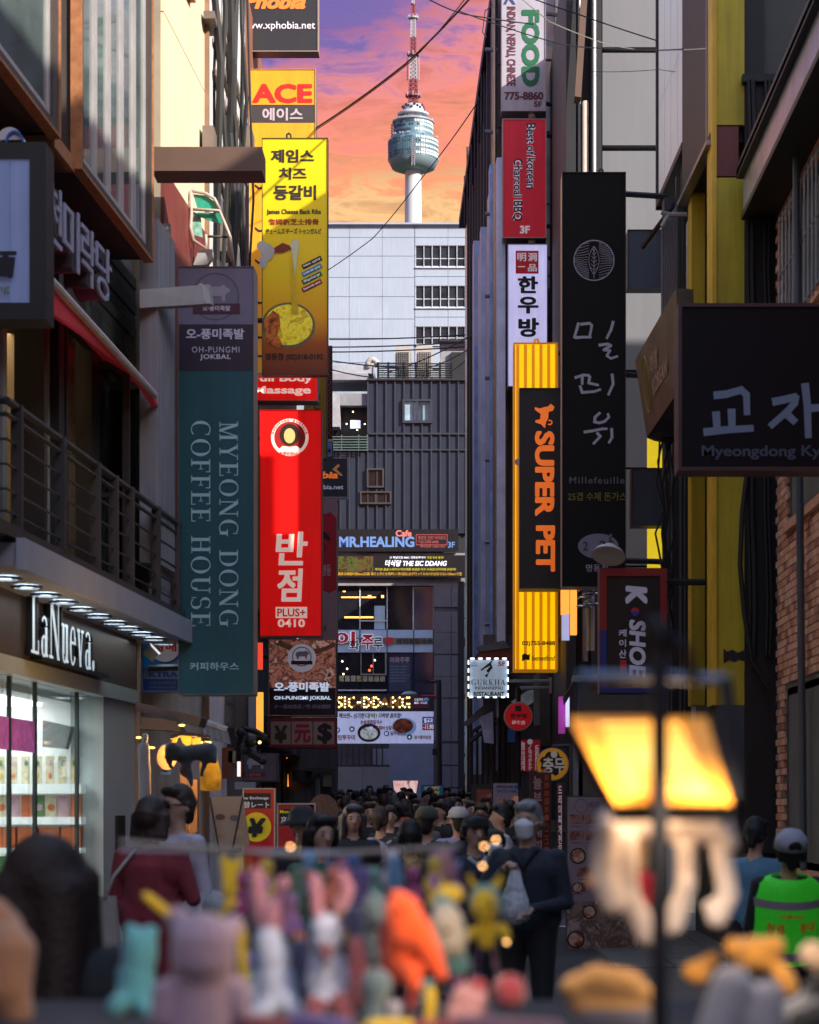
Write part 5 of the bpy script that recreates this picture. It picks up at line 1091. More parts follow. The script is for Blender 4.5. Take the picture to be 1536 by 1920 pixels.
# yellow/dark sliver and dotted lights
r = sign('narrow ochre side of a sign with black letters behind the yellow restaurant sign', (570, 640, 613, 860), 48, .3, M('sign_ochre', '#a07a08', .5, noise=.1), case_d); T(r, 'QUJ', (585, 735, 601, 775), 48 - .005, inkk, rot=-90, bold=.03)
o = thing('light_string', 'vertical string of small dark red lamps on a board behind the yellow sign', 'light string', P(618, 740, 50))
MB().pbox(613, 648, 623, 822, 50, .15).build('board', black, o)
for k in range(34): MB().ell(P(618 + (k % 2) * 2.4 - 1.2, 652 + k * 5, 49.97), (.02, .02, .025), 6, 4).build('lamp', M('lamp_dullred', '#7a2a28', emit=.15, noise=0), o)
r = sign('small pale blue sign with a dark letter above the little orange lettered sign', (605, 828, 624, 857), 52, .2, M('sign_paleblue', '#7a94c8', .5), case_d); T(r, 'M', (612, 841, 620, 849), 52 - .006, inkk, bold=.03)
# tobacco sign
Y = 24.3; kb = M('sign_blue', '#1878c0', .4, noise=.06, emit=.08)
r = sign('blue and white shop sign with red Korean letters on a round patch under the canopy', (266, 1195, 348, 1297), Y, .2, M('sign_darkblue', '#14387a', .4, emit=.06), M('case_palerim', '#8aa0c8', .4), frame=M('case_palerim', 0), fw=.02, wall=(-3.6, (1230,)))
pband(r, (269, 1197, 345, 1253), Y, kb); MB().disc(P(312, 1214, Y - .004), .175, .002).build('disc_shadow', M('sign_darkblue', 0), r); MB().disc(P(309, 1212, Y - .008), .168, .002).build('disc', M('disc_white', '#c8c4d0', emit=.1, noise=0), r)
T(r, '담배', (288, 1201, 331, 1222), Y - .012, M('letters_red2', '#b01c2c', emit=.1, noise=0), bold=.04); pband(r, (269, 1255, 345, 1273), Y, M('panel_paleblue', '#9aa4c4', noise=0)); T(r, 'KTRA', (279, 1259, 334, 1270), Y - .006, M('sign_darkblue', 0), bold=.06)
T(r, '사단법인 한국담배판매인회', (279, 1278, 330, 1283), Y - .004, M('letters_dimblue', 0)); T(r, 'www.ktra.or.kr', (280, 1286, 328, 1290), Y - .004, M('letters_dimblue', 0))
o = MB().prism([P(267, 1225, 23.9), P(281, 1204, 23.9), P(300, 1222, 23.9), P(286, 1242, 23.9)], (.0, .06, .03)).build('flood_lamp', M('lamp_brown', (.2, .16, .12), .5)); tag(o, 'small square flood lamp hanging in front of the blue sign', 'lamp'); MB().prism([P(281, 1204, 23.9), P(302, 1226, 23.9), P(298, 1227, 23.9), P(284, 1212, 23.9)], (0, -.02, .0)).build('lamp_face', M('lamp_cold', (.7, .75, .8), emit=.9, noise=0), o)
# near left lantern box sign
Y = 15.0; nm = M('panel_iceblue', '#8294c4', .4, noise=.1, scale=1, emit=.14)
r = sign('near left hanging box sign, pale blue face in thick black frame with a brush character', (-90, 266, 86, 598), Y, .3, nm, black, frame=black, fw=.22, wall=(-3.75, (300, 560)))
T(r, '麺', (-45, 468, 32, 522), Y - .03, M('ink_black', 0), bold=.05, shear=.1); T(r, 'Ramyeong', (-90, 533, 18, 552), Y - .03, M('ink_khaki', '#6a7040', noise=0), bold=.02)
for k in range(9): MB().pbox(-60 + k * 13, 286, -59.4 + k * 13, 575, Y - .014, .002).build('tube_shadow', M('tube_shadow_blue', '#6f80b0', noise=0), r) if k % 3 == 0 else None  # tube shadows put on the face as darker strips
o = thing('dome_lamp', 'small white domed lamp on top of the near left box sign', 'lamp', P(18, 262, 15.2)); MB().disc(P(18, 266, 15.1), .1, .14, 24, 0, pi, sx=.9, sz=1.0).build('dome', M('dome_white', (.5, .48, .52), .4), o); MB().ring(P(27, 266, 15.08), .05, .062, .02, 14, 1, 1.3, 0, pi).build('dome_rim', inkb, o); MB().pbox(0, 262, 42, 268, 15.1, .15).build('base', dark, o)
# white shade plate sticking out over the cream wall
o = MB().prism([P(262, 543, 21.9), P(392, 533, 22.5), P(396, 569, 22.5), P(262, 577, 21.9)], (0, .25, .03)).build('shade_plate', M('plate_grey', (.34, .33, .33), .5, noise=.1, streak=.1)); tag(o, 'flat pale metal shade plate sticking out in front of the pig emblem', 'shade'); MB().ppoly([(372, 533), (378, 530), (391, 546), (396, 569), (386, 569)], 22.44, .05).build('end_plate', M('plate_light', (.5, .5, .52), .5), o)
# green chair hanging on the wall
ch = thing('garden_chair', 'green and white folding chair hooked on the cream wall above the teal sign', 'chair', P(395, 430, 25))
gm = M('chair_green', (.02, .30, .20), .35, noise=.2, scale=14); cf = M('chair_frame', (.45, .36, .3), .4, noise=.2)
def ptube(pts, r_, Y, nm_, m_, par): return MB().tube([P(x, y, Y) for x, y in pts], r_, 8).build(nm_, m_, par, True)
ptube([(358, 358), (385, 362), (402, 372), (412, 392)], .018, 25, 'frame_tube', cf, ch); ptube([(358, 358), (359, 395), (357, 425), (362, 450)], .022, 25, 'frame_tube', cf, ch); ptube([(358, 392), (412, 395), (422, 420), (432, 445), (438, 498)], .018, 25, 'leg', cf, ch); ptube([(383, 443), (427, 444)], .015, 25.05, 'cross_bar', M('green_slat', 0), ch); ptube([(362, 450), (388, 466), (386, 440)], .018, 25, 'leg', cf, ch)
MB().ppoly([(362, 364), (384, 366), (400, 376), (409, 392), (370, 390)], 25.03, .02).build('backrest', gm, ch); MB().ppoly([(370, 398), (411, 399), (418, 420), (398, 415), (372, 405)], 25.06, .02).build('seat', gm, ch); MB().ppoly([(358, 395), (376, 402), (380, 445), (362, 440)], 25.1, .02).build('side_cloth', M('chair_greenwhite', (.25, .5, .4), .5, noise=.5, scale=12), ch)
MB().ppoly([(372, 470), (398, 466), (400, 482), (388, 497), (362, 497)], 25.2, .1).build('box_fitting', M('plate_grey', 0), ch)
# ---------------------------------------------------------------- right side signs
Y = 36; fw_ = M('sign_offwhite', '#a8a4b0', .4, noise=.06)
r = sign('tall greyish white sign with sideways green and dark red letters and a phone number', (940, -60, 1024, 208), Y, .4, fw_, alu, frame=alu, fw=.03, wall=(1.6, (20, 190)))
T(r, 'FOOD', (978, 18, 1012, 162), Y - .004, M('letters_green', '#0a5a3a', noise=0), rot=-90, bold=.06); T(r, 'INDIAN, NEPALI, CHINESE', (948, 12, 967, 161), Y - .004, M('letters_wine', '#5a1a34', noise=0), rot=-90, bold=.03)
T(r, 'HALAL FOOD', (946, -55, 966, -3), Y - .004, inkb, rot=-90, bold=.04); MB().ppoly([(944, 8), (952, -8), (957, -8), (967, 8), (961, 8), (954, -2), (949, 8)], Y - .006, .002).build('blue_mark', M('ink_navy2', '#28346a', noise=0), r)
T(r, '775-8860', (946, 172, 1019, 187), Y - .004, M('letters_wine', 0), bold=.04); T(r, '5F', (1001, 190, 1016, 200), Y - .004, M('letters_wine', 0), bold=.03)
r = sign('red sign with sideways dark serif lettering outlined in white, third floor', (942, 222, 1025, 446), Y, .4, M('sign_crimson', '#d01432', .4, noise=.07, emit=.12), alu, frame=alu, fw=.03, wall=(1.6, (250, 420)))
nv = M('ink_navy3', '#1a1a3c', noise=0)
for m_, b_, d_ in ((wht, .09, .004), (nv, .02, .006)):
    T(r, 'Best of korean', (987, 231, 1005, 354), Y - d_, m_, rot=-90, bold=b_); T(r, 'Charcoal BBQ', (960, 297, 980, 414), Y - d_, m_, rot=-90, bold=b_)
T(r, '3F', (975, 423, 994, 438), Y - .004, wht, bold=.05)
MB().tube([P(998, 208, Y + .2), P(998, 222, Y + .2)], .06, 10).build('hanger', M('hanger_cream', (.6, .56, .5), .4), r); MB().tube([P(998, 446, Y + .2), P(998, 457, Y + .2)], .06, 10).build('hanger', M('hanger_cream', 0), r)
lil = M('sign_lilac_lit', '#d0d0ff', .4, noise=.05, emit=.55)
r = sign('glowing pale lilac sign with black Korean letters and a red seal on top', (952, 457, 1027, 725), Y, .4, lil, alu, frame=M('frame_lilac', '#9088a8', .4), fw=.025, wall=(1.6, (480, 700)))
pband(r, (967, 470, 1010, 513), Y, M('seal_red', '#b01420', emit=.15, noise=0)); 
for ch_, bx in (('明', (970, 474, 987, 490)), ('洞', (990, 474, 1007, 490)), ('一', (971, 499, 985, 501)), ('品', (990, 495, 1007, 509))): T(r, ch_, bx, Y - .006, wht, bold=.03)
for ch_, bx in (('한', (971, 518, 1009, 550)), ('우', (971, 556, 1010, 588)), ('방', (972, 596, 1011, 632))): T(r, ch_, bx, Y - .004, inkk, bold=.045)
# striped yellow
Y = 33; ye = M('sign_yellow_lit', '#ffc800', .4, noise=.05, scale=1, emit=.95); yo = M('stripe_orange', '#e08a08', .4, noise=.08, emit=.6)
r = sign('long glowing yellow striped sign that shows above and below the dark pet shop sign', (963, 642, 1046, 1258), Y, .45, ye, M('case_orange', '#e8a010', .4, emit=.3), frame=M('frame_orange', '#f09a10', .4, emit=.2), fw=.05, wall=(1.9, (660, 1200)))
for k in range(6): MB().pbox(968 + k * 14.5, 646, 974 + k * 14.5, 1255, Y - .003, .002).build('stripe', yo, r)
T(r, '02)755-8488', (979, 1202, 1041, 1212), Y - .006, blk, bold=.03); T(r, 'leemeefood', (997, 1229, 1041, 1239), Y - .006, blk, bold=.015, shear=.3); MB().ppoly([(979, 1228), (984, 1225), (990, 1228), (994, 1226), (993, 1238), (986, 1237), (979, 1240)], Y - .006, .002).build('brand_mark', M('print_brown', 0), r)
mb = MB(); mb.tube([P(1003, 642, Y + .1), P(1003, 637, Y + .1), P(1008, 636, Y + .1), P(1010, 642, Y + .1)], .02, 6); mb.build('hook', M('case_orange', 0), r)
MB().disc(P(972, 866, Y - .02), .05, .02).build('badge', M('badge_pale', '#b0a8b0', .4), r)
# super pet
Y = 31; pd = M('sign_aubergine', '#1a1719', .6, noise=.05, emit=.05)
r = sign('tall dark brown pet shop sign with sideways orange block letters and a leaping dog mark', (974, 727, 1057, 1104), Y, .45, pd, case_w, frame=M('frame_brownpink', '#6a4c44', .4), fw=.015, wall=(1.9, (760, 1080)))
T(r, 'SUPER', (1003, 808, 1040, 968), Y - .004, org, rot=-90, bold=.05); T(r, 'PET', (1005, 985, 1041, 1072), Y - .004, org, rot=-90, bold=.05)
MB().ppoly([(1033, 757), (1040, 763), (1037, 770), (1029, 772), (1028, 784), (1024, 792), (1022, 803), (1014, 795), (1004, 792), (1004, 788), (1013, 786), (1014, 776), (1003, 768), (1003, 763), (1012, 766), (1022, 763), (1028, 762)], Y - .006, .003).build('dog_mark', org, r); MB().ring(P(1031, 792, Y - .006), .02, .038, .003, a0=-2.4, a1=2.2).build('tail_mark', org, r)
# millefeuille
Y = 27; kk = M('sign_black', '#131213', .6, noise=.08, spec=.2)
r = sign('very tall black sign with grey brush letters under a round leaf emblem', (1054, 322, 1174, 1100), Y, .4, kk, M('case_cream', '#b89880', .45, noise=.1), frame=M('frame_grey', '#3c3a40', .4), fw=.012, wall=(2.5, (360, 700, 1050)))
gl_ = M('letters_greylilac', '#9a94a8', emit=.08, noise=0)
c = P(1114, 488, Y - .005); R_ = .247
MB().ring(c, R_ - .012, R_, .002, 48).build('emblem_ring', gl_, r)
mb = MB()
for k in range(-8, 9):
    z0 = k * .027
    for sgn in (-1, 1):
        pts = []
        for q in range(12):
            x = sgn * (.06 + .19 * q / 11); z = z0 + .022 * sin(x * 14 + k * .3) ; lim = (R_ - .012) ** 2 - x * x
            lf = .06 * max(0, 1 - (z0 / .16) ** 2) if abs(z0) < .16 else .004
            if lim > z * z and abs(x) > lf + .012: pts.append(c + Vector((x, 0, z)))
        if len(pts) > 2: mb.tube(pts, .0035, 4)
mb.build('emblem_waves', gl_, r)
mb = MB()
for sgn in (-1, 1):
    mb.tube([c + Vector((sgn * .062 * sin(pi * t / 10) ** .8 if 0 < t < 10 else 0, -.003, .17 - .34 * t / 10)) for t in range(11)], .004, 4)
    for k in range(6): mb.tube([c + Vector((0, -.003, -.12 + k * .045)), c + Vector((sgn * .045 * (1 - k * .12), -.003, -.085 + k * .045))], .0035, 4)
mb.tube([c + Vector((0, -.003, .17)), c + Vector((0, -.003, -.22))], .004, 4); mb.build('emblem_leaf', gl_, r)
def brush(r, strokes, Y, m_, w=5):
    for k, st_ in enumerate(strokes):
        mb = MB()
        n_ = len(st_)
        for i in range(n_ - 1):
            (x0, y0), (x1, y1) = st_[i], st_[i + 1]; d = math.hypot(x1 - x0, y1 - y0); ww = w * (1 - .25 * i / n_) / 2; ww2 = w * (1 - .25 * (i + 1) / n_) / 2; nx, ny = -(y1 - y0) / d, (x1 - x0) / d; ex, ey = (x1 - x0) / d * ww * .5, (y1 - y0) / d * ww * .5
            mb.ppoly([(x0 + nx * ww - ex, y0 + ny * ww - ey), (x1 + nx * ww2 + ex, y1 + ny * ww2 + ey), (x1 - nx * ww2 + ex, y1 - ny * ww2 + ey), (x0 - nx * ww - ex, y0 - ny * ww - ey)], Y - .003 - .0006 * ((k * 7 + i) % 9), .0004)
        mb.build('brush_stroke', m_, r)
brush(r, [[(1085, 606), (1081, 620), (1077, 633)], [(1090, 608), (1105, 606), (1110, 610), (1106, 630)], [(1080, 633), (1094, 632), (1108, 632)], [(1150, 603), (1146, 618), (1138, 634)],
          [(1124, 647), (1140, 645), (1146, 648), (1132, 656), (1144, 657), (1138, 667), (1146, 672), (1158, 668)],
          [(1079, 708), (1094, 703), (1105, 704)], [(1092, 706), (1092, 720)], [(1106, 706), (1104, 718), (1122, 722)], [(1088, 724), (1092, 736), (1115, 734), (1126, 730)], [(1148, 702), (1150, 720), (1141, 740)],
          [(1116, 782), (1115, 791), (1124, 793), (1134, 790), (1142, 782), (1140, 776)], [(1116, 782), (1125, 774)], [(1096, 810), (1110, 808), (1130, 804), (1138, 804)], [(1120, 812), (1126, 818), (1113, 832)], [(1147, 804), (1148, 820), (1142, 830)]], Y, gl_, 5.5)
T(r, 'Millefeuille', (1068, 894, 1171, 907), Y - .004, M('letters_dimgrey', '#6a6670', noise=0), bold=.01, spacing=1.2); T(r, '25겹 수제 돈가스', (1065, 923, 1175, 939), Y - .004, M('letters_olivegold', '#7c7020', emit=.05, noise=0), bold=.0)
MB().disc(P(1122, 1024, Y - .003), .245, .001, 36, sz=.62).build('oval_patch', M('oval_greylilac', '#807c90', noise=.05), r); T(r, '2', (1093, 1016, 1103, 1032), Y - .006, inkk, bold=.0); T(r, '2F', (1124, 1014, 1150, 1030), Y - .006, inkk, bold=.0); T(r, '명동점', (1099, 1058, 1140, 1072), Y - .004, gl_, bold=.0)
mb = MB(); mb.tube([P(1124, 322, Y + .1), P(1124, 318, Y + .1), P(1129, 317, Y + .1), P(1131, 322, Y + .1)], .012, 6); mb.build('hook', dark, r)
# blank grey signs
for bx, lb_, Y in (((1177, 430, 1243, 540), 'blank slate grey sign back beside the black sign, upper', 29.5), ((1184, 877, 1251, 986), 'blank slate grey sign back beside the black sign, lower', 28.5)):
    sign(lb_, bx, Y, .3, M('sign_slate', '#3e4856', .5, noise=.05), case_d, frame=M('frame_grey', 0), fw=.012, wall=(3.0, ((bx[1] + bx[3]) / 2,)))
# slanted brown wood sign on the facade
r = thing('facade_sign', 'slanted dark wooden facade sign with raised letters in an oval, high on the right', 'sign', R4.pt(27, 5, .5))
woodd = M('wood_dark', (.13, .10, .07), .45, noise=.3, scale=2, streak=.35)
q = [P(1191, 675, 25), P(1213, 821, 25), P(1271, 735, 22.5), P(1268, 540, 22.5)]; MB().prism(q, (.18, .06, 0)).build('board', woodd, r); 
MB().prism([P(1213, 821, 25), P(1271, 735, 22.5), P(1271, 760, 22.5) + Vector((.3, 0, 0)), P(1218, 830, 25) + Vector((.3, 0, 0))], (.1, .1, -.02)).build('underside', black, r)
def onq(u, v, d): a = q[0] + (q[3] - q[0]) * u; b = q[1] + (q[2] - q[1]) * u; p = a + (b - a) * v; return p + Vector((-.03, -.06, 0)) * d
vs, fs = font_mesh('미성\nKOREAN', .03); vs = norm(vs); mb = MB(); mb.add([onq(.38 + .40 * v.x, .72 - .45 * v.y, 1) for v in vs], fs); mb.build('lettering', M('letters_brass', '#a89080', .4, noise=0), r)
mb = MB(); mb.tube([onq(.24 + .08 * cos(t * pi / 12), .5 + .33 * sin(t * pi / 12), 1) for t in range(25)], .008, 5); mb.build('oval', M('letters_olivegold', 0), r)
vs, fs = font_mesh('MISEONG SINCE 1966', .02); vs = norm(vs); mb = MB(); mb.add([onq(.22 + .05 * v.y, .25 + .5 * v.x, 1.2) for v in vs], fs); mb.build('lettering', M('letters_olivegold', 0), r)
# K shoe sign
Y = 24; kz = M('sign_black2', '#121112', .4, noise=.06)
r = sign('black sign in a red and blue frame with sideways white brush letters on the right', (1124, 1065, 1252, 1300), Y, .3, kz, M('case_redbrown', '#5a1c20', .4), wall=(2.9, (1090, 1270)))
rf_ = M('frame_dullred', '#8a1c22', .4, noise=.1); bf_ = M('frame_blue', '#142c74', .4, noise=.1)
for bx, m_ in (((1125, 1066, 1251, 1080), rf_), ((1125, 1080, 1138, 1182), rf_), ((1238, 1080, 1251, 1182), rf_), ((1125, 1182, 1138, 1299), bf_), ((1238, 1182, 1251, 1299), bf_), ((1138, 1288, 1238, 1299), bf_)): MB().pbox(*bx, Y - .03, .029).build('frame', m_, r)
T(r, 'K', (1173, 1098, 1214, 1133), Y - .005, lt, rot=-90, bold=.07, shear=.1); T(r, 'SHOE', (1180, 1162, 1211, 1270), Y - .005, lt, rot=-90, bold=.04, shear=.12)
MB().disc(P(1191, 1147, Y - .008), .045, .002, 20, 0, pi).build('round_mark', M('mark_red', '#c02030', noise=0), r); MB().disc(P(1191, 1147, Y - .008), .045, .002, 20, pi, 2 * pi).build('round_mark', M('mark_blue', '#2040a0', noise=0), r)
for ch_, bx in (('케', (1160, 1180, 1175, 1194)), ('이', (1161, 1199, 1174, 1213)), ('산', (1161, 1218, 1175, 1234))): T(r, ch_, bx, Y - .005, lt, bold=.02)
pband(r, (1163, 1238, 1175, 1262), Y, M('mark_red', 0), d=.004)
# dish lamp
dlm = thing('dish_lamp', 'white enamel dish lamp in front of the oval patch of the black sign', 'lamp', P(1142, 1040, 23.6)); rt = Matrix.Rotation(radians(10), 3, 'Y') @ Matrix.Rotation(radians(-28), 3, 'X')
mb = MB(); mb.lathe([(.001, .10), (.07, .10), (.09, .05), (.16, .02), (.178, -.02), (.17, -.02), (.1, .0), (.001, .01)], (0, 0, 0), 30)
mb.v = [rt @ v + P(1142, 1040, 23.6) for v in mb.v]; mb.build('dish', M('enamel', (.55, .54, .56), .25, noise=.1), dlm, True); MB().tube([P(1142, 1028, 23.6), P(1142, 1010, 23.9), P(1146, 1004, 24.8)], .02, 6).build('arm', dark, dlm)
# silver lamp cluster left of the K sign
cl = thing('lamp_cluster', 'cluster of small chrome lamps and tubes below the black sign', 'lamp', P(1110, 1120, 28))
for (x, y) in ((1100, 1105), (1098, 1120), (1108, 1112), (1096, 1136), (1110, 1132), (1112, 1098)): mb = MB().lathe([(.001, .02), (.08, .01), (.11, -.015), (.09, -.02)], P(x, y, 28), 16); mb.build('lamp_shade', M('chrome', (.6, .66, .72), .12, .9, noise=0), cl, True)
for x in (1104, 1111): MB().tube([P(x, 1110, 28.2), P(x, 1220, 28.2)], .025, 8).build('tube', M('cream_pipe', 0), cl)
for (x0, y0, x1, y1, m_) in ((1052, 1106, 1068, 1152, og), (1070, 1104, 1082, 1190, og), (1054, 1152, 1068, 1200, lil)): MB().pbox(x0, y0, x1, y1, 29.5, .1).build('glow_panel', m_, cl)
# big brown near right sign
Y = 18; bs_ = M('sign_umber', '#171215', .6, noise=.08, spec=.2)
r = sign('large dark brown box sign with grey blue brush letters cut by the right edge', (1272, 568, 1640, 882), Y, .35, bs_, M('case_umber', '#50363a', .5), frame=M('frame_umber', '#4a3236', .45), fw=.06, wall=(3.15, (620, 830)))
sl_ = M('letters_slateblue', '#707c98', noise=.1, emit=.05)
brush(r, [[(1342, 741), (1362, 739), (1390, 731), (1400, 740), (1401, 775)], [(1343, 775), (1345, 805)], [(1372, 770), (1373, 803)], [(1323, 810), (1360, 806), (1410, 803)],
          [(1452, 753), (1468, 750), (1492, 744), (1490, 756), (1478, 770), (1462, 784), (1446, 798)], [(1474, 775), (1490, 790)], [(1510, 722), (1514, 760), (1516, 818)], [(1516, 766), (1540, 764)]], Y, sl_, 15); T(r, 'Myeongdong Kyoja', (1316, 835, 1580, 862), Y - .004, M('letters_slatedim', '#4e5468', noise=.1), bold=.02)
# gurkha restaurant sign with dashed lights
Y = 35.8; r = sign('square white restaurant sign edged with a dashed row of lights, bird mark and purple letters', (880, 1236, 953, 1308), Y, .3, M('sign_bluewhite', '#a8bcd0', .4, noise=.06, emit=.4), case_d, wall=(1.2, (1260,)))
lw_ = M('dash_light', (.9, .95, 1), emit=3, noise=0)
for k in range(5):
    for (x, y, a, b) in ((882 + k * 15, 1233.5, 8, 2.4), (880 + k * 15, 1306, 7, 2.4), (877.5, 1238 + k * 15, 2.2, 8), (951.5, 1240 + k * 15, 2.2, 8)):
        MB().pbox(x, y, x + a, y + b, Y - .04, .03).build('edge_light', lw_, r)
T(r, 'GURKHA', (884, 1274, 948, 1285), Y - .004, M('letters_purple', '#4a2040', noise=0), serif=True); T(r, 'INDIAN/NEPALI', (891, 1287, 943, 1293), Y - .004, M('letters_purple', 0), bold=.02); T(r, 'RESTAURANT', (888, 1297, 946, 1306), Y - .004, M('letters_darkgreen', '#0c2a30', noise=0), bold=.04)
T(r, '5F', (934, 1240, 948, 1249), Y - .004, M('letters_dull_red', 0), bold=.04); T(r, 'حلال', (883, 1240, 892, 1246), Y - .004, inkb); T(r, 'HALAL', (882, 1246, 896, 1249.5), Y - .004, inkb, bold=.02)
MB().ppoly([(901, 1256), (926, 1236), (921, 1244), (924, 1252), (916, 1262), (912, 1258), (920, 1248), (910, 1253), (903, 1258)], Y - .006, .003).build('bird_mark', inkk, r); MB().ppoly([(909, 1266), (917, 1262), (913, 1271)], Y - .006, .003).build('bird_mark', inkk, r)
# round signs
Y = 35.2; r = thing('round_sign', 'round red sign with black Korean and white Chinese letters on a dark post', 'sign', P(972, 1343, Y)); MB().disc(P(972, 1343, Y), .228, .14).build('rim', M('case_white', 0), r); MB().disc(P(972, 1343, Y - .006), .208, .005).build('face', M('face_red', '#c01420', emit=.22, noise=.05), r)
T(r, '한우방', (957, 1338, 989, 1347), Y - .012, inkk, bold=.03); T(r, '韓牛房', (960, 1351, 985, 1359), Y - .012, wht, bold=.02); pband(r, (966, 1323, 978, 1334), Y - .006, M('print_slate', '#2a4450', noise=.3)); MB().tube([P(972, 1290, Y + .2), P(972, 1480, Y + .2)], .04, 8).build('bracket', dark, r)
Y = 30; r = thing('round_sign', 'round mustard sign with a black splash and cream Korean letters', 'sign', P(1036, 1433, Y)); MB().disc(P(1036, 1433, Y), .222, .14).build('rim', M('rim_cream', '#b8a488', .4), r); MB().disc(P(1036, 1433, Y - .006), .208, .005).build('face', M('face_mustard', '#c88a14', .4, emit=.2, noise=.05), r)
sp_ = [(1036 + (20 + 2.5 * ((i * 7) % 3)) * cos(i * pi / 12), 1432 - (19 + 2.5 * ((i * 5) % 3)) * sin(i * pi / 12)) for i in range(24)]; MB().ppoly(sp_, Y - .012, .004).build('splash', inkk, r)
crm = M('letters_creamdim', '#c0b8a8', noise=0, emit=.1); T(r, '충무', (1018, 1420, 1060, 1450), Y - .015, crm, bold=.03); MB().disc(P(1039, 1415, Y - .018), .045, .002, 16).build('octopus_mark', crm, r); T(r, '강추', (1014, 1440, 1026, 1450), Y - .018, M('mark_red', 0), bold=.02); MB().tube([P(1036, 1400, Y + .1), Vector((2.1, Y + .1, P(0, 1396, Y).z))], .03, 6).build('bracket', dark, r)
Y = 36; r = sign('small red sign with three columns of white Korean and Japanese letters behind the round signs', (974, 1385, 1015, 1448), Y, .15, M('face_crimson', '#a81c34', .4, emit=.12, noise=.06), case_d, wall=(1.5, (1400,)))
for x, s_ in ((977, '놀부부대찌개'), (990, 'ノルブブデチゲ'), (1003, '乐伯部队')): T(r, '\n'.join(s_), (x, 1390 if x == 977 else 1397, x + 8, 1445), Y - .004, wht, bold=.03, line=.85)
MB().disc(P(994, 1391, Y - .005), .045, .002, 16).build('face_mark', wht, r)
Y = 26; r = sign('tall dark red banner with pale Korean and orange Chinese letters behind the masked man', (993, 1448, 1034, 1680), Y, .08, M('banner_darkred', '#5a1418', .6, noise=.15), case_d, name='street_banner', cat='banner')
for k, ch_ in enumerate('놀부부대찌개'): T(r, ch_, (1000, 1455 + k * 30, 1016, 1480 + k * 30), Y - .004, M('letters_oldpink', '#a88488', noise=0), bold=.03)
for k, ch_ in enumerate('招牌韩国部·へニュー'): T(r, ch_, (1021, 1452 + k * 15, 1030, 1464 + k * 15), Y - .004, M('letters_rust', '#b0501c', noise=0), bold=.02)
Y = 25.5; r = sign('narrow red pennant with white letters beside the menu stand', (1044, 1468, 1057, 1700), Y, .05, M('banner_red', '#8a1424', .6, noise=.15), case_d, name='street_banner', cat='banner'); T(r, '\n'.join('드리미찌개전문점'), (1047, 1474, 1054, 1620), Y - .004, wht, bold=.02)
# menu stand
Y = 25; r = sign('tall pale menu stand with rows of dish photos on the right pavement', (1062, 1492, 1200, 1782), Y, .12, M('menu_lilac', '#8a7c88', .5, noise=.05), case_d, name='menu_stand', cat='menu board')
MB().ring(P(1090, 1511, Y - .004), .07, .076, .002, 24).build('emblem_ring', M('print_mauve', 0), r); T(r, '미가', (1105, 1503, 1124, 1515), Y - .004, M('print_mauve', 0))
ph = Mphoto('menu_photo', ('#1c1410', '#6a4038', '#a07068', '#3c2c28'), 7, 0)
for (x0, y0, x1, y1) in ((1068, 1527, 1096, 1545), (1098, 1527, 1126, 1545), (1068, 1558, 1096, 1576), (1098, 1558, 1126, 1576), (1082, 1626, 1112, 1644), (1067, 1655, 1098, 1672), (1128, 1527, 1156, 1545), (1128, 1558, 1156, 1576)): pband(r, (x0, y0, x1, y1), Y, ph, 'dish_photo'); pband(r, (x0 + 3, y1 + 4, x1 - 6, y1 + 5.5), Y, M('print_mauve', 0), 'caption')
for (x, y, q) in ((1084, 1605, .09), (1083, 1665, .06), (1080, 1762, .1), (1105, 1710, .08)): MB().disc(P(x, y, Y - .006), q, .002, 20).build('dish', M('dish_dark', '#1c1416', .4), r); MB().disc(P(x, y, Y - .009), q * .8, .002, 20).build('food', Mphoto('food_stew', ('#4a1408', '#9a4a28', '#c8b0a0', '#5a2818'), 9, 0), r)
pband(r, (1063, 1690, 1199, 1780), Y, Mphoto('menu_collage', ('#3a3034', '#8a7870', '#5a4038', '#a89c98', '#3c2820'), 5, 0), 'collage', d=.0005)
MB().pbox(1075, 1782, 1180, 1792, Y - .1, .4).build('foot', dark, r)
r = sign('white menu poster with a bowl photo on the rail at the right of the crowd', (923, 1467, 973, 1580), 33, .05, M('poster_white', '#a09cb0', .5, noise=.04), case_d, name='menu_poster', cat='poster')
T(r, '육회비빔밥 AGEMI', (931, 1472, 962, 1478), 33 - .004, inkk); T(r, 'プササウ / 육회', (931, 1481, 968, 1487), 33 - .004, inkk)
MB().disc(P(941, 1500, 33 - .004), .08, .002, 20, sz=.8).build('bowl', Mphoto('food_stew', 0), r); pband(r, (958, 1493, 972, 1506), 33, Mphoto('pork_photo', 0), 'food_photo'); MB().disc(P(968, 1475, 33 - .006), .03, .002, 14).build('badge', inkb, r)
# left ground signs
Y = 21; r = sign('red and black money exchange sign with a large yellow disc and yen mark', (455, 1478, 516, 1640), Y, .1, M('sign_signalred', '#b0141c', .45, noise=.05, emit=.05), case_w, frame=case_w, fw=.02)
pband(r, (457, 1487, 508, 1516), Y, M('panel_black', '#18141a', noise=0)); T(r, 'Money Exchange', (440, 1494, 504, 1500), Y - .005, wht, bold=.01); T(r, '両替レート', (445, 1503, 505, 1515), Y - .005, wht, bold=.0)
MB().disc(P(481, 1551, Y - .004), .138, .002, 30).build('yellow_disc', M('disc_yellow', '#d0b010', emit=.1, noise=.05), r); T(r, '¥', (464, 1534, 499, 1570), Y - .008, M('panel_black', 0), bold=.06, shear=.2)
Y = 24; r = sign('red money exchange board with yellow letters and Chinese characters behind the crowd', (519, 1506, 592, 1660), Y, .1, M('sign_signalred', 0), case_w, frame=case_w, fw=.03)
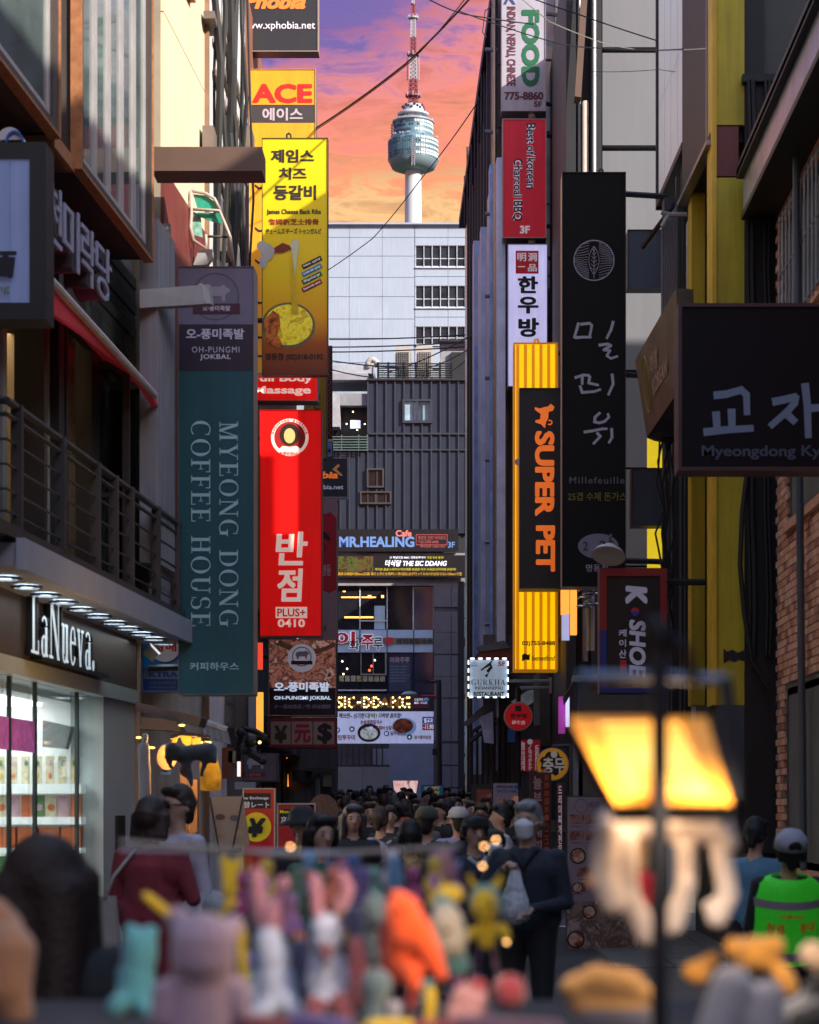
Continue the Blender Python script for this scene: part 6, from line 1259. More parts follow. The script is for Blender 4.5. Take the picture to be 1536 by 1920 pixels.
pband(r, (524, 1517, 588, 1548), Y, M('panel_black', 0)); T(r, 'Money Exchange', (525, 1519, 586, 1527), Y - .005, M('ink_yellowlit', 0), bold=.02); T(r, '高価両替', (527, 1531, 575, 1546), Y - .005, wht, bold=.0)
Y = 20; r = thing('folding_board', 'pale folding menu board with faint cake pictures and black cords', 'menu board', P(425, 1560, Y))
MB().ppoly([(391, 1494), (455, 1493), (468, 1585), (403, 1600)], Y, .05).build('board', M('board_greywhite', '#6e6a6e', .5, noise=.08), r)
for pts in ([(393, 1495), (402, 1545), (412, 1600)], [(455, 1495), (436, 1590)]): MB().tube([P(x, y, Y - .02) for x, y in pts], .008, 5).build('cord', cable_m, r)
for (x, y, c_) in ((413, 1532, '#3a2430'), (440, 1534, '#3c4460'), (413, 1562, '#7a6c60'), (446, 1563, '#7a7c70')): MB().disc(P(x, y, Y - .006), .045, .004, 14, sz=.6).build('cake_print', M('cake' + c_, c_, noise=.2), r)
# lit picture sign with pig emblem low left
Y = 26; r = sign('dim lilac box sign with pig emblem and maroon ribbon low on the left', (455, 1412, 520, 1466), Y, .3, M('sign_dimlilac', '#544c5c', .5, noise=.1), case_d); pig(r, 480, 1432, .8, Y - .004, M('print_palepig', 0)); pband(r, (452, 1448, 498, 1457), Y, M('ribbon_maroon', 0)); T(r, '오·풍미족발', (460, 1450, 490, 1456), Y - .005, M('letters_dull_red', 0))
# white meat picture light box and blue welcome board in the crowd
Y = 70; r = thing('pennant_sign', 'glowing pink meat picture sign tapering to a point above the distant crowd', 'sign', P(762, 1500, Y)); MB().ppoly([(737, 1464), (784, 1464), (780, 1488), (770, 1500), (766, 1510), (758, 1496), (746, 1490), (739, 1480)], Y, .1).build('face', Mphoto('meat_print', ('#c02830', '#e8a8a0', '#f0d0c8', '#a02028', '#f0b8b0'), 1.4, .7), r); MB().tube([P(764, 1505, Y), P(766, 1535, Y)], .05, 6).build('post', dark, r)
Y = 60; r = sign('turquoise board with yellow greeting letters above the distant crowd', (790, 1472, 832, 1494), Y, .1, M('board_turquoise', '#1c7898', .5, emit=.12, noise=.06), case_d, cat='board'); T(r, 'HAPPY\nHAPPY', (797, 1475, 825, 1490), Y - .006, M('ink_gold', 0), bold=.03, align='CENTER')
r = sign('smaller turquoise card with a yellow figure below the turquoise board', (813, 1503, 829, 1535), Y, .1, M('board_turquoise', 0), case_d, cat='board'); MB().ppoly([(816, 1508), (822, 1505), (827, 1512), (828, 1519), (818, 1517)], Y - .01, .003).build('print_figure', M('disc_yellow', 0), r); MB().tube([P(821, 1535, Y), P(821, 1560, Y)], .04, 6).build('post', dark, r)
# street lamp at the crossing
Y = 78; r = thing('street_lamp', 'dark double armed street lamp in front of the shop building at the crossing', 'street lamp', (P(823, 1500, Y).x, Y, zg(Y)))
MB().tube([(P(823, 0, Y).x, Y, zg(Y)), P(823, 1410, Y), P(823, 1275, Y)], [.14, .11, .09], 10).build('pole', black, r); MB().tube([P(823, 1278, Y), P(800, 1278, Y), P(780, 1276, Y)], .05, 8).build('arm', black, r)
MB().ppoly([(770, 1277), (783, 1273), (806, 1275), (806, 1280), (775, 1280)], Y - .1, .3).build('lamp_head', black, r); MB().tube([P(823, 1306, Y), P(790, 1304, Y)], .035, 8).build('arm', M('mark_red', 0), r); mb = MB().lathe([(.001, .13), (.2, .1), (.32, .0), (.26, -.02), (.001, .0)], P(768, 1303, Y), 18); mb.build('lamp_head', M('lamp_beige', (.35, .33, .3), .5), r, True)
MB().pbox(811, 1404, 818, 1416, Y - .1, .2).build('control_box', black, r)
# parked bicycles / scooter heap behind the crowd
for i, (x, y) in enumerate(((642, 1476), (668, 1478), (700, 1478))):
    r = thing('parked_bicycle', ('parked bicycle with raised handlebar, leftmost of three by the beige wall', 'middle of three parked bicycles by the beige wall', 'parked bicycle nearest the corrugated hoarding')[i], 'bicycle', (P(x, 0, 84).x, 84, zg(84)), 'bicycles by the beige wall')
    bx_ = P(x, 0, 84).x; z0 = zg(84)
    for dx in (-.5, .5):
        w_ = MB(); w_.tube([Vector((bx_ + dx + .32 * cos(t * pi / 10), 84, z0 + .34 + .32 * sin(t * pi / 10))) for t in range(21)], .02, 5); w_.build('wheel', cable_m, r)
    fmm = MB(); pt = lambda a, b: Vector((bx_ + a, 84, z0 + b))
    for a, b in ((pt(-.5, .34), pt(-.1, .35)), (pt(-.1, .35), pt(-.2, .85)), (pt(-.2, .85), pt(-.5, .34)), (pt(-.2, .8), pt(.35, .8)), (pt(-.1, .35), pt(.35, .75)), (pt(.33, .95), pt(.5, .34))): fmm.tube([a, b], .02, 5)
    fmm.build('frame', steel, r); MB().ell(pt(-.22, .9), (.13, .06, .04), 8, 6).build('saddle', black, r); MB().tube([pt(.33, .95), pt(.3, 1.12), pt(.12, 1.18)], .018, 5).build('handlebar', steel, r); MB().box(bx_ + .35, bx_ + .7, 83.8, 84.1, z0 + .85, z0 + 1.12).build('basket', M('basket_white', (.5, .52, .56), .5), r)
# ================================================================ people
skin = M('skin', (.52, .31, .22), .55, noise=.08, scale=12); skin_d = M('skin_tan', (.34, .18, .12), .55, noise=.08, scale=12)
shoe = M('shoe', (.03, .03, .035), .5); eye_w = M('eye_white', (.35, .33, .31), .3, noise=0); eye_k = M('eye_dark', (.02, .012, .01), .2, noise=0); lipm = M('lip', (.32, .11, .09), .5, noise=0)
def cloth(name, c): return M('cloth_' + name, c, .8, noise=.18, scale=6, bump=.35, bscale=14, sheen=.1)
hairk = M('hair_black', (.018, .015, .015), .62, noise=.4, scale=14, bump=.22, bscale=45); hairb = M('hair_brown', (.06, .034, .024), .62, noise=.4, scale=14, bump=.22, bscale=45); hairg = M('hair_grey', (.34, .35, .37), .5, noise=.4, scale=24, bump=.3, bscale=60)
def person(label, px, top, Y, yaw=0, H=None, topm=None, legm=None, hair='short', hairm=None, sk=None, arms=('down', 'down'), vox=.018, bulk=1.0, face=True, extras=(), group=None, lean=0, skirt=False):
    """built facing -Y (towards the camera) at yaw 0; H defaults to what reaches the pixel height"""
    z0 = zg(Y); h = H or (CZ + (CY - top) * Y / F - z0); k = h / 1.70
    r = thing('person', label, 'person', (P(px, 0, Y).x, Y, z0), group); r.rotation_euler = (lean, 0, radians(yaw)); r.scale = (k, k, k)
    topm = topm or cloth('navy', (.02, .025, .045)); legm = legm or cloth('black', (.02, .02, .022)); sk = sk or skin; hairm = hairm or hairk
    b = bulk; pr = []
    # trunk, neck, head
    pr += [((-.06 * b, 0, 1.02), (.06 * b, 0, 1.02), .135 * b, .135 * b, 1, (1, .78, 1)), ((0, 0, 1.0), (0, -.01, 1.25), .15 * b, .17 * b, 1, (1.05, .72, 1)), ((-.09, 0, 1.30), (.09, 0, 1.30), .13, .13, 1, (1.12, .8, 1)), ((-.10, 0, 1.36), (.10, 0, 1.36), .075, .075, 1),
           ((0, .01, 1.38), (0, -.005, 1.50), .058, .052, 0), ((0, -.005, 1.60), (0, .01, 1.605), .088, .092, 0, (.88, 1.02, 1.18)), ((0, -.035, 1.535), (0, -.04, 1.525), .055, .045, 0, (1, 1, .9)),
           ((0, -.098, 1.585), (0, -.112, 1.565), .010, .015, 0), ((-.082, .01, 1.59), (-.085, .015, 1.57), .018, .014, 0), ((.082, .01, 1.59), (.085, .015, 1.57), .018, .014, 0)]
    # legs
    for s_ in (-1, 1):
        if skirt: pass
        pr += [((s_ * .09, 0, .93), (s_ * .10, -.01, .52), .098 * b, .066, 2), ((s_ * .10, -.01, .52), (s_ * .10, .02, .12), .064, .045, 2), ((s_ * .10, .03, .05), (s_ * .11, -.12, .04), .045, .038, 3)]
    hands = []
    for s_, a in zip((-1, 1), arms):
        sh = Vector((s_ * .185, 0, 1.365))
        if a == 'down': e, w_ = Vector((s_ * .235, .03, 1.09)), Vector((s_ * .235, -.04, .86))
        elif a == 'fore': e, w_ = Vector((s_ * .24, .03, 1.11)), Vector((s_ * .14, -.20, 1.13))
        elif a == 'low': e, w_ = Vector((s_ * .25, .02, 1.10)), Vector((s_ * .10, -.20, 1.00))
        elif a == 'up': e, w_ = Vector((s_ * .26, -.04, 1.16)), Vector((s_ * .12, -.2, 1.38))
        elif a == 'chest': e, w_ = Vector((s_ * .27, -.02, 1.12)), Vector((s_ * .06, -.24, 1.24))
        else: e, w_ = Vector(a[0]), Vector(a[1])
        pr += [(sh, e, .062 * b, .048, 1), (e, w_, .046, .036, 1)]
        d = (w_ - e).normalized(); hp = w_ + d * .075
        pr += [(w_ - d * .01, w_ + d * .02, .026, .026, 0), (w_ + d * .03, hp, .027, .027, 0, (1, 1, 1))]
        side = d.cross(Vector((0, 0, 1) if abs(d.z) < .8 else (0, 1, 0))).normalized(); nrm = side.cross(d).normalized()
        if vox < .016:
            for q, ln in ((-1.5, .055), (-.5, .07), (.5, .066), (1.5, .05)):
                p0 = hp + side * q * .017; p1 = p0 + d * ln * .6 - nrm * .012; p2 = p1 + d * ln * .35 - nrm * .035; pr += [(p0, p1, .0105, .0095, 0), (p1, p2, .0095, .008, 0)]
            p0 = w_ + d * .03 - side * .028; pr += [(p0, p0 + d * .035 - side * .022 - nrm * .015, .013, .010, 0), (p0 + d * .035 - side * .022 - nrm * .015, p0 + d * .06 - side * .01 - nrm * .03, .010, .009, 0)]
        else: pr += [(hp, hp + d * .07, .026, .018, 0), (w_ + d * .03, w_ + d * .06 - side * .04, .014, .011, 0)]
        hands.append(hp)
    if vox >= .016: body = blob(pr, vox, 'body', [sk, topm, legm, shoe], r, 2)
    else: body = blob(pr, vox, 'body', [sk, topm, legm, shoe], r, 3)
    if face:
        for s_ in (-1, 1):
            MBl('eye', eye_w, r, ((s_ * .034, -.086, 1.60), (.014, .007, .0055))); MBl('pupil', eye_k, r, ((s_ * .034, -.091, 1.60), (.0065, .004, .0055))); MBl('eyebrow', hairm, r, ((s_ * .036, -.094, 1.622), (.02, .006, .004)))
        MBl('mouth', lipm, r, ((0, -.096, 1.537), (.022, .008, .006)))
    hp_ = []
    if hair in ('short', 'fringe', 'bun'):
        hp_ = [((0, .018, 1.635), (0, .025, 1.62), .094, .098, 0, (.95, 1.02, 1.08)), ((-.075, .02, 1.60), (-.07, .05, 1.56), .028, .025, 0), ((.075, .02, 1.60), (.07, .05, 1.56), .028, .025, 0), ((-.04, -.062, 1.685), (.04, -.062, 1.685), .032, .032, 0), ((0, .07, 1.56), (0, .075, 1.52), .05, .035, 0)]
        if hair == 'fringe': hp_ += [((x, -.078, 1.68), (x * 1.1, -.098, 1.635), .02, .011, 0) for x in (-.065, -.04, -.015, .01, .035, .06)] + [((s_ * .088, -.02, 1.64), (s_ * .09, -.02, 1.58), .022, .015, 0) for s_ in (-1, 1)]
        if hair == 'bun': hp_ += [((0, .12, 1.66), (0, .13, 1.66), .045, .045, 0)]
    elif hair in ('long', 'bob'):
        lo = 1.36 if hair == 'long' else 1.49
        hp_ = [((0, .02, 1.635), (0, .03, 1.62), .097, .10, 0, (.97, 1.02, 1.08)), ((-.045, -.055, 1.69), (.045, -.055, 1.69), .034, .034, 0)]
        for x in (-.085, -.06, -.02, .02, .06, .085): hp_.append(((x, .05 - abs(x) * .4, 1.60), (x * 1.15, .075 - abs(x) * .5, lo), .045, .03, 0))
        for s_ in (-1, 1): hp_.append(((s_ * .085, -.03, 1.62), (s_ * .098, -.02, lo + .06), .026, .018, 0))
    if hp_: blob(hp_, max(vox * .7, .012), 'hair', [hairm], r, 1)
    if hair == 'hat' or hair == 'cap' or hair == 'bucket':
        m_ = hairm; mb = MB().lathe([(.001, 1.735), (.06, 1.73), (.095, 1.69), (.106, 1.63)] + ([(.17, 1.60), (.165, 1.595), (.1, 1.62)] if hair != 'cap' else [(.1, 1.625)]), (0, .012, 0), 20, 1, 1.08)
        if hair == 'cap': mb.ell((0, -.13, 1.632), (.075, .085, .012), 14, 6)
        mb.build('hat', m_, None, True).parent = r
        blob([((0, .04, 1.60), (0, .05, 1.54), .09, .06, 0)], .016, 'hair', [hairk], r, 1)
    for ex in extras: ex(r)
    return r
def MBl(name, mat, par, e):
    c, s_ = e; o = MB().ell(c, s_, 10, 6).build(name, mat, None, True); o.parent = par; return o
def local(mb, name, mat, par, smooth=True):
    o = mb.build(name, mat, None, smooth); o.parent = par; return o
def backpack(m_):
    def f(r): blob([((-.08, .19, 1.30), (.08, .19, 1.30), .10, .10, 0, (1, .8, 1)), ((-.09, .20, 1.05), (.09, .20, 1.05), .11, .11, 0, (1, .8, 1)), ((0, .2, 1.1), (0, .2, 1.3), .15, .13, 0, (1, .75, 1))], .016, 'backpack', [m_], r, 3); [local(MB().tube([(s_ * .13, .12, 1.36), (s_ * .14, -.02, 1.41), (s_ * .15, -.125, 1.3), (s_ * .17, -.05, 1.08)], .02, 6), 'strap', m_, r) for s_ in (-1, 1)]
    return f
maskm = M('face_mask', (.78, .80, .85), .7, noise=.04)
def facemask(m_=None):
    def f(r):
        blob([((0, -.075, 1.565), (0, -.062, 1.52), .052, .046, 0, (1.25, 1, 1))], .009, 'face_mask', [m_ or maskm], r, 3); local(MB().tube([(.055, -.085, 1.57), (.08, -.01, 1.59)], .003, 4).tube([(-.055, -.085, 1.57), (-.08, -.01, 1.59)], .003, 4), 'ear_loop', m_ or maskm, r)
    return f
def glasses(r):
    for s_ in (-1, 1): local(MB().ell((s_ * .034, -.1, 1.597), (.027, .007, .02), 12, 8), 'lens', M('sunglass', (.012, .012, .014), .1, noise=0), r)
    local(MB().tube([(-.085, 0, 1.605), (-.06, -.095, 1.605), (.06, -.095, 1.605), (.085, 0, 1.605)], .004, 5), 'glasses_frame', cable_m, r)
cloth('navy_shell', (.022, .029, .046))
# the masked man with the plastic bag
def man_a(r):
    facemask()(r)
    local(MB().ell((.0, -.0, 0), .001, 4, 3), 'button', cable_m, r)
    mb = MB(); mb.tube([(-.075, -.03, 1.43), (-.06, -.085, 1.42), (-.01, -.125, 1.36), (.02, -.14, 1.30)], [.02, .026, .022, .008], 8); mb.tube([(.075, -.03, 1.43), (.06, -.085, 1.42), (.03, -.125, 1.36), (.02, -.14, 1.30)], [.02, .026, .022, .008], 8); local(mb, 'collar', cloth('navy_shell', (.022, .029, .046)), r)
    local(MB().tube([(.02, -.150, 1.30), (.02, -.160, 1.15), (.02, -.155, .95)], .004, 5), 'placket', cable_m, r)
    for z in (1.22, 1.1, .98): local(MB().ell((.02, -.165 + (1.22 - z) * .02, z), (.009, .005, .009), 8, 6), 'button', cable_m, r)
    plast = M('plastic_bag', (.62, .65, .70), .25, noise=.35, scale=18, bump=.8, bscale=25)
    mb = MB().lathe([(.012, 1.24), (.03, 1.19), (.05, 1.12), (.085, 1.02), (.10, .95), (.085, .90), (.04, .87), (.001, .865)], (.03, -.34, .11), 18, 1, .7)
    for i, v in enumerate(mb.v): v.x += .008 * sin(v.z * 60 + i * 1.7); v.y += .01 * sin(v.z * 45 + i * 2.3)
    local(mb, 'plastic_bag', plast, r); local(MB().ell((.03, -.34, 1.055), (.07, .05, .055), 14, 8), 'bag_contents', M('bag_contents', (.50, .51, .54), .6, noise=.5, scale=25), r)
person('grey haired man in a dark jacket and white face mask holding a clear plastic bag', 990, 1508, 12.8, -20, topm=cloth('navy_shell', 0), hair='short', hairm=hairg, arms=(((-.29, -.05, 1.13), (-.06, -.27, 1.30)), ((.25, .0, 1.10), (.12, -.28, 1.07))), vox=.0115, bulk=1.12, extras=(man_a,), sk=skin)
# boy with the fringe next to him
def collar_w(r): local(MB().tube([(-.07, -.05, 1.42), (0, -.13, 1.34)], .018, 6).tube([(.07, -.05, 1.42), (0, -.13, 1.34)], .018, 6), 'collar', cloth('paleshirt', (.4, .4, .44)), r)
person('young person with a black fringe in dark clothes left of the masked man', 889, 1535, 14.3, 25, hair='fringe', vox=.014, extras=(collar_w,))
person('short masked person in white half hidden behind the masked man and the fringe haired one', 926, 1560, 16, 10, hair='fringe', topm=cloth('white', (.45, .46, .5)), vox=.016, extras=(facemask(),))
# couple on the left
def tote(r): local(MB().tube([(.06, .08, 1.42), (.17, .16, 1.25), (.2, .2, 1.12)], .012, 6), 'strap', cloth('canvas', (.4, .36, .32)), r); local(MB().hexa([(.10, .17, .72), (.34, .17, .70), (.32, .17, 1.14), (.14, .17, 1.14), (.10, .22, .72), (.34, .22, .70), (.32, .2, 1.14), (.14, .2, 1.14)]), 'tote_bag', cloth('canvas', 0), r, False)
person('woman in a dark red cardigan seen from behind with a canvas bag', 284, 1503, 12.6, 160, topm=cloth('darkred', (.26, .03, .045)), legm=cloth('darkred', 0), hair='bob', hairm=hairb, vox=.014, arms=('chest', 'fore'), extras=(tote,), bulk=1.12)
def duffel(r): blob([((.22, .10, 1.0), (.38, .04, .98), .10, .10, 0), ((.24, .08, .92), (.36, .04, .92), .09, .08, 0)], .016, 'shoulder_bag', [cloth('palebag', (.38, .36, .36))], r, 3); local(MB().tube([(.10, .06, 1.43), (.2, -.03, 1.40), (.26, .04, 1.1)], .013, 6), 'strap', cloth('brownstrap', (.12, .05, .03)), r)
person('man in sunglasses and a pale tie dye shirt leaning over the woman in red', 334, 1479, 13.3, -48, topm=M('cloth_tiedye', (.55, .48, .56), .8, noise=.3, scale=5, bump=.3, bscale=14), hair='short', hairm=hairb, vox=.014, bulk=1.08, extras=(glasses, duffel), arms=('fore', 'down'), sk=skin)
# near woman bottom left, back view
def longhair(r): blob([((0, .01, 1.60), (0, .03, 1.60), .102, .11, 0, (1, 1, 1.08)), ((-.06, .07, 1.55), (-.06, .10, 1.15), .075, .06, 0), ((.06, .07, 1.55), (.06, .10, 1.12), .075, .055, 0), ((-.09, .0, 1.58), (-.12, .02, 1.25), .05, .04, 0), ((.09, .0, 1.58), (.11, .02, 1.25), .05, .04, 0)], .016, 'hair', [M('hair_warmbrown', (.05, .026, .02), .65, noise=.3, scale=12, bump=.4, bscale=50)], r, 2)
person('woman with long dark brown hair and black top, near and blurred at the lower left', 92, 1567, 5.0, 170, topm=cloth('black', 0), hair='none', vox=.018, face=False, extras=(longhair,))
# cleaner in green vest, crouched
def vest(r):
    vg = M('vest_green', (.05, .75, .03), .6, noise=.12, scale=9, bump=.5, bscale=10, emit=.12); rs = M('reflective_strip', (.42, .36, .40), .35, noise=.1)
    mb = MB(); lv = [(1.44, .12, .09, .03), (1.40, .20, .135, .02), (1.30, .238, .165, 0), (1.15, .235, .172, 0), (1.0, .24, .18, 0), (.88, .25, .185, 0)]
    mb.lathe([(1, 0)], (0, 0, 0), 3); mb = MB()
    n_ = 28; vs = [((a * (1 + .012 * sin(j * 2.3 + i))) * cos(2 * pi * j / n_), c_ + b_ * (1 + .02 * sin(j * 3.1 + i * 2)) * sin(2 * pi * j / n_), z) for i, (z, a, b_, c_) in enumerate(lv) for j in range(n_)]
    mb.add(vs, [(i * n_ + j, i * n_ + (j + 1) % n_, (i + 1) * n_ + (j + 1) % n_, (i + 1) * n_ + j) for i in range(len(lv) - 1) for j in range(n_)]); v = local(mb, 'safety_vest', vg, r)
    for z, a, b_ in ((1.31, .243, .172), (.97, .249, .189)): m2 = MB(); m2.lathe([(1, z), (1, z - .055)], (0, 0, 0), 28); m2.v = [Vector((x.x * a, x.y * b_, x.z)) for x in m2.v]; local(m2, 'reflective_band', rs, r)
    for s_, bx in (('서울365', (-.09, .07, 1.205, 1.235)), ('청결', (-.16, -.05, 1.10, 1.17)), ('봉대', (.05, .15, 1.11, 1.18))):
        vs, fs = font_mesh(s_, .03); vs = norm(vs); m2 = MB(); x0, x1, z0, z1 = bx
        m2.add([(-(x0 + (x1 - x0) * q.x), .012 + .181 * math.sqrt(max(0, 1 - ((x0 + (x1 - x0) * q.x) / .245) ** 2)), z0 + (z1 - z0) * q.y) for q in vs], fs); local(m2, 'lettering', M('vest_letters', (.55, .10, .02), noise=0, emit=.1), r)
    local(MB().lathe([(.001, 1.745), (.06, 1.735), (.1, 1.69), (.11, 1.62), (.105, 1.62)], (0, .012, 0), 20, 1, 1.08), 'cap', cloth('palegrey_cap', (.42, .42, .5)), r); local(MB().ell((0, .118, 1.66), (.045, .01, .035), 10, 6), 'cap_opening', hairk, r)
pv_ = person('street cleaner in a bright green vest with pale cap seen from behind on the right', 1455, 1573, 12.6, 184, H=1.47, topm=cloth('black', 0), hair='short', vox=.015, extras=(vest,), bulk=1.05, face=False, lean=.0)
pv_.rotation_euler = (radians(-16), 0, radians(186)); pv_.location.y += .1
bl_ = person('person in a washed blue jacket bending beside the street cleaner', 1396, 1556, 14.2, 150, H=1.50, topm=cloth('washed_blue', (.10, .24, .36)), legm=cloth('black', 0), hair='short', vox=.018, face=False, arms=('fore', 'low'))
bl_.rotation_euler = (radians(8), 0, radians(150))
# crowd, back to front
blk_ = cloth('black', 0); cols = {'k': blk_, 'n': cloth('navy', (.02, .025, .045)), 'g': cloth('grey', (.12, .12, .13)), 'o': cloth('orange', (.62, .10, .03)), 'w': cloth('white', 0), 'l': cloth('lavender', (.33, .32, .52)), 'b': cloth('blue', (.05, .14, .28)), 'br': cloth('brown', (.09, .05, .04)), 's': cloth('skyblue', (.12, .35, .7)), 'gn': cloth('green', (.04, .14, .07)), 'y': cloth('yellow', (.55, .45, .04))}
capo = cloth('olive_cap', (.07, .07, .05)); hatw = cloth('white_cap', (.5, .5, .52)); beige = cloth('beige_hat', (.28, .24, .17))
person('man in an olive cap and dark clothes seen from behind among the toys', 801, 1519, 18, 165, hair='cap', hairm=capo, topm=cols['k'])
person('dark haired person near the centre, seen from behind, just above the toy shelf', 769, 1543, 14.5, 180, hair='short', topm=cols['k'])
person('woman with loose black hair looking down in front of the money exchange board', 603, 1536, 12.6, 30, hair='bob', topm=cols['gn'], vox=.016)
person('woman in a wide black hat and yellow scarf by the money exchange board', 567, 1519, 15, 15, hair='hat', hairm=cols['k'], topm=cols['k'], extras=(lambda r: blob([((-.03, -.10, 1.40), (.05, -.12, 1.33), .045, .04, 0)], .014, 'scarf', [cols['y']], r, 1),))
person('woman with long greyish brown hair left of the white backpack', 662, 1514, 18, 12, hair='long', hairm=M('hair_ash', (.10, .08, .085), .4, noise=.4, scale=14, bump=.22, bscale=45), topm=cols['k'])
person('person in black with a pale lilac backpack seen from behind', 714, 1517, 20, 155, hair='short', hairm=hairb, topm=cols['k'], extras=(backpack(M('backpack_lilac', (.32, .29, .38), .6, noise=.12, scale=8)),))
person('person in a bright orange shirt seen from behind', 739, 1496, 30, 180, hair='short', topm=cols['o'], bulk=1.15, vox=.024)
person('person with a white cap and lavender shirt with a backpack right of the olive cap', 859, 1519, 20, 200, hair='cap', hairm=hatw, topm=cols['l'], extras=(backpack(cols['n']),), arms=('fore', 'fore'))
person('bearded man in a blue shirt with dark mask near the posters', 902, 1511, 24, -10, hair='short', hairm=hairb, topm=cols['b'], extras=(facemask(cols['k']),), sk=skin_d)
person('dark haired person in white and black looking left beside the menu poster', 938, 1512, 21, -75, hair='short', topm=cols['w'], extras=(backpack(cols['k']),))
person('person with a round black head of hair in front of the menu poster', 957, 1504, 26, 180, hair='bun', topm=cols['k'])
person('tall person in black left of the orange shirt, brown hair', 700, 1496, 32, 5, hair='short', hairm=hairb, topm=cols['k'], sk=skin_d, vox=.024)
person('man in a grey shirt turning sideways under the turquoise board', 800, 1485, 42, 30, hair='short', topm=cols['g'], vox=.024)
person('woman in a yellow headscarf near the glass wall', 871, 1502, 34, 0, hair='long', hairm=beige, topm=cols['k'], vox=.024)
person('person in black with a phone raised in the middle of the crowd', 842, 1500, 27, 150, hair='short', topm=cols['k'], arms=('up', 'up'), vox=.024, extras=(lambda r: local(MB().box(-.04, .04, -.30, -.285, 1.38, 1.5), 'phone', black, r, False),))
# farther crowd from three body templates; each one a person of their own
far = [(628, 1488, 44, 'k'), (637, 1493, 40, 'g'), (648, 1497, 36, 'br'), (656, 1481, 58, 'g'), (668, 1484, 55, 'n'), (681, 1481, 60, 's'), (693, 1474, 66, 'k'), (703, 1486, 50, 'k'), (712, 1478, 64, 'n'), (724, 1473, 62, 'k'), (731, 1478, 58, 'br'), (751, 1487, 46, 'g'), (757, 1478, 60, 'w'), (775, 1489, 44, 'br'), (785, 1500, 30, 'k'), (768, 1480, 56, 'k'), (806, 1478, 60, 'n'), (812, 1489, 46, 'k'), (838, 1478, 52, 'k'), (849, 1488, 40, 'w'), (866, 1483, 46, 'n'), (880, 1489, 40, 'k'), (884, 1505, 30, 'g'), (828, 1492, 38, 'k'), (640, 1482, 62, 'b'), (675, 1498, 34, 'k'), (687, 1490, 44, 'w'), (720, 1492, 38, 'k'), (745, 1507, 27, 'k'), (760, 1502, 32, 'n'), (857, 1497, 33, 'k'), (618, 1500, 33, 'k'), (663, 1505, 28, 'gn'), (788, 1512, 24, 'k'), (691, 1508, 26, 'k'), (826, 1506, 26, 'k'), (911, 1498, 34, 'k'), (731, 1514, 23, 'k'), (596, 1508, 26, 'br')]
tmpl = []
words_top = {'k': 'black', 'g': 'grey', 'br': 'brown', 'n': 'navy', 's': 'sky blue', 'w': 'white', 'b': 'blue', 'gn': 'green'}
random.seed(21)
crowd_mats = {}
for i, (px, top, Y, c) in enumerate(far):
    hs = ('short', 'long', 'short', 'bun', 'bob')[i % 5]; c = c if c != 'k' or i % 3 else ('b', 'w', 'br', 'g')[i // 3 % 4]; yaw = random.choice((0, 180, 170, 20, -40, 160, 195))
    where = 'beyond the orange shirt' if 705 < px < 775 else 'at crowd left edge' if px < 660 else 'left of the orange shirt' if px <= 705 else 'under the turquoise board' if px < 835 else 'at crowd right edge'
    facing = 'facing us' if abs(yaw) < 90 else 'seen from behind'
    lbl = '%s haired person in %s %s %s' % ({'short': 'short', 'long': 'long', 'bun': 'tied', 'bob': 'bob'}[hs], words_top[c], facing, where)
    key = (hs, c)
    if i < 5:
        r = person(lbl, px, top, Y, yaw, hair=hs, hairm=(hairk, hairb, hairb, hairk, hairb)[i], topm=cols[c], vox=.028, group='people in the far crowd'); tmpl.append(r)
    else:
        src = tmpl[i % 5]; r = src.copy(); COL.objects.link(r); z0 = zg(Y); h = CZ + (CY - top) * Y / F - z0
        r.location = (P(px, 0, Y).x, Y, z0); r.scale = (h / 1.7,) * 3; r.rotation_euler = (0, 0, radians(yaw)); r['label'] = lbl
        for chd in list(src.children):
            q = chd.copy(); COL.objects.link(q); q.parent = r
            if q.name.startswith('body'):
                k2 = (i % 5, c)
                if k2 not in crowd_mats:
                    d = chd.data.copy(); d.materials[1] = cols[c]; crowd_mats[k2] = d
                q.data = crowd_mats[k2]
# ================================================================ toy stall in the foreground (out of focus)
def plushm(name, c, e=0): return M('plush_' + name, c, .95, noise=.15, scale=30, bump=.3, bscale=160, sheen=.6, emit=e)  # e: glow put into the plush in place of lamp light
def PX(x, y, Y): return P(x, y, Y)
def toy(name, label, Y, prims, mats, cat='plush toy', vox=.006, group=None, extra=None):
    """prims in photograph pixels at depth Y: (x0,y0,r0,x1,y1,r1,mat,dy)"""
    xs = [p[0] for p in prims]; ys_ = [p[1] for p in prims]; c = P(sum(xs) / len(xs), max(ys_), Y)
    r = thing(name, label, cat, c, group); k = Y / F; pr = []
    for x0, y0, r0, x1, y1, r1, m_, dy in prims:
        a = P(x0, y0, Y) - c; b = P(x1, y1, Y) - c; a.y += dy; b.y += dy; pr.append((a, b, r0 * k, r1 * k, m_))
    blob(pr, vox, 'body', mats, r, 2)
    if extra:
        for nm, x, y, rx, m_, dy in extra: o = MB().ell(P(x, y, Y) + Vector((0, dy, 0)) - c, (rx * k, rx * k * .6, rx * k), 12, 8).build(nm, m_, None, True); o.parent = r
    return r
bead = M('bead_black', (.01, .01, .012), .1, noise=0)
pc = plushm('peach', (.50, .24, .13)); toy('plush_bear', 'fuzzy tan toy cut by the left picture edge', 3.0, [(10, 1790, 62, 5, 1840, 60, 0, 0), (-20, 1720, 40, 0, 1740, 40, 0, .02), (20, 1860, 45, 30, 1900, 35, 0, 0)], [pc])
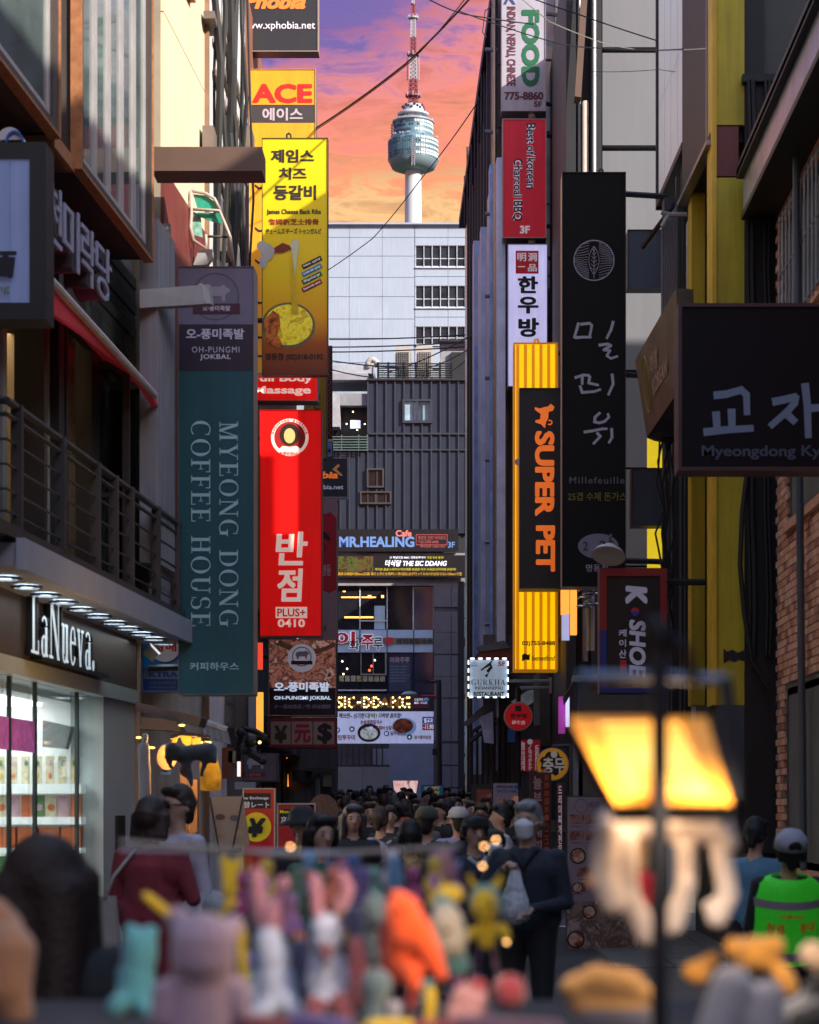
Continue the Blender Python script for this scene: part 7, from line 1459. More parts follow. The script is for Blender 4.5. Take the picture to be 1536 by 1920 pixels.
tc = plushm('teal', (.13, .46, .52)); toy('plush_bear', 'teal bear toy seen from behind with two round ears', 3.1, [(262, 1775, 36, 262, 1790, 36, 0, 0), (244, 1742, 14, 246, 1746, 14, 0, 0), (284, 1748, 16, 282, 1752, 16, 0, 0), (258, 1830, 34, 258, 1860, 40, 0, 0), (226, 1880, 22, 222, 1886, 20, 0, -.02), (278, 1890, 20, 280, 1894, 18, 0, -.02), (232, 1820, 14, 226, 1850, 12, 0, 0)], [tc])
pk = plushm('lilac', (.66, .44, .52)); toy('plush_bear', 'large dusty lilac bear toy seen from behind', 2.7, [(382, 1775, 66, 382, 1788, 66, 0, 0), (330, 1725, 26, 334, 1732, 26, 0, .02), (436, 1738, 22, 432, 1742, 22, 0, .02), (375, 1860, 70, 372, 1920, 76, 0, .02), (308, 1860, 26, 300, 1910, 22, 0, 0), (450, 1850, 20, 455, 1900, 18, 0, 0)], [pk])
bw_ = plushm('bluewhite', (.64, .68, .86)); bp_ = plushm('rose', (.62, .26, .34)); bd = plushm('darkrose', (.30, .08, .10))
toy('plush_rabbit', 'white rabbit toy with long raised rose coloured ears, left of the two rabbits', 2.95, [(505, 1770, 30, 512, 1790, 36, 0, 0), (488, 1735, 12, 480, 1640, 16, 1, .01), (525, 1735, 12, 530, 1655, 16, 1, .01), (518, 1840, 38, 520, 1860, 40, 0, 0), (490, 1830, 14, 468, 1870, 12, 0, 0), (500, 1890, 20, 480, 1905, 22, 0, -.02), (545, 1880, 20, 560, 1905, 22, 0, -.02), (515, 1700, 14, 512, 1720, 16, 1, 0)], [bw_, bp_])
toy('plush_rabbit', 'white rabbit toy with looped rose and blue ears, right of the two rabbits', 2.9, [(610, 1745, 30, 612, 1760, 34, 0, 0), (596, 1715, 13, 590, 1650, 15, 1, 0), (640, 1700, 14, 655, 1668, 14, 1, 0), (655, 1668, 13, 640, 1640, 12, 1, 0), (613, 1820, 30, 614, 1860, 34, 0, 0), (588, 1800, 11, 580, 1850, 10, 0, 0), (640, 1800, 11, 650, 1845, 10, 0, 0), (612, 1775, 12, 616, 1800, 10, 2, -.03), (590, 1885, 20, 588, 1905, 22, 2, -.02), (640, 1880, 20, 650, 1905, 22, 2, -.02)], [bw_, bp_, bd], extra=(('eye', 600, 1745, 4, bead, -.024), ('eye', 624, 1745, 4, bead, -.024)))
gt = plushm('greyteal', (.13, .19, .22)); toy('plush_seal', 'grey teal round toy head left of the orange dinosaur', 2.9, [(702, 1700, 26, 706, 1716, 26, 0, 0), (690, 1750, 18, 700, 1800, 16, 0, .02)], [gt]); toy('plush_ball', 'grey teal ball shaped toy low beside the orange dinosaur', 2.75, [(706, 1846, 32, 704, 1852, 32, 0, 0), (700, 1890, 24, 700, 1915, 26, 0, 0)], [gt])
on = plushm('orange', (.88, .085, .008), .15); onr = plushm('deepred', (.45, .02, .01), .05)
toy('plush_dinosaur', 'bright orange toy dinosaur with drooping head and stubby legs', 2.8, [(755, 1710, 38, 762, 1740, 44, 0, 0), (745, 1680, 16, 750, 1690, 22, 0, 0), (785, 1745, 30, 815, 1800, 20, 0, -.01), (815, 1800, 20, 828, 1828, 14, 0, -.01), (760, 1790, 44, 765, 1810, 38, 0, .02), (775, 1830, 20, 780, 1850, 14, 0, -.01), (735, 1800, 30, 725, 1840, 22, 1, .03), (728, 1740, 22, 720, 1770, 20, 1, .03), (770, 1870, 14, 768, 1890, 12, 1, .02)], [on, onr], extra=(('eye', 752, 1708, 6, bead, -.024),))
cr1 = plushm('cream', (.62, .52, .40)); cg = plushm('seagreen', (.10, .26, .27))
toy('plush_bird', 'cream and sea green toy right of the orange dinosaur', 3.0, [(838, 1730, 34, 845, 1760, 34, 0, 0), (830, 1700, 24, 832, 1706, 24, 1, .02), (850, 1800, 30, 855, 1810, 28, 1, .02), (815, 1750, 14, 812, 1790, 12, 1, 0)], [cr1, cg], extra=(('eye', 838, 1745, 6, bead, -.024),))
ym = plushm('yellow', (.92, .58, .03), .1); toy('plush_duck', 'yellow toy head with flat beak above the cream bird', 3.1, [(838, 1676, 22, 852, 1676, 20, 0, 0), (818, 1686, 10, 806, 1690, 8, 0, -.02)], [ym])
tgr = plushm('tealhood', (.16, .42, .38))
q = toy('plush_doll', 'yellow faced doll in a teal hood with horns and long thin legs', 3.6, [(912, 1692, 36, 914, 1698, 34, 0, .01), (885, 1655, 8, 878, 1640, 5, 2, 0), (935, 1655, 10, 940, 1642, 7, 2, 0), (912, 1748, 22, 912, 1758, 20, 2, 0), (886, 1746, 13, 882, 1752, 12, 2, -.02), (942, 1740, 13, 950, 1756, 11, 2, -.02), (900, 1780, 6, 893, 1850, 5, 1, 0), (924, 1780, 6, 936, 1850, 5, 3, 0), (908, 1692, 27, 908, 1700, 27, 2, -.022)], [tgr, plushm('violet', (.22, .10, .26)), ym, bp_], extra=(('eye', 897, 1706, 5, bead, -.052), ('eye', 917, 1696, 5, bead, -.052), ('mouth', 924, 1712, 4, M('felt_red', (.6, .03, .03), noise=0), -.05)))
cr2 = plushm('crimson', (.34, .04, .06)); toy('knitted_ball', 'crimson ribbed knitted ball among the toys at the bottom', 2.8, [(955, 1858, 34, 956, 1862, 34, 0, 0)], [cr2], cat='knitted ball')
toy('plush_pig', 'pale pink toy with dark cap lying beside the crimson ball', 2.85, [(870, 1870, 26, 890, 1880, 28, 0, 0), (860, 1905, 30, 900, 1915, 30, 0, 0), (895, 1845, 16, 905, 1850, 14, 1, 0)], [plushm('pink', (.62, .30, .30)), cr2])
toy('plush_cushion', 'long pale pink cushion toy across the bottom edge', 2.5, [(870, 1925, 26, 1040, 1935, 24, 0, 0)], [plushm('pink', 0)])
tan = plushm('tan', (.64, .33, .11), .0); toy('toy_hat', 'tan fuzzy toy hat with upturned corners and a dark band', 2.7, [(1070, 1850, 22, 1120, 1835, 30, 0, 0), (1120, 1835, 30, 1180, 1845, 30, 0, 0), (1180, 1845, 30, 1212, 1865, 20, 0, 0), (1095, 1880, 32, 1190, 1885, 32, 0, .01), (1110, 1915, 28, 1200, 1915, 28, 1, .0)], [tan, plushm('slate', (.12, .12, .16))], cat='toy hat')
orb = plushm('amber', (.78, .34, .05), .06); toy('plush_bear', 'amber teddy toy lying face down at the lower right', 2.8, [(1400, 1790, 34, 1440, 1790, 36, 0, .02), (1375, 1775, 20, 1378, 1778, 20, 0, 0), (1452, 1770, 20, 1455, 1774, 20, 0, 0), (1470, 1830, 22, 1480, 1850, 20, 0, 0)], [orb]); toy('plush_bear', 'amber toy ear and shoulder left of the white toy legs', 2.85, [(1298, 1822, 22, 1310, 1826, 24, 0, 0), (1320, 1810, 18, 1340, 1800, 16, 0, .01)], [orb])
wl_ = plushm('offwhite', (.70, .62, .60)); toy('plush_bunny', 'pair of thick off white toy legs standing up at the bottom right', 2.5, [(1372, 1850, 42, 1350, 1930, 48, 0, 0), (1440, 1868, 34, 1435, 1930, 40, 0, 0)], [wl_]); toy('plush_cat', 'pale tan toy head at the right picture edge', 2.7, [(1525, 1790, 28, 1540, 1800, 30, 0, 0)], [plushm('paletan', (.55, .38, .26))]); toy('plush_zebra', 'black and grey striped toy in the bottom right corner', 2.6, [(1480, 1900, 24, 1530, 1870, 26, 0, 0), (1500, 1915, 26, 1540, 1905, 26, 1, -.01), (1520, 1850, 16, 1545, 1840, 18, 1, -.01)], [plushm('greyfur', (.25, .25, .28)), plushm('blackfur', (.02, .02, .025))])
toy('plush_giraffe', 'thin yellow toy neck between the lilac bear and the white rabbit', 3.1, [(452, 1760, 14, 448, 1740, 16, 0, 0), (452, 1770, 12, 462, 1860, 12, 0, 0), (440, 1690, 9, 430, 1700, 8, 0, 0)], [ym]); toy('plush_banana', 'mustard yellow stick toy slanting above the teal bear', 3.3, [(275, 1680, 11, 315, 1712, 12, 0, 0)], [ym]); toy('plush_monkey', 'yellow toy hanging by its arms from the rail behind the lilac bear', 3.9, [(420, 1610, 9, 424, 1650, 9, 0, 0), (450, 1610, 8, 440, 1650, 9, 0, 0), (432, 1665, 18, 436, 1690, 16, 0, 0), (425, 1700, 8, 410, 1725, 8, 0, 0)], [ym])
toy('plush_toy', 'dark rose toy hanging behind the rabbits', 3.7, [(480, 1660, 20, 490, 1720, 22, 0, 0), (560, 1640, 16, 556, 1700, 20, 1, 0)], [bp_, plushm('greygreen', (.12, .2, .15))], cat='plush toy'); toy('plush_toy', 'small violet and blue toy hanging behind the orange dinosaur', 3.6, [(680, 1640, 18, 676, 1690, 20, 0, 0), (740, 1620, 16, 742, 1660, 18, 1, 0), (640, 1620, 14, 646, 1650, 14, 2, 0)], [plushm('violetblue', (.14, .10, .30)), plushm('blue', (.10, .24, .45)), plushm('pinkviolet', (.45, .16, .30))])
toy('plush_toy', 'pinkish white patterned toy hanging left of the masked man', 3.8, [(832, 1610, 20, 834, 1640, 22, 0, 0), (812, 1600, 10, 850, 1600, 10, 1, 0)], [plushm('pink', 0), plushm('violetblue', 0)]); toy('plush_toy', 'dark blue and wine toy standing between the rabbits', 3.1, [(560, 1780, 20, 562, 1860, 22, 0, .03), (668, 1780, 22, 668, 1870, 26, 1, .03), (660, 1720, 22, 664, 1740, 22, 0, .04)], [plushm('midnight', (.03, .04, .12)), bd])
toy('plush_toy', 'yellow green toy stalk below the cream bird', 2.9, [(808, 1860, 13, 806, 1920, 13, 0, 0)], [ym]); toy('plush_toy', 'row of small violet wine and yellow toys along the bottom edge under the rabbits', 2.7, [(470, 1925, 26, 540, 1930, 26, 0, 0), (560, 1920, 26, 640, 1930, 26, 1, 0), (700, 1930, 22, 760, 1930, 22, 2, 0), (790, 1930, 20, 850, 1935, 22, 3, 0)], [plushm('darkrose', 0), plushm('violetblue', 0), ym, cr2])
# more small toys hanging and standing between the big ones
random.seed(4)
mix = [('magenta', (.55, .10, .30)), ('skyblue', (.20, .45, .75)), ('mint', (.30, .60, .45)), ('lemon', (.85, .60, .10)), ('coral', (.85, .25, .16)), ('snow', (.75, .72, .76)), ('violetpink', (.50, .22, .50)), ('cobalt', (.08, .14, .45))]
wl2 = ['magenta', 'sky blue', 'mint green', 'lemon yellow', 'coral', 'snow white', 'violet pink', 'cobalt blue']
kinds = ('plush_rabbit', 'plush_bear', 'plush_cat', 'plush_octopus')
for i, (x, y, Y_) in enumerate(((455, 1650, 3.9), (500, 1625, 3.8), (545, 1690, 3.5), (580, 1612, 3.8), (625, 1640, 3.6), (662, 1618, 3.9), (700, 1640, 3.8), (735, 1608, 3.7), (775, 1640, 3.9), (815, 1620, 3.6), (850, 1630, 3.9), (665, 1800, 3.3), (560, 1760, 3.4), (470, 1800, 3.3), (800, 1850, 3.3), (740, 1890, 3.0), (860, 1840, 3.2), (640, 1700, 3.2))):
    c_ = (i * 3) % 8; kd = kinds[i % 4]; m1 = plushm(*mix[c_]); m2 = plushm(*mix[(c_ + 3) % 8])
    pr = [(x, y, 15, x, y + 5, 15, 0, 0), (x, y + 30, 13, x, y + 42, 14, 1 if i % 2 else 0, 0), (x - 14, y + 28, 6, x - 20, y + 44, 5, 0, -.01), (x + 14, y + 28, 6, x + 20, y + 44, 5, 0, -.01), (x - 7, y + 50, 7, x - 9, y + 66, 6, 0, -.01), (x + 7, y + 50, 7, x + 9, y + 66, 6, 0, -.01)]
    pr += [(x - 8, y - 14, 5, x - 11, y - 36, 5, 1, 0), (x + 8, y - 14, 5, x + 12, y - 34, 5, 1, 0)] if i % 4 == 0 else [(x - 11, y - 11, 6, x - 12, y - 13, 5, 1, 0), (x + 11, y - 11, 6, x + 12, y - 13, 5, 1, 0)]
    where = 'hanging on the rail' if y < 1700 else 'standing among the front toys'
    toy(kd, 'small %s %s toy with %s patches %s' % (wl2[c_], kd.split('_')[1], wl2[(c_ + 3) % 8], where + (', left half' if x < 640 else ', right half')), Y_, pr, [m1, m2], extra=(('eye', x - 5, y + 1, 2, bead, -.014), ('eye', x + 5, y + 1, 2, bead, -.014)), vox=.005)
# hanging cream toy under the lamp with long legs
cream_p = plushm('creamwhite', (.66, .56, .54))
hq = toy('plush_elephant', 'cream white toy with long curling legs hanging under the amber work lamp', 2.75, [(1155, 1550, 40, 1210, 1535, 46, 0, .03), (1210, 1535, 46, 1300, 1545, 46, 0, .03), (1290, 1530, 40, 1345, 1555, 34, 0, 0), (1345, 1545, 24, 1368, 1580, 18, 0, -.01), (1140, 1560, 28, 1130, 1640, 24, 0, -.01), (1130, 1640, 24, 1150, 1690, 26, 0, -.01), (1176, 1580, 22, 1178, 1680, 24, 0, 0), (1178, 1680, 24, 1215, 1750, 27, 0, 0), (1215, 1750, 24, 1228, 1752, 20, 0, 0), (1290, 1590, 22, 1288, 1660, 20, 0, .01), (1288, 1660, 20, 1262, 1732, 24, 0, .0), (1352, 1600, 22, 1366, 1680, 21, 0, 0), (1366, 1680, 21, 1345, 1720, 22, 0, 0), (1345, 1720, 22, 1330, 1700, 14, 0, 0)], [cream_p], vox=.005)
toy('plush_crab', 'small scarlet toy glowing behind the legs of the hanging cream toy', 3.0, [(1185, 1645, 20, 1225, 1655, 20, 0, 0), (1208, 1690, 14, 1210, 1720, 12, 0, 0), (1140, 1640, 12, 1142, 1655, 10, 0, 0)], [plushm('scarlet', (.7, .02, .03), .35)])  # emission stands in for lamp light on this toy
toy('plush_star', 'apricot toy catching the lamp light between the hanging legs', 3.05, [(1150, 1610, 16, 1152, 1640, 16, 0, .02), (1206, 1560, 18, 1200, 1620, 22, 0, .03), (1108, 1652, 12, 1112, 1656, 10, 0, 0), (1160, 1300 + 270, 10, 1150, 1590, 10, 0, .02)], [plushm('apricot', (.8, .38, .12), .25)])  # lamp light is given as the toy's own emission
# the stall itself
st_ = thing('toy_stall', 'low toy stall counter carrying the plush toys', 'stall', (.0, 2.9, 0)); stm = M('stall_cloth', (.05, .045, .05), .8)
zt = P(0, 1925, 2.9).z
MB().box(-.7, .62, 2.55, 3.3, zt - .05, zt).build('counter_top', stm, st_); MB().box(-.7, .62, 2.6, 3.25, .05, zt - .05).build('counter_front', stm, st_)
# acrylic rail behind
rr_ = thing('hanging_rail', 'blurred brass and clear rail across the toys with small hooks', 'rail', P(550, 1600, 3.8)); MB().tube([P(225, 1578, 3.8), P(560, 1606, 3.8), P(860, 1588, 3.8)], .0045, 8).build('bar', M('rail_brass', (.35, .24, .16), .3, .6), rr_); MB().tube([P(225, 1594, 3.8), P(690, 1600, 3.8)], .0035, 8).build('bar', M('rail_pale', (.4, .38, .4), .3, .3), rr_)
bk = M('bokeh_bead', (1, .5, .18), emit=14, noise=0)
for i, (x, y) in enumerate(((908, 1587), (905, 1624), (950, 1766), (930, 1575), (545, 1588))): MB().ell(P(x, y, 3.7), .0022, 8, 6).build('hook_glint', bk, rr_)
for x in (908,): MB().tube([P(x, 1570, 3.7), P(x, 1640, 3.7)], .001, 5).build('hook', steel, rr_)
# ---------------------------------------------------------------- work lamp on a black pole
LY = 2.6; k = LY / F; lp = thing('work_lamp', 'large amber LED work lamp clamped on a black pole in the foreground', 'work lamp', P(1240, 1900, LY))
MB().pbox(1223, 1225, 1253, 2100, LY - .08, .014).build('pole', M('pole_black', (.025, .027, .035), .45, .3), lp)
MB().tube([P(1222, 1185, LY), P(1228, 1170, LY), P(1245, 1180, LY), P(1240, 1240, LY)], .012, 8).build('clamp', black, lp, True)
q = MB(); q.tube([P(1262, 1195, LY), P(1285, 1215, LY), P(1295, 1260, LY), P(1305, 1280, LY)], .006, 8); q.build('cable', cable_m, lp, True)
MB().tube([P(1085, 1268, LY + .05), P(1220, 1268, LY + .05), P(1365, 1275, LY + .05)], .006, 8).build('frame_bar', M('bar_blue', (.16, .19, .26), .3, .4), lp); MB().tube([P(1095, 1275, LY + .05), P(1092, 1335, LY + .03)], .007, 8).build('frame_bar', dark, lp)
MB().tube([P(1360, 1275, LY + .05), P(1372, 1360, LY + .03), P(1378, 1500, LY + .0)], .009, 8).build('frame_bar', dark, lp)
A_, B2, C2, D2 = P(1068, 1345, LY + .02), P(1325, 1345, LY + .02), P(1372, 1506, LY - .06), P(1155, 1506, LY - .06)
nn = (B2 - A_).cross(D2 - A_).normalized(); 
if nn.y > 0: nn = -nn
MB().prism([A_ - nn * .004, B2 - nn * .004, C2 - nn * .004, D2 - nn * .004], -nn * .03).build('housing', black, lp)
hm = M('lamp_reflector', (.9, .35, .03), .3, emit=.42, noise=.1, scale=20); MB().prism([A_, B2, C2, D2], -nn * .0035).build('reflector', hm, lp)
def q4(u, v): a = A_ + (B2 - A_) * u; b = D2 + (C2 - D2) * u; return a + (b - a) * v
# the light field: cells brighter towards its middle
lm = bpy.data.materials.new('led_field'); lm.use_nodes = True; n = lm.node_tree.nodes; l = lm.node_tree.links; b = n['Principled BSDF']; t_ = n.new('ShaderNodeTexCoord'); mp_ = n.new('ShaderNodeMapping'); mp_.inputs['Location'].default_value = (-.5, -.5, -.5); l.new(t_.outputs['Generated'], mp_.inputs[0]); gr = n.new('ShaderNodeVectorMath'); gr.operation = 'LENGTH'; l.new(mp_.outputs[0], gr.inputs[0]); rp = n.new('ShaderNodeValToRGB'); l.new(gr.outputs[1], rp.inputs[0])
for i, (p_, c_) in enumerate(((0, (1, .66, .22)), (.28, (1, .48, .07)), (.55, (1, .28, .006)))):
    e = rp.color_ramp.elements[i] if i < 2 else rp.color_ramp.elements.new(p_); e.position = p_; e.color = (*c_, 1)
l.new(rp.outputs[0], b.inputs['Emission Color']); b.inputs['Emission Strength'].default_value = .4; b.inputs['Base Color'].default_value = (.8, .5, .1, 1)
fld = MB().prism([q4(.2, .1) + nn * .002, q4(.78, .06) + nn * .002, q4(.86, .93) + nn * .002, q4(.12, .93) + nn * .002], nn * .002).build('led_field', lm, lp)
dot = M('led_dot', (1, .66, .18), emit=3.2, noise=0); dme = None
for j in range(9):
    for i in range(12):
        u, v = .2 + .60 * (i + .5 * (j % 2)) / 12, .12 + .78 * j / 8; p_ = q4(u, v) + nn * .005
        if dme is None: o = MB().ell((0, 0, 0), .0017, 6, 4).build('led', dot, None); dme = o.data
        else: o = bpy.data.objects.new('led', dme); COL.objects.link(o)
        o.parent = lp; o.location = p_ - lp.location
al = bpy.data.lights.new('work_lamp_light', 'POINT'); al.energy = .3; al.shadow_soft_size = .05; al.color = (1, .66, .36); ao = bpy.data.objects.new('work_lamp_light', al); COL.objects.link(ao); ao.location = P(1250, 1512, LY + .12)
sp2 = bpy.data.lights.new('toy_fill_spot', 'SPOT'); sp2.energy = 4.5; sp2.spot_size = radians(75); sp2.spot_blend = 1; sp2.shadow_soft_size = .06; sp2.color = (1, .80, .58); ao = bpy.data.objects.new('toy_fill_spot', sp2); COL.objects.link(ao); ao.location = P(1150, 1430, LY - .12); ao.rotation_euler = (ao.location - P(640, 1800, 3.0)).to_track_quat('Z', 'Y').to_euler()  # spots added beside the work lamp to brighten the toys
sp3 = sp2.copy(); sp3.energy = 3; ao = bpy.data.objects.new('toy_fill_spot', sp3); COL.objects.link(ao); ao.location = P(1330, 1450, LY - .14); ao.rotation_euler = (ao.location - P(1380, 1860, 2.75)).to_track_quat('Z', 'Y').to_euler()
# ---------------------------------------------------------------- second stall on the left with grey plush and amber lamp
s2 = thing('snack_stall', 'dim stall with striped awning, posts and warm bulbs left of the money exchange sign', 'stall', P(380, 1600, 19)); tanp = M('post_tan', (.32, .16, .07), .6, noise=.15)
MB().pbox(338, 1448, 352, 1700, 19, .15).build('post', tanp, s2); MB().pbox(356, 1462, 370, 1700, 18.9, .12).build('post', tanp, s2); MB().pbox(352, 1462, 356, 1700, 19.05, .12).build('post', M('pale_post', 0), s2)
MB().ppoly([(255, 1316), (378, 1345), (372, 1362), (255, 1332)], 20, .5).build('roof_edge', M('roof_brown', (.07, .05, .045), .7, noise=.3), s2); MB().ppoly([(265, 1345), (330, 1352), (340, 1372), (262, 1366)], 19.5, .4).build('roof_edge', M('roof_brown', 0), s2)
q = thing('striped_awning', 'small blue grey striped awning above the pig sign', 'awning', P(405, 1380, 21))
for i in range(8): x = 378 + i * 6; MB().ppoly([(x, 1352 + i * 2.0), (x + 5.4, 1353.6 + i * 2.0), (x + 12, 1384 + i * 1.6), (x + 5, 1384 + i * 1.6)], 21, .1).build('strip', M('awning_blue', (.10, .12, .18), .6) if i % 2 else M('awning_blue2', (.15, .17, .23), .6), q)
MB().tube([P(376, 1350, 21), P(426, 1368, 21)], .03, 6).build('bar', M('fascia_grey', 0), q)
for (x, y, a) in ((341, 1360, 6), (282, 1402, 9), (260, 1383, 5), (385, 1392, 12)): o = MB().ell(P(x, y, 18.6), (a * .0044, .02, .008), 10, 6).build('bulb', M('bulb_amber', (1, .6, .15), emit=5, noise=0), s2)
toy('plush_dog', 'dark grey plush animal hanging in front of the amber lamp on the left', 17, [(352, 1412, 16, 392, 1408, 17, 0, 0), (392, 1412, 14, 402, 1426, 8, 0, -.02), (322, 1405, 15, 335, 1415, 14, 1, 0), (352, 1430, 8, 358, 1470, 6, 0, 0), (385, 1425, 7, 378, 1455, 5, 0, 0), (312, 1420, 6, 322, 1440, 5, 1, 0), (345, 1445, 12, 350, 1450, 10, 2, .02)], [plushm('slategrey', (.05, .055, .065)), plushm('charcoal', (.03, .028, .02)), plushm('wine', (.12, .01, .01))], vox=.02)
q = thing('amber_lamp', 'amber glass lamp glowing behind the grey plush animal', 'lamp', P(350, 1395, 17.5)); gm_ = M('amber_glass', (1, .42, .03), emit=1.7, noise=.25, scale=9)
for pts in ([(326, 1382), (334, 1380), (330, 1392), (322, 1392)], [(338, 1380), (358, 1380), (358, 1394), (351, 1400), (342, 1392)], [(360, 1385), (376, 1383), (376, 1396), (370, 1403), (361, 1396)]): MB().ppoly(pts, 17.4, .03).build('glass_petal', gm_, q)
MB().ppoly([(320, 1378), (345, 1372), (390, 1378), (394, 1384), (340, 1379), (318, 1386)], 17.35, .1).build('lamp_shade', M('shade_brown', (.2, .08, .03), .5), q)
q = thing('amber_curtain', 'crumpled amber plastic sheet lit from behind beside the hanging animal', 'plastic sheet', P(395, 1450, 17.6)); MB().ppoly([(380, 1390), (392, 1392), (406, 1420), (414, 1450), (414, 1478), (404, 1484), (376, 1482), (374, 1440)], 17.8, .04).build('sheet', M('amber_sheet', (.9, .36, .02), .4, emit=.45, noise=.8, scale=4, bump=.6, bscale=8), q)  # sheet glows by itself in place of light from behind
al = bpy.data.lights.new('amber_glow', 'POINT'); al.energy = 12; al.color = (1, .55, .15); al.shadow_soft_size = .1; ao = bpy.data.objects.new('amber_glow', al); COL.objects.link(ao); ao.location = P(350, 1400, 18.2)
q = thing('hanging_coat', 'long pale grey garment hanging at the stall edge', 'garment', P(272, 1450, 18)); blob([((0, 0, .28), (0, 0, .3), .03, .03, 0), ((-.01, 0, .2), (.0, 0, -.25), .055, .06, 0, (1, .5, 1))], .015, 'coat', [M('garment_grey', (.25, .24, .25), .8, noise=.2)], q)
o = MB().pbox(302, 1395, 320, 1452, 18.4, .05).build('hanging_sign', M('sign_darkblue', 0)); tag(o, 'small blue hanging sign with a round orange patch beside the grey plush', 'sign'); MB().disc(P(313, 1420, 18.38), .08, .01, 20, sz=1.3).build('patch', M('patch_orange', (.5, .2, .1), emit=.1), o)
q = thing('magazine_rack', 'rack of colourful postcards and packets in front of the gift shop', 'rack', P(200, 1750, 16))
MB().ppoly([(165, 1775), (240, 1762), (240, 1900), (165, 1900)], 16, .4).build('stand', black, q)
cc = ['#1c4a8a', '#c8a030', '#2a5a3a', '#b0b4c0', '#8a2a28', '#208090', '#d0c8b0', '#3a3a50']
for j in range(5):
    for i in range(5):
        x, y = 166 + i * 13 + j * 3, 1690 + j * 22; c_ = cc[(i * 3 + j * 5) % 8]; MB().ppoly([(x, y), (x + 10, y - 3), (x + 15, y + 16), (x + 4, y + 19)], 15.95 - j * .02, .015).build('packet', M('packet' + c_, c_, .4, noise=.3, scale=25), q)
MB().ppoly([(432, 1360 + 40), (470, 1370), (476, 1378), (440, 1408)], 24, .1)
q = thing('camera_figure', 'dark metal bracket with lamps and camera beside the currency sign', 'bracket', P(470, 1400, 25))
mb = MB(); mb.tube([P(445, 1378, 25), P(458, 1366, 25), P(480, 1372, 25), P(500, 1384, 25)], .035, 6); mb.tube([P(448, 1400, 25), P(470, 1412, 25), P(495, 1428, 25)], .05, 6); mb.tube([P(452, 1380, 25), P(448, 1400, 25), P(446, 1440, 25)], .03, 6); mb.build('arm', cable_m, q)
for (x, y, a) in ((452, 1374, .05), (470, 1390, .07), (492, 1426, .05), (455, 1405, .06)): MB().ell(P(x, y, 24.9), a, 10, 8).build('joint', dark, q)
MB().ell(P(487, 1392, 24.85), .018, 6, 4).build('indicator', M('bulb_amber', 0), q); MB().tube([P(448, 1428, 24.8), P(448, 1456, 24.8)], .02, 6).build('tube_light', M('tube_pinkwhite', (1, .75, .7), emit=1.2, noise=0), q)
# backdrop of the low left shops between the canopy and the corner
q = thing('market_front', 'cluttered dim shop front behind the left stalls with shutters and pillars', 'shop', P(420, 1500, 28))
MB().pbox(250, 1290, 478, 1600, 29, .2).build('wall', M('shop_row_dark', 0), q); MB().pbox(440, 1300, 466, 1380, 28.6, .2).build('pillar', M('pillar_brown', (.09, .07, .06), .7, noise=.2), q); MB().pbox(410, 1305, 440, 1365, 28.7, .1).build('patterned_panel', Mphoto('pattern_panel', ('#3a3430', '#7a706c', '#2a2624'), 6, 0), q); MB().pbox(466, 1300, 479, 1380, 28.5, .1).build('pale_panel', M('pale_pillar', 0), q)
for (x0, y0, x1, y1, m_) in ((354, 1312, 366, 1334, tl), (385, 1303, 388, 1338, wb_l), (402, 1303, 404, 1338, M('blue_line', '#4a80b8', emit=.4, noise=0)), (409, 1304, 416, 1318, M('amber_sheet', 0)), (411, 1402, 436, 1460, M('terracotta', (.2, .05, .02), .7)), (428, 1408, 444, 1430, M('pattern_cream', (.3, .24, .18), .7)), (286, 1408, 300, 1480, M('box_brown', 0)), (318, 1460, 334, 1500, M('pattern_cream', 0)), (440, 1466, 478, 1480, M('fascia_grey', 0)), (280, 1480, 330, 1520, M('mauve_cloth', (.2, .1, .16), .8))): MB().pbox(x0, y0, x1, y1, 28.3, .08).build('stall_item', m_, q)
q = thing('corner_kiosk', 'dark kiosk front with glowing orange panel between the currency sign and the crowd', 'kiosk', P(570, 1480, 50)); MB().pbox(515, 1400, 632, 1600, 50, .4).build('wall', M('shop_row_dark', 0), q); MB().ppoly([(524, 1470), (530, 1440), (538, 1420), (541, 1475)], 49.8, .1).build('orange_panel', og, q); MB().pbox(548, 1444, 585, 1466, 49.8, .1).build('poster', M('poster_slate', 0), q); MB().pbox(574, 1440, 628, 1446, 49.6, .2).build('shelf', M('pillar_brown', 0), q); MB().pbox(592, 1450, 600, 1500, 49.8, .1).build('pale_post', M('pale_pillar', 0), q); MB().pbox(606, 1449, 622, 1475, 49.7, .05).build('poster', M('pattern_cream', 0), q)
o = thing('round_menu_board', 'dark round topped cafe board with a pink picture behind the crowd', 'board', P(606, 1520, 24)); MB().disc(P(606, 1520, 24), .16, .03, 30, sz=1.1).build('face', Mphoto('pinkish_board', ('#2a1c20', '#5a4044', '#3a2a30', '#80606a'), 4, 0), o); MB().pbox(597, 1545, 615, 1640, 24, .04).build('stand', black, o)
random.seed(9)
for i in range(7):
    x = 1238 + i * 4; o = MB().tube([P(x + random.uniform(-9, 9), 820 + k * 45, 24.6) for k in range(9)], .012, 5).build('drop_cable', cable_m, smooth=True)
    o.parent = fb; o.location = -wloc(fb)
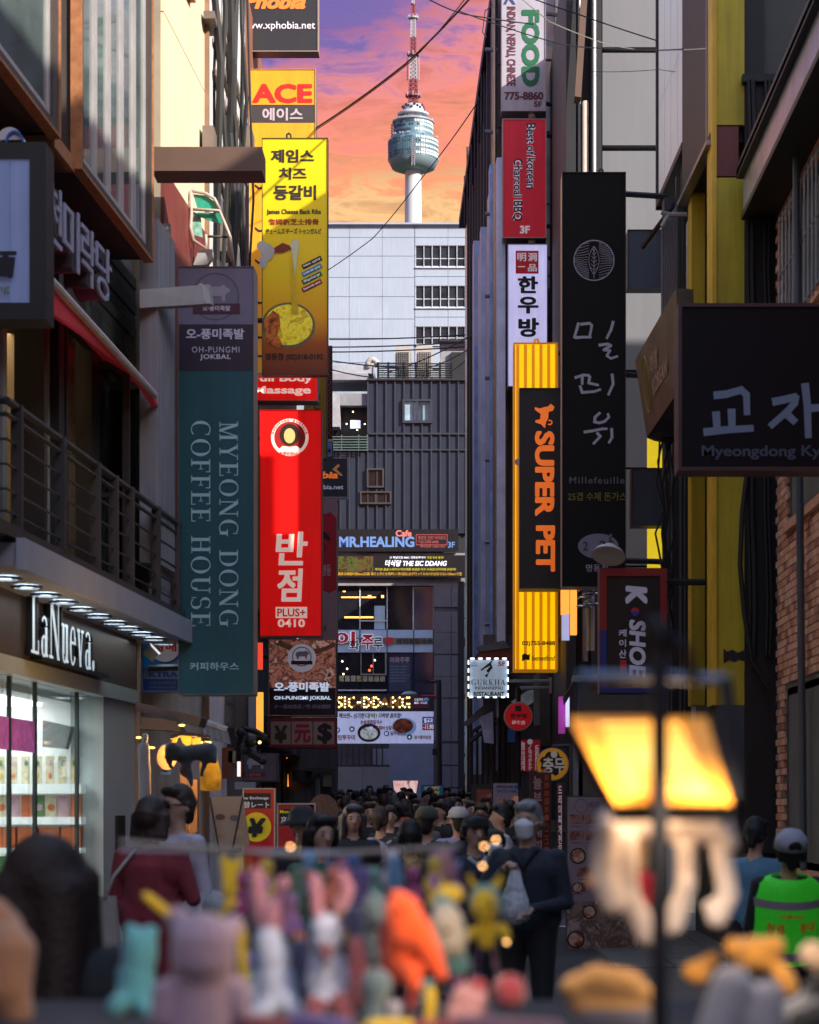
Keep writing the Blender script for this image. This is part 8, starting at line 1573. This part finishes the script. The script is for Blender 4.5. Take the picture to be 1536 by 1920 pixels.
# ---------------------------------------------------------------- overhead wires
def wire(label, pts, r_, n_=10):
    out = []
    for i in range(len(pts) - 1):
        a, b = P(*pts[i]), P(*pts[i + 1]); L_ = (b - a).length
        for t in range(n_ + (i == len(pts) - 2)): f = t / n_; p = a.lerp(b, f); p.z -= L_ * .012 * 4 * f * (1 - f) * .5; out.append(p)
    o = MB().tube(out, r_, 5).build('overhead_wire', cable_m, smooth=True); tag(o, label, 'wire', 'overhead wires'); return o
wire('thick twisted black wire rising across the tower mast to the top edge', [(560, 258, 37), (597, 237, 36), (760, 120, 32), (882, -4, 28)], .014); wire('thin wire running just beside the thick one across the mast', [(560, 262, 37), (598, 240, 36), (770, 116, 32), (872, -2, 28)], .007)
wire('thin black wire sagging from the white office block up past the tower pod', [(600, 516, 60), (700, 446, 56), (790, 335, 50), (905, 178, 42)], .012, 8)
wire('wire crossing above the red mast towards the right signs', [(800, -4, 30), (870, 26, 33), (1000, 45, 34)], .01); wire('black wire from the top edge across the grey panels to the fascia corner', [(990, -6, 27), (1080, 25, 27), (1232, 76, 27)], .008); wire('long black wire across the food sign and grey panels', [(860, 20, 32), (945, 50, 31), (1050, 82, 30), (1130, 90, 28), (1285, 92, 25)], .008)
q = wire('bright sunlit white wire slanting over the right signs', [(945, -30, 27), (1030, 40, 27), (1130, 80, 26), (1190, 92, 25)], .006); q.data.materials[0] = M('wire_pale', (.7, .68, .5), .4, noise=0); q = wire('pale wire crossing the black frame to the yellow column', [(1283, 93, 24), (1330, 90, 23.5), (1384, 80, 23)], .006); q.data.materials[0] = M('wire_pale', 0)
wire('faint lower wire across the grey panels', [(1110, 134, 29), (1236, 130, 27), (1290, 136, 26)], .004); wire('looped black wire end hanging beside the right roof line', [(925, 8, 34), (910, 20, 34), (905, 60, 34), (912, 70, 34)], .008)
for i, (a, b, c_, d_) in enumerate(((618, 636, 872, 628), (618, 651, 900, 640), (618, 660, 872, 650), (618, 676, 760, 690), (618, 692, 700, 708), (720, 700, 945, 592), (800, 690, 945, 606), (840, 700, 950, 588))):
    wire(('highest', 'second', 'third', 'fourth', 'lowest', 'first steep', 'second steep', 'third steep')[i] + ' of the dark wires sagging in front of the white office block', [(a, b, 66), (c_, d_, 62 if i < 5 else 44)], .02 if i < 5 else .016)

bpy.data.scenes.remove(TMP)
seen = {}
for o in COL.objects:
    if o.get('group') == 'people in the far crowd': seen.setdefault(o['label'], []).append(o)
for k_, v_ in seen.items():
    if len(v_) > 1:
        v_.sort(key=lambda q: q.location.x)
        for i, o in enumerate(v_): o['label'] = k_ + ', ' + (('left one', 'right one') if len(v_) == 2 else ('leftmost', 'second', 'third', 'rightmost'))[min(i, 3)]
for o in COL.objects:
    if 'label' in o and len(o['label'].split()) > 16: print('LONG', o['label'])
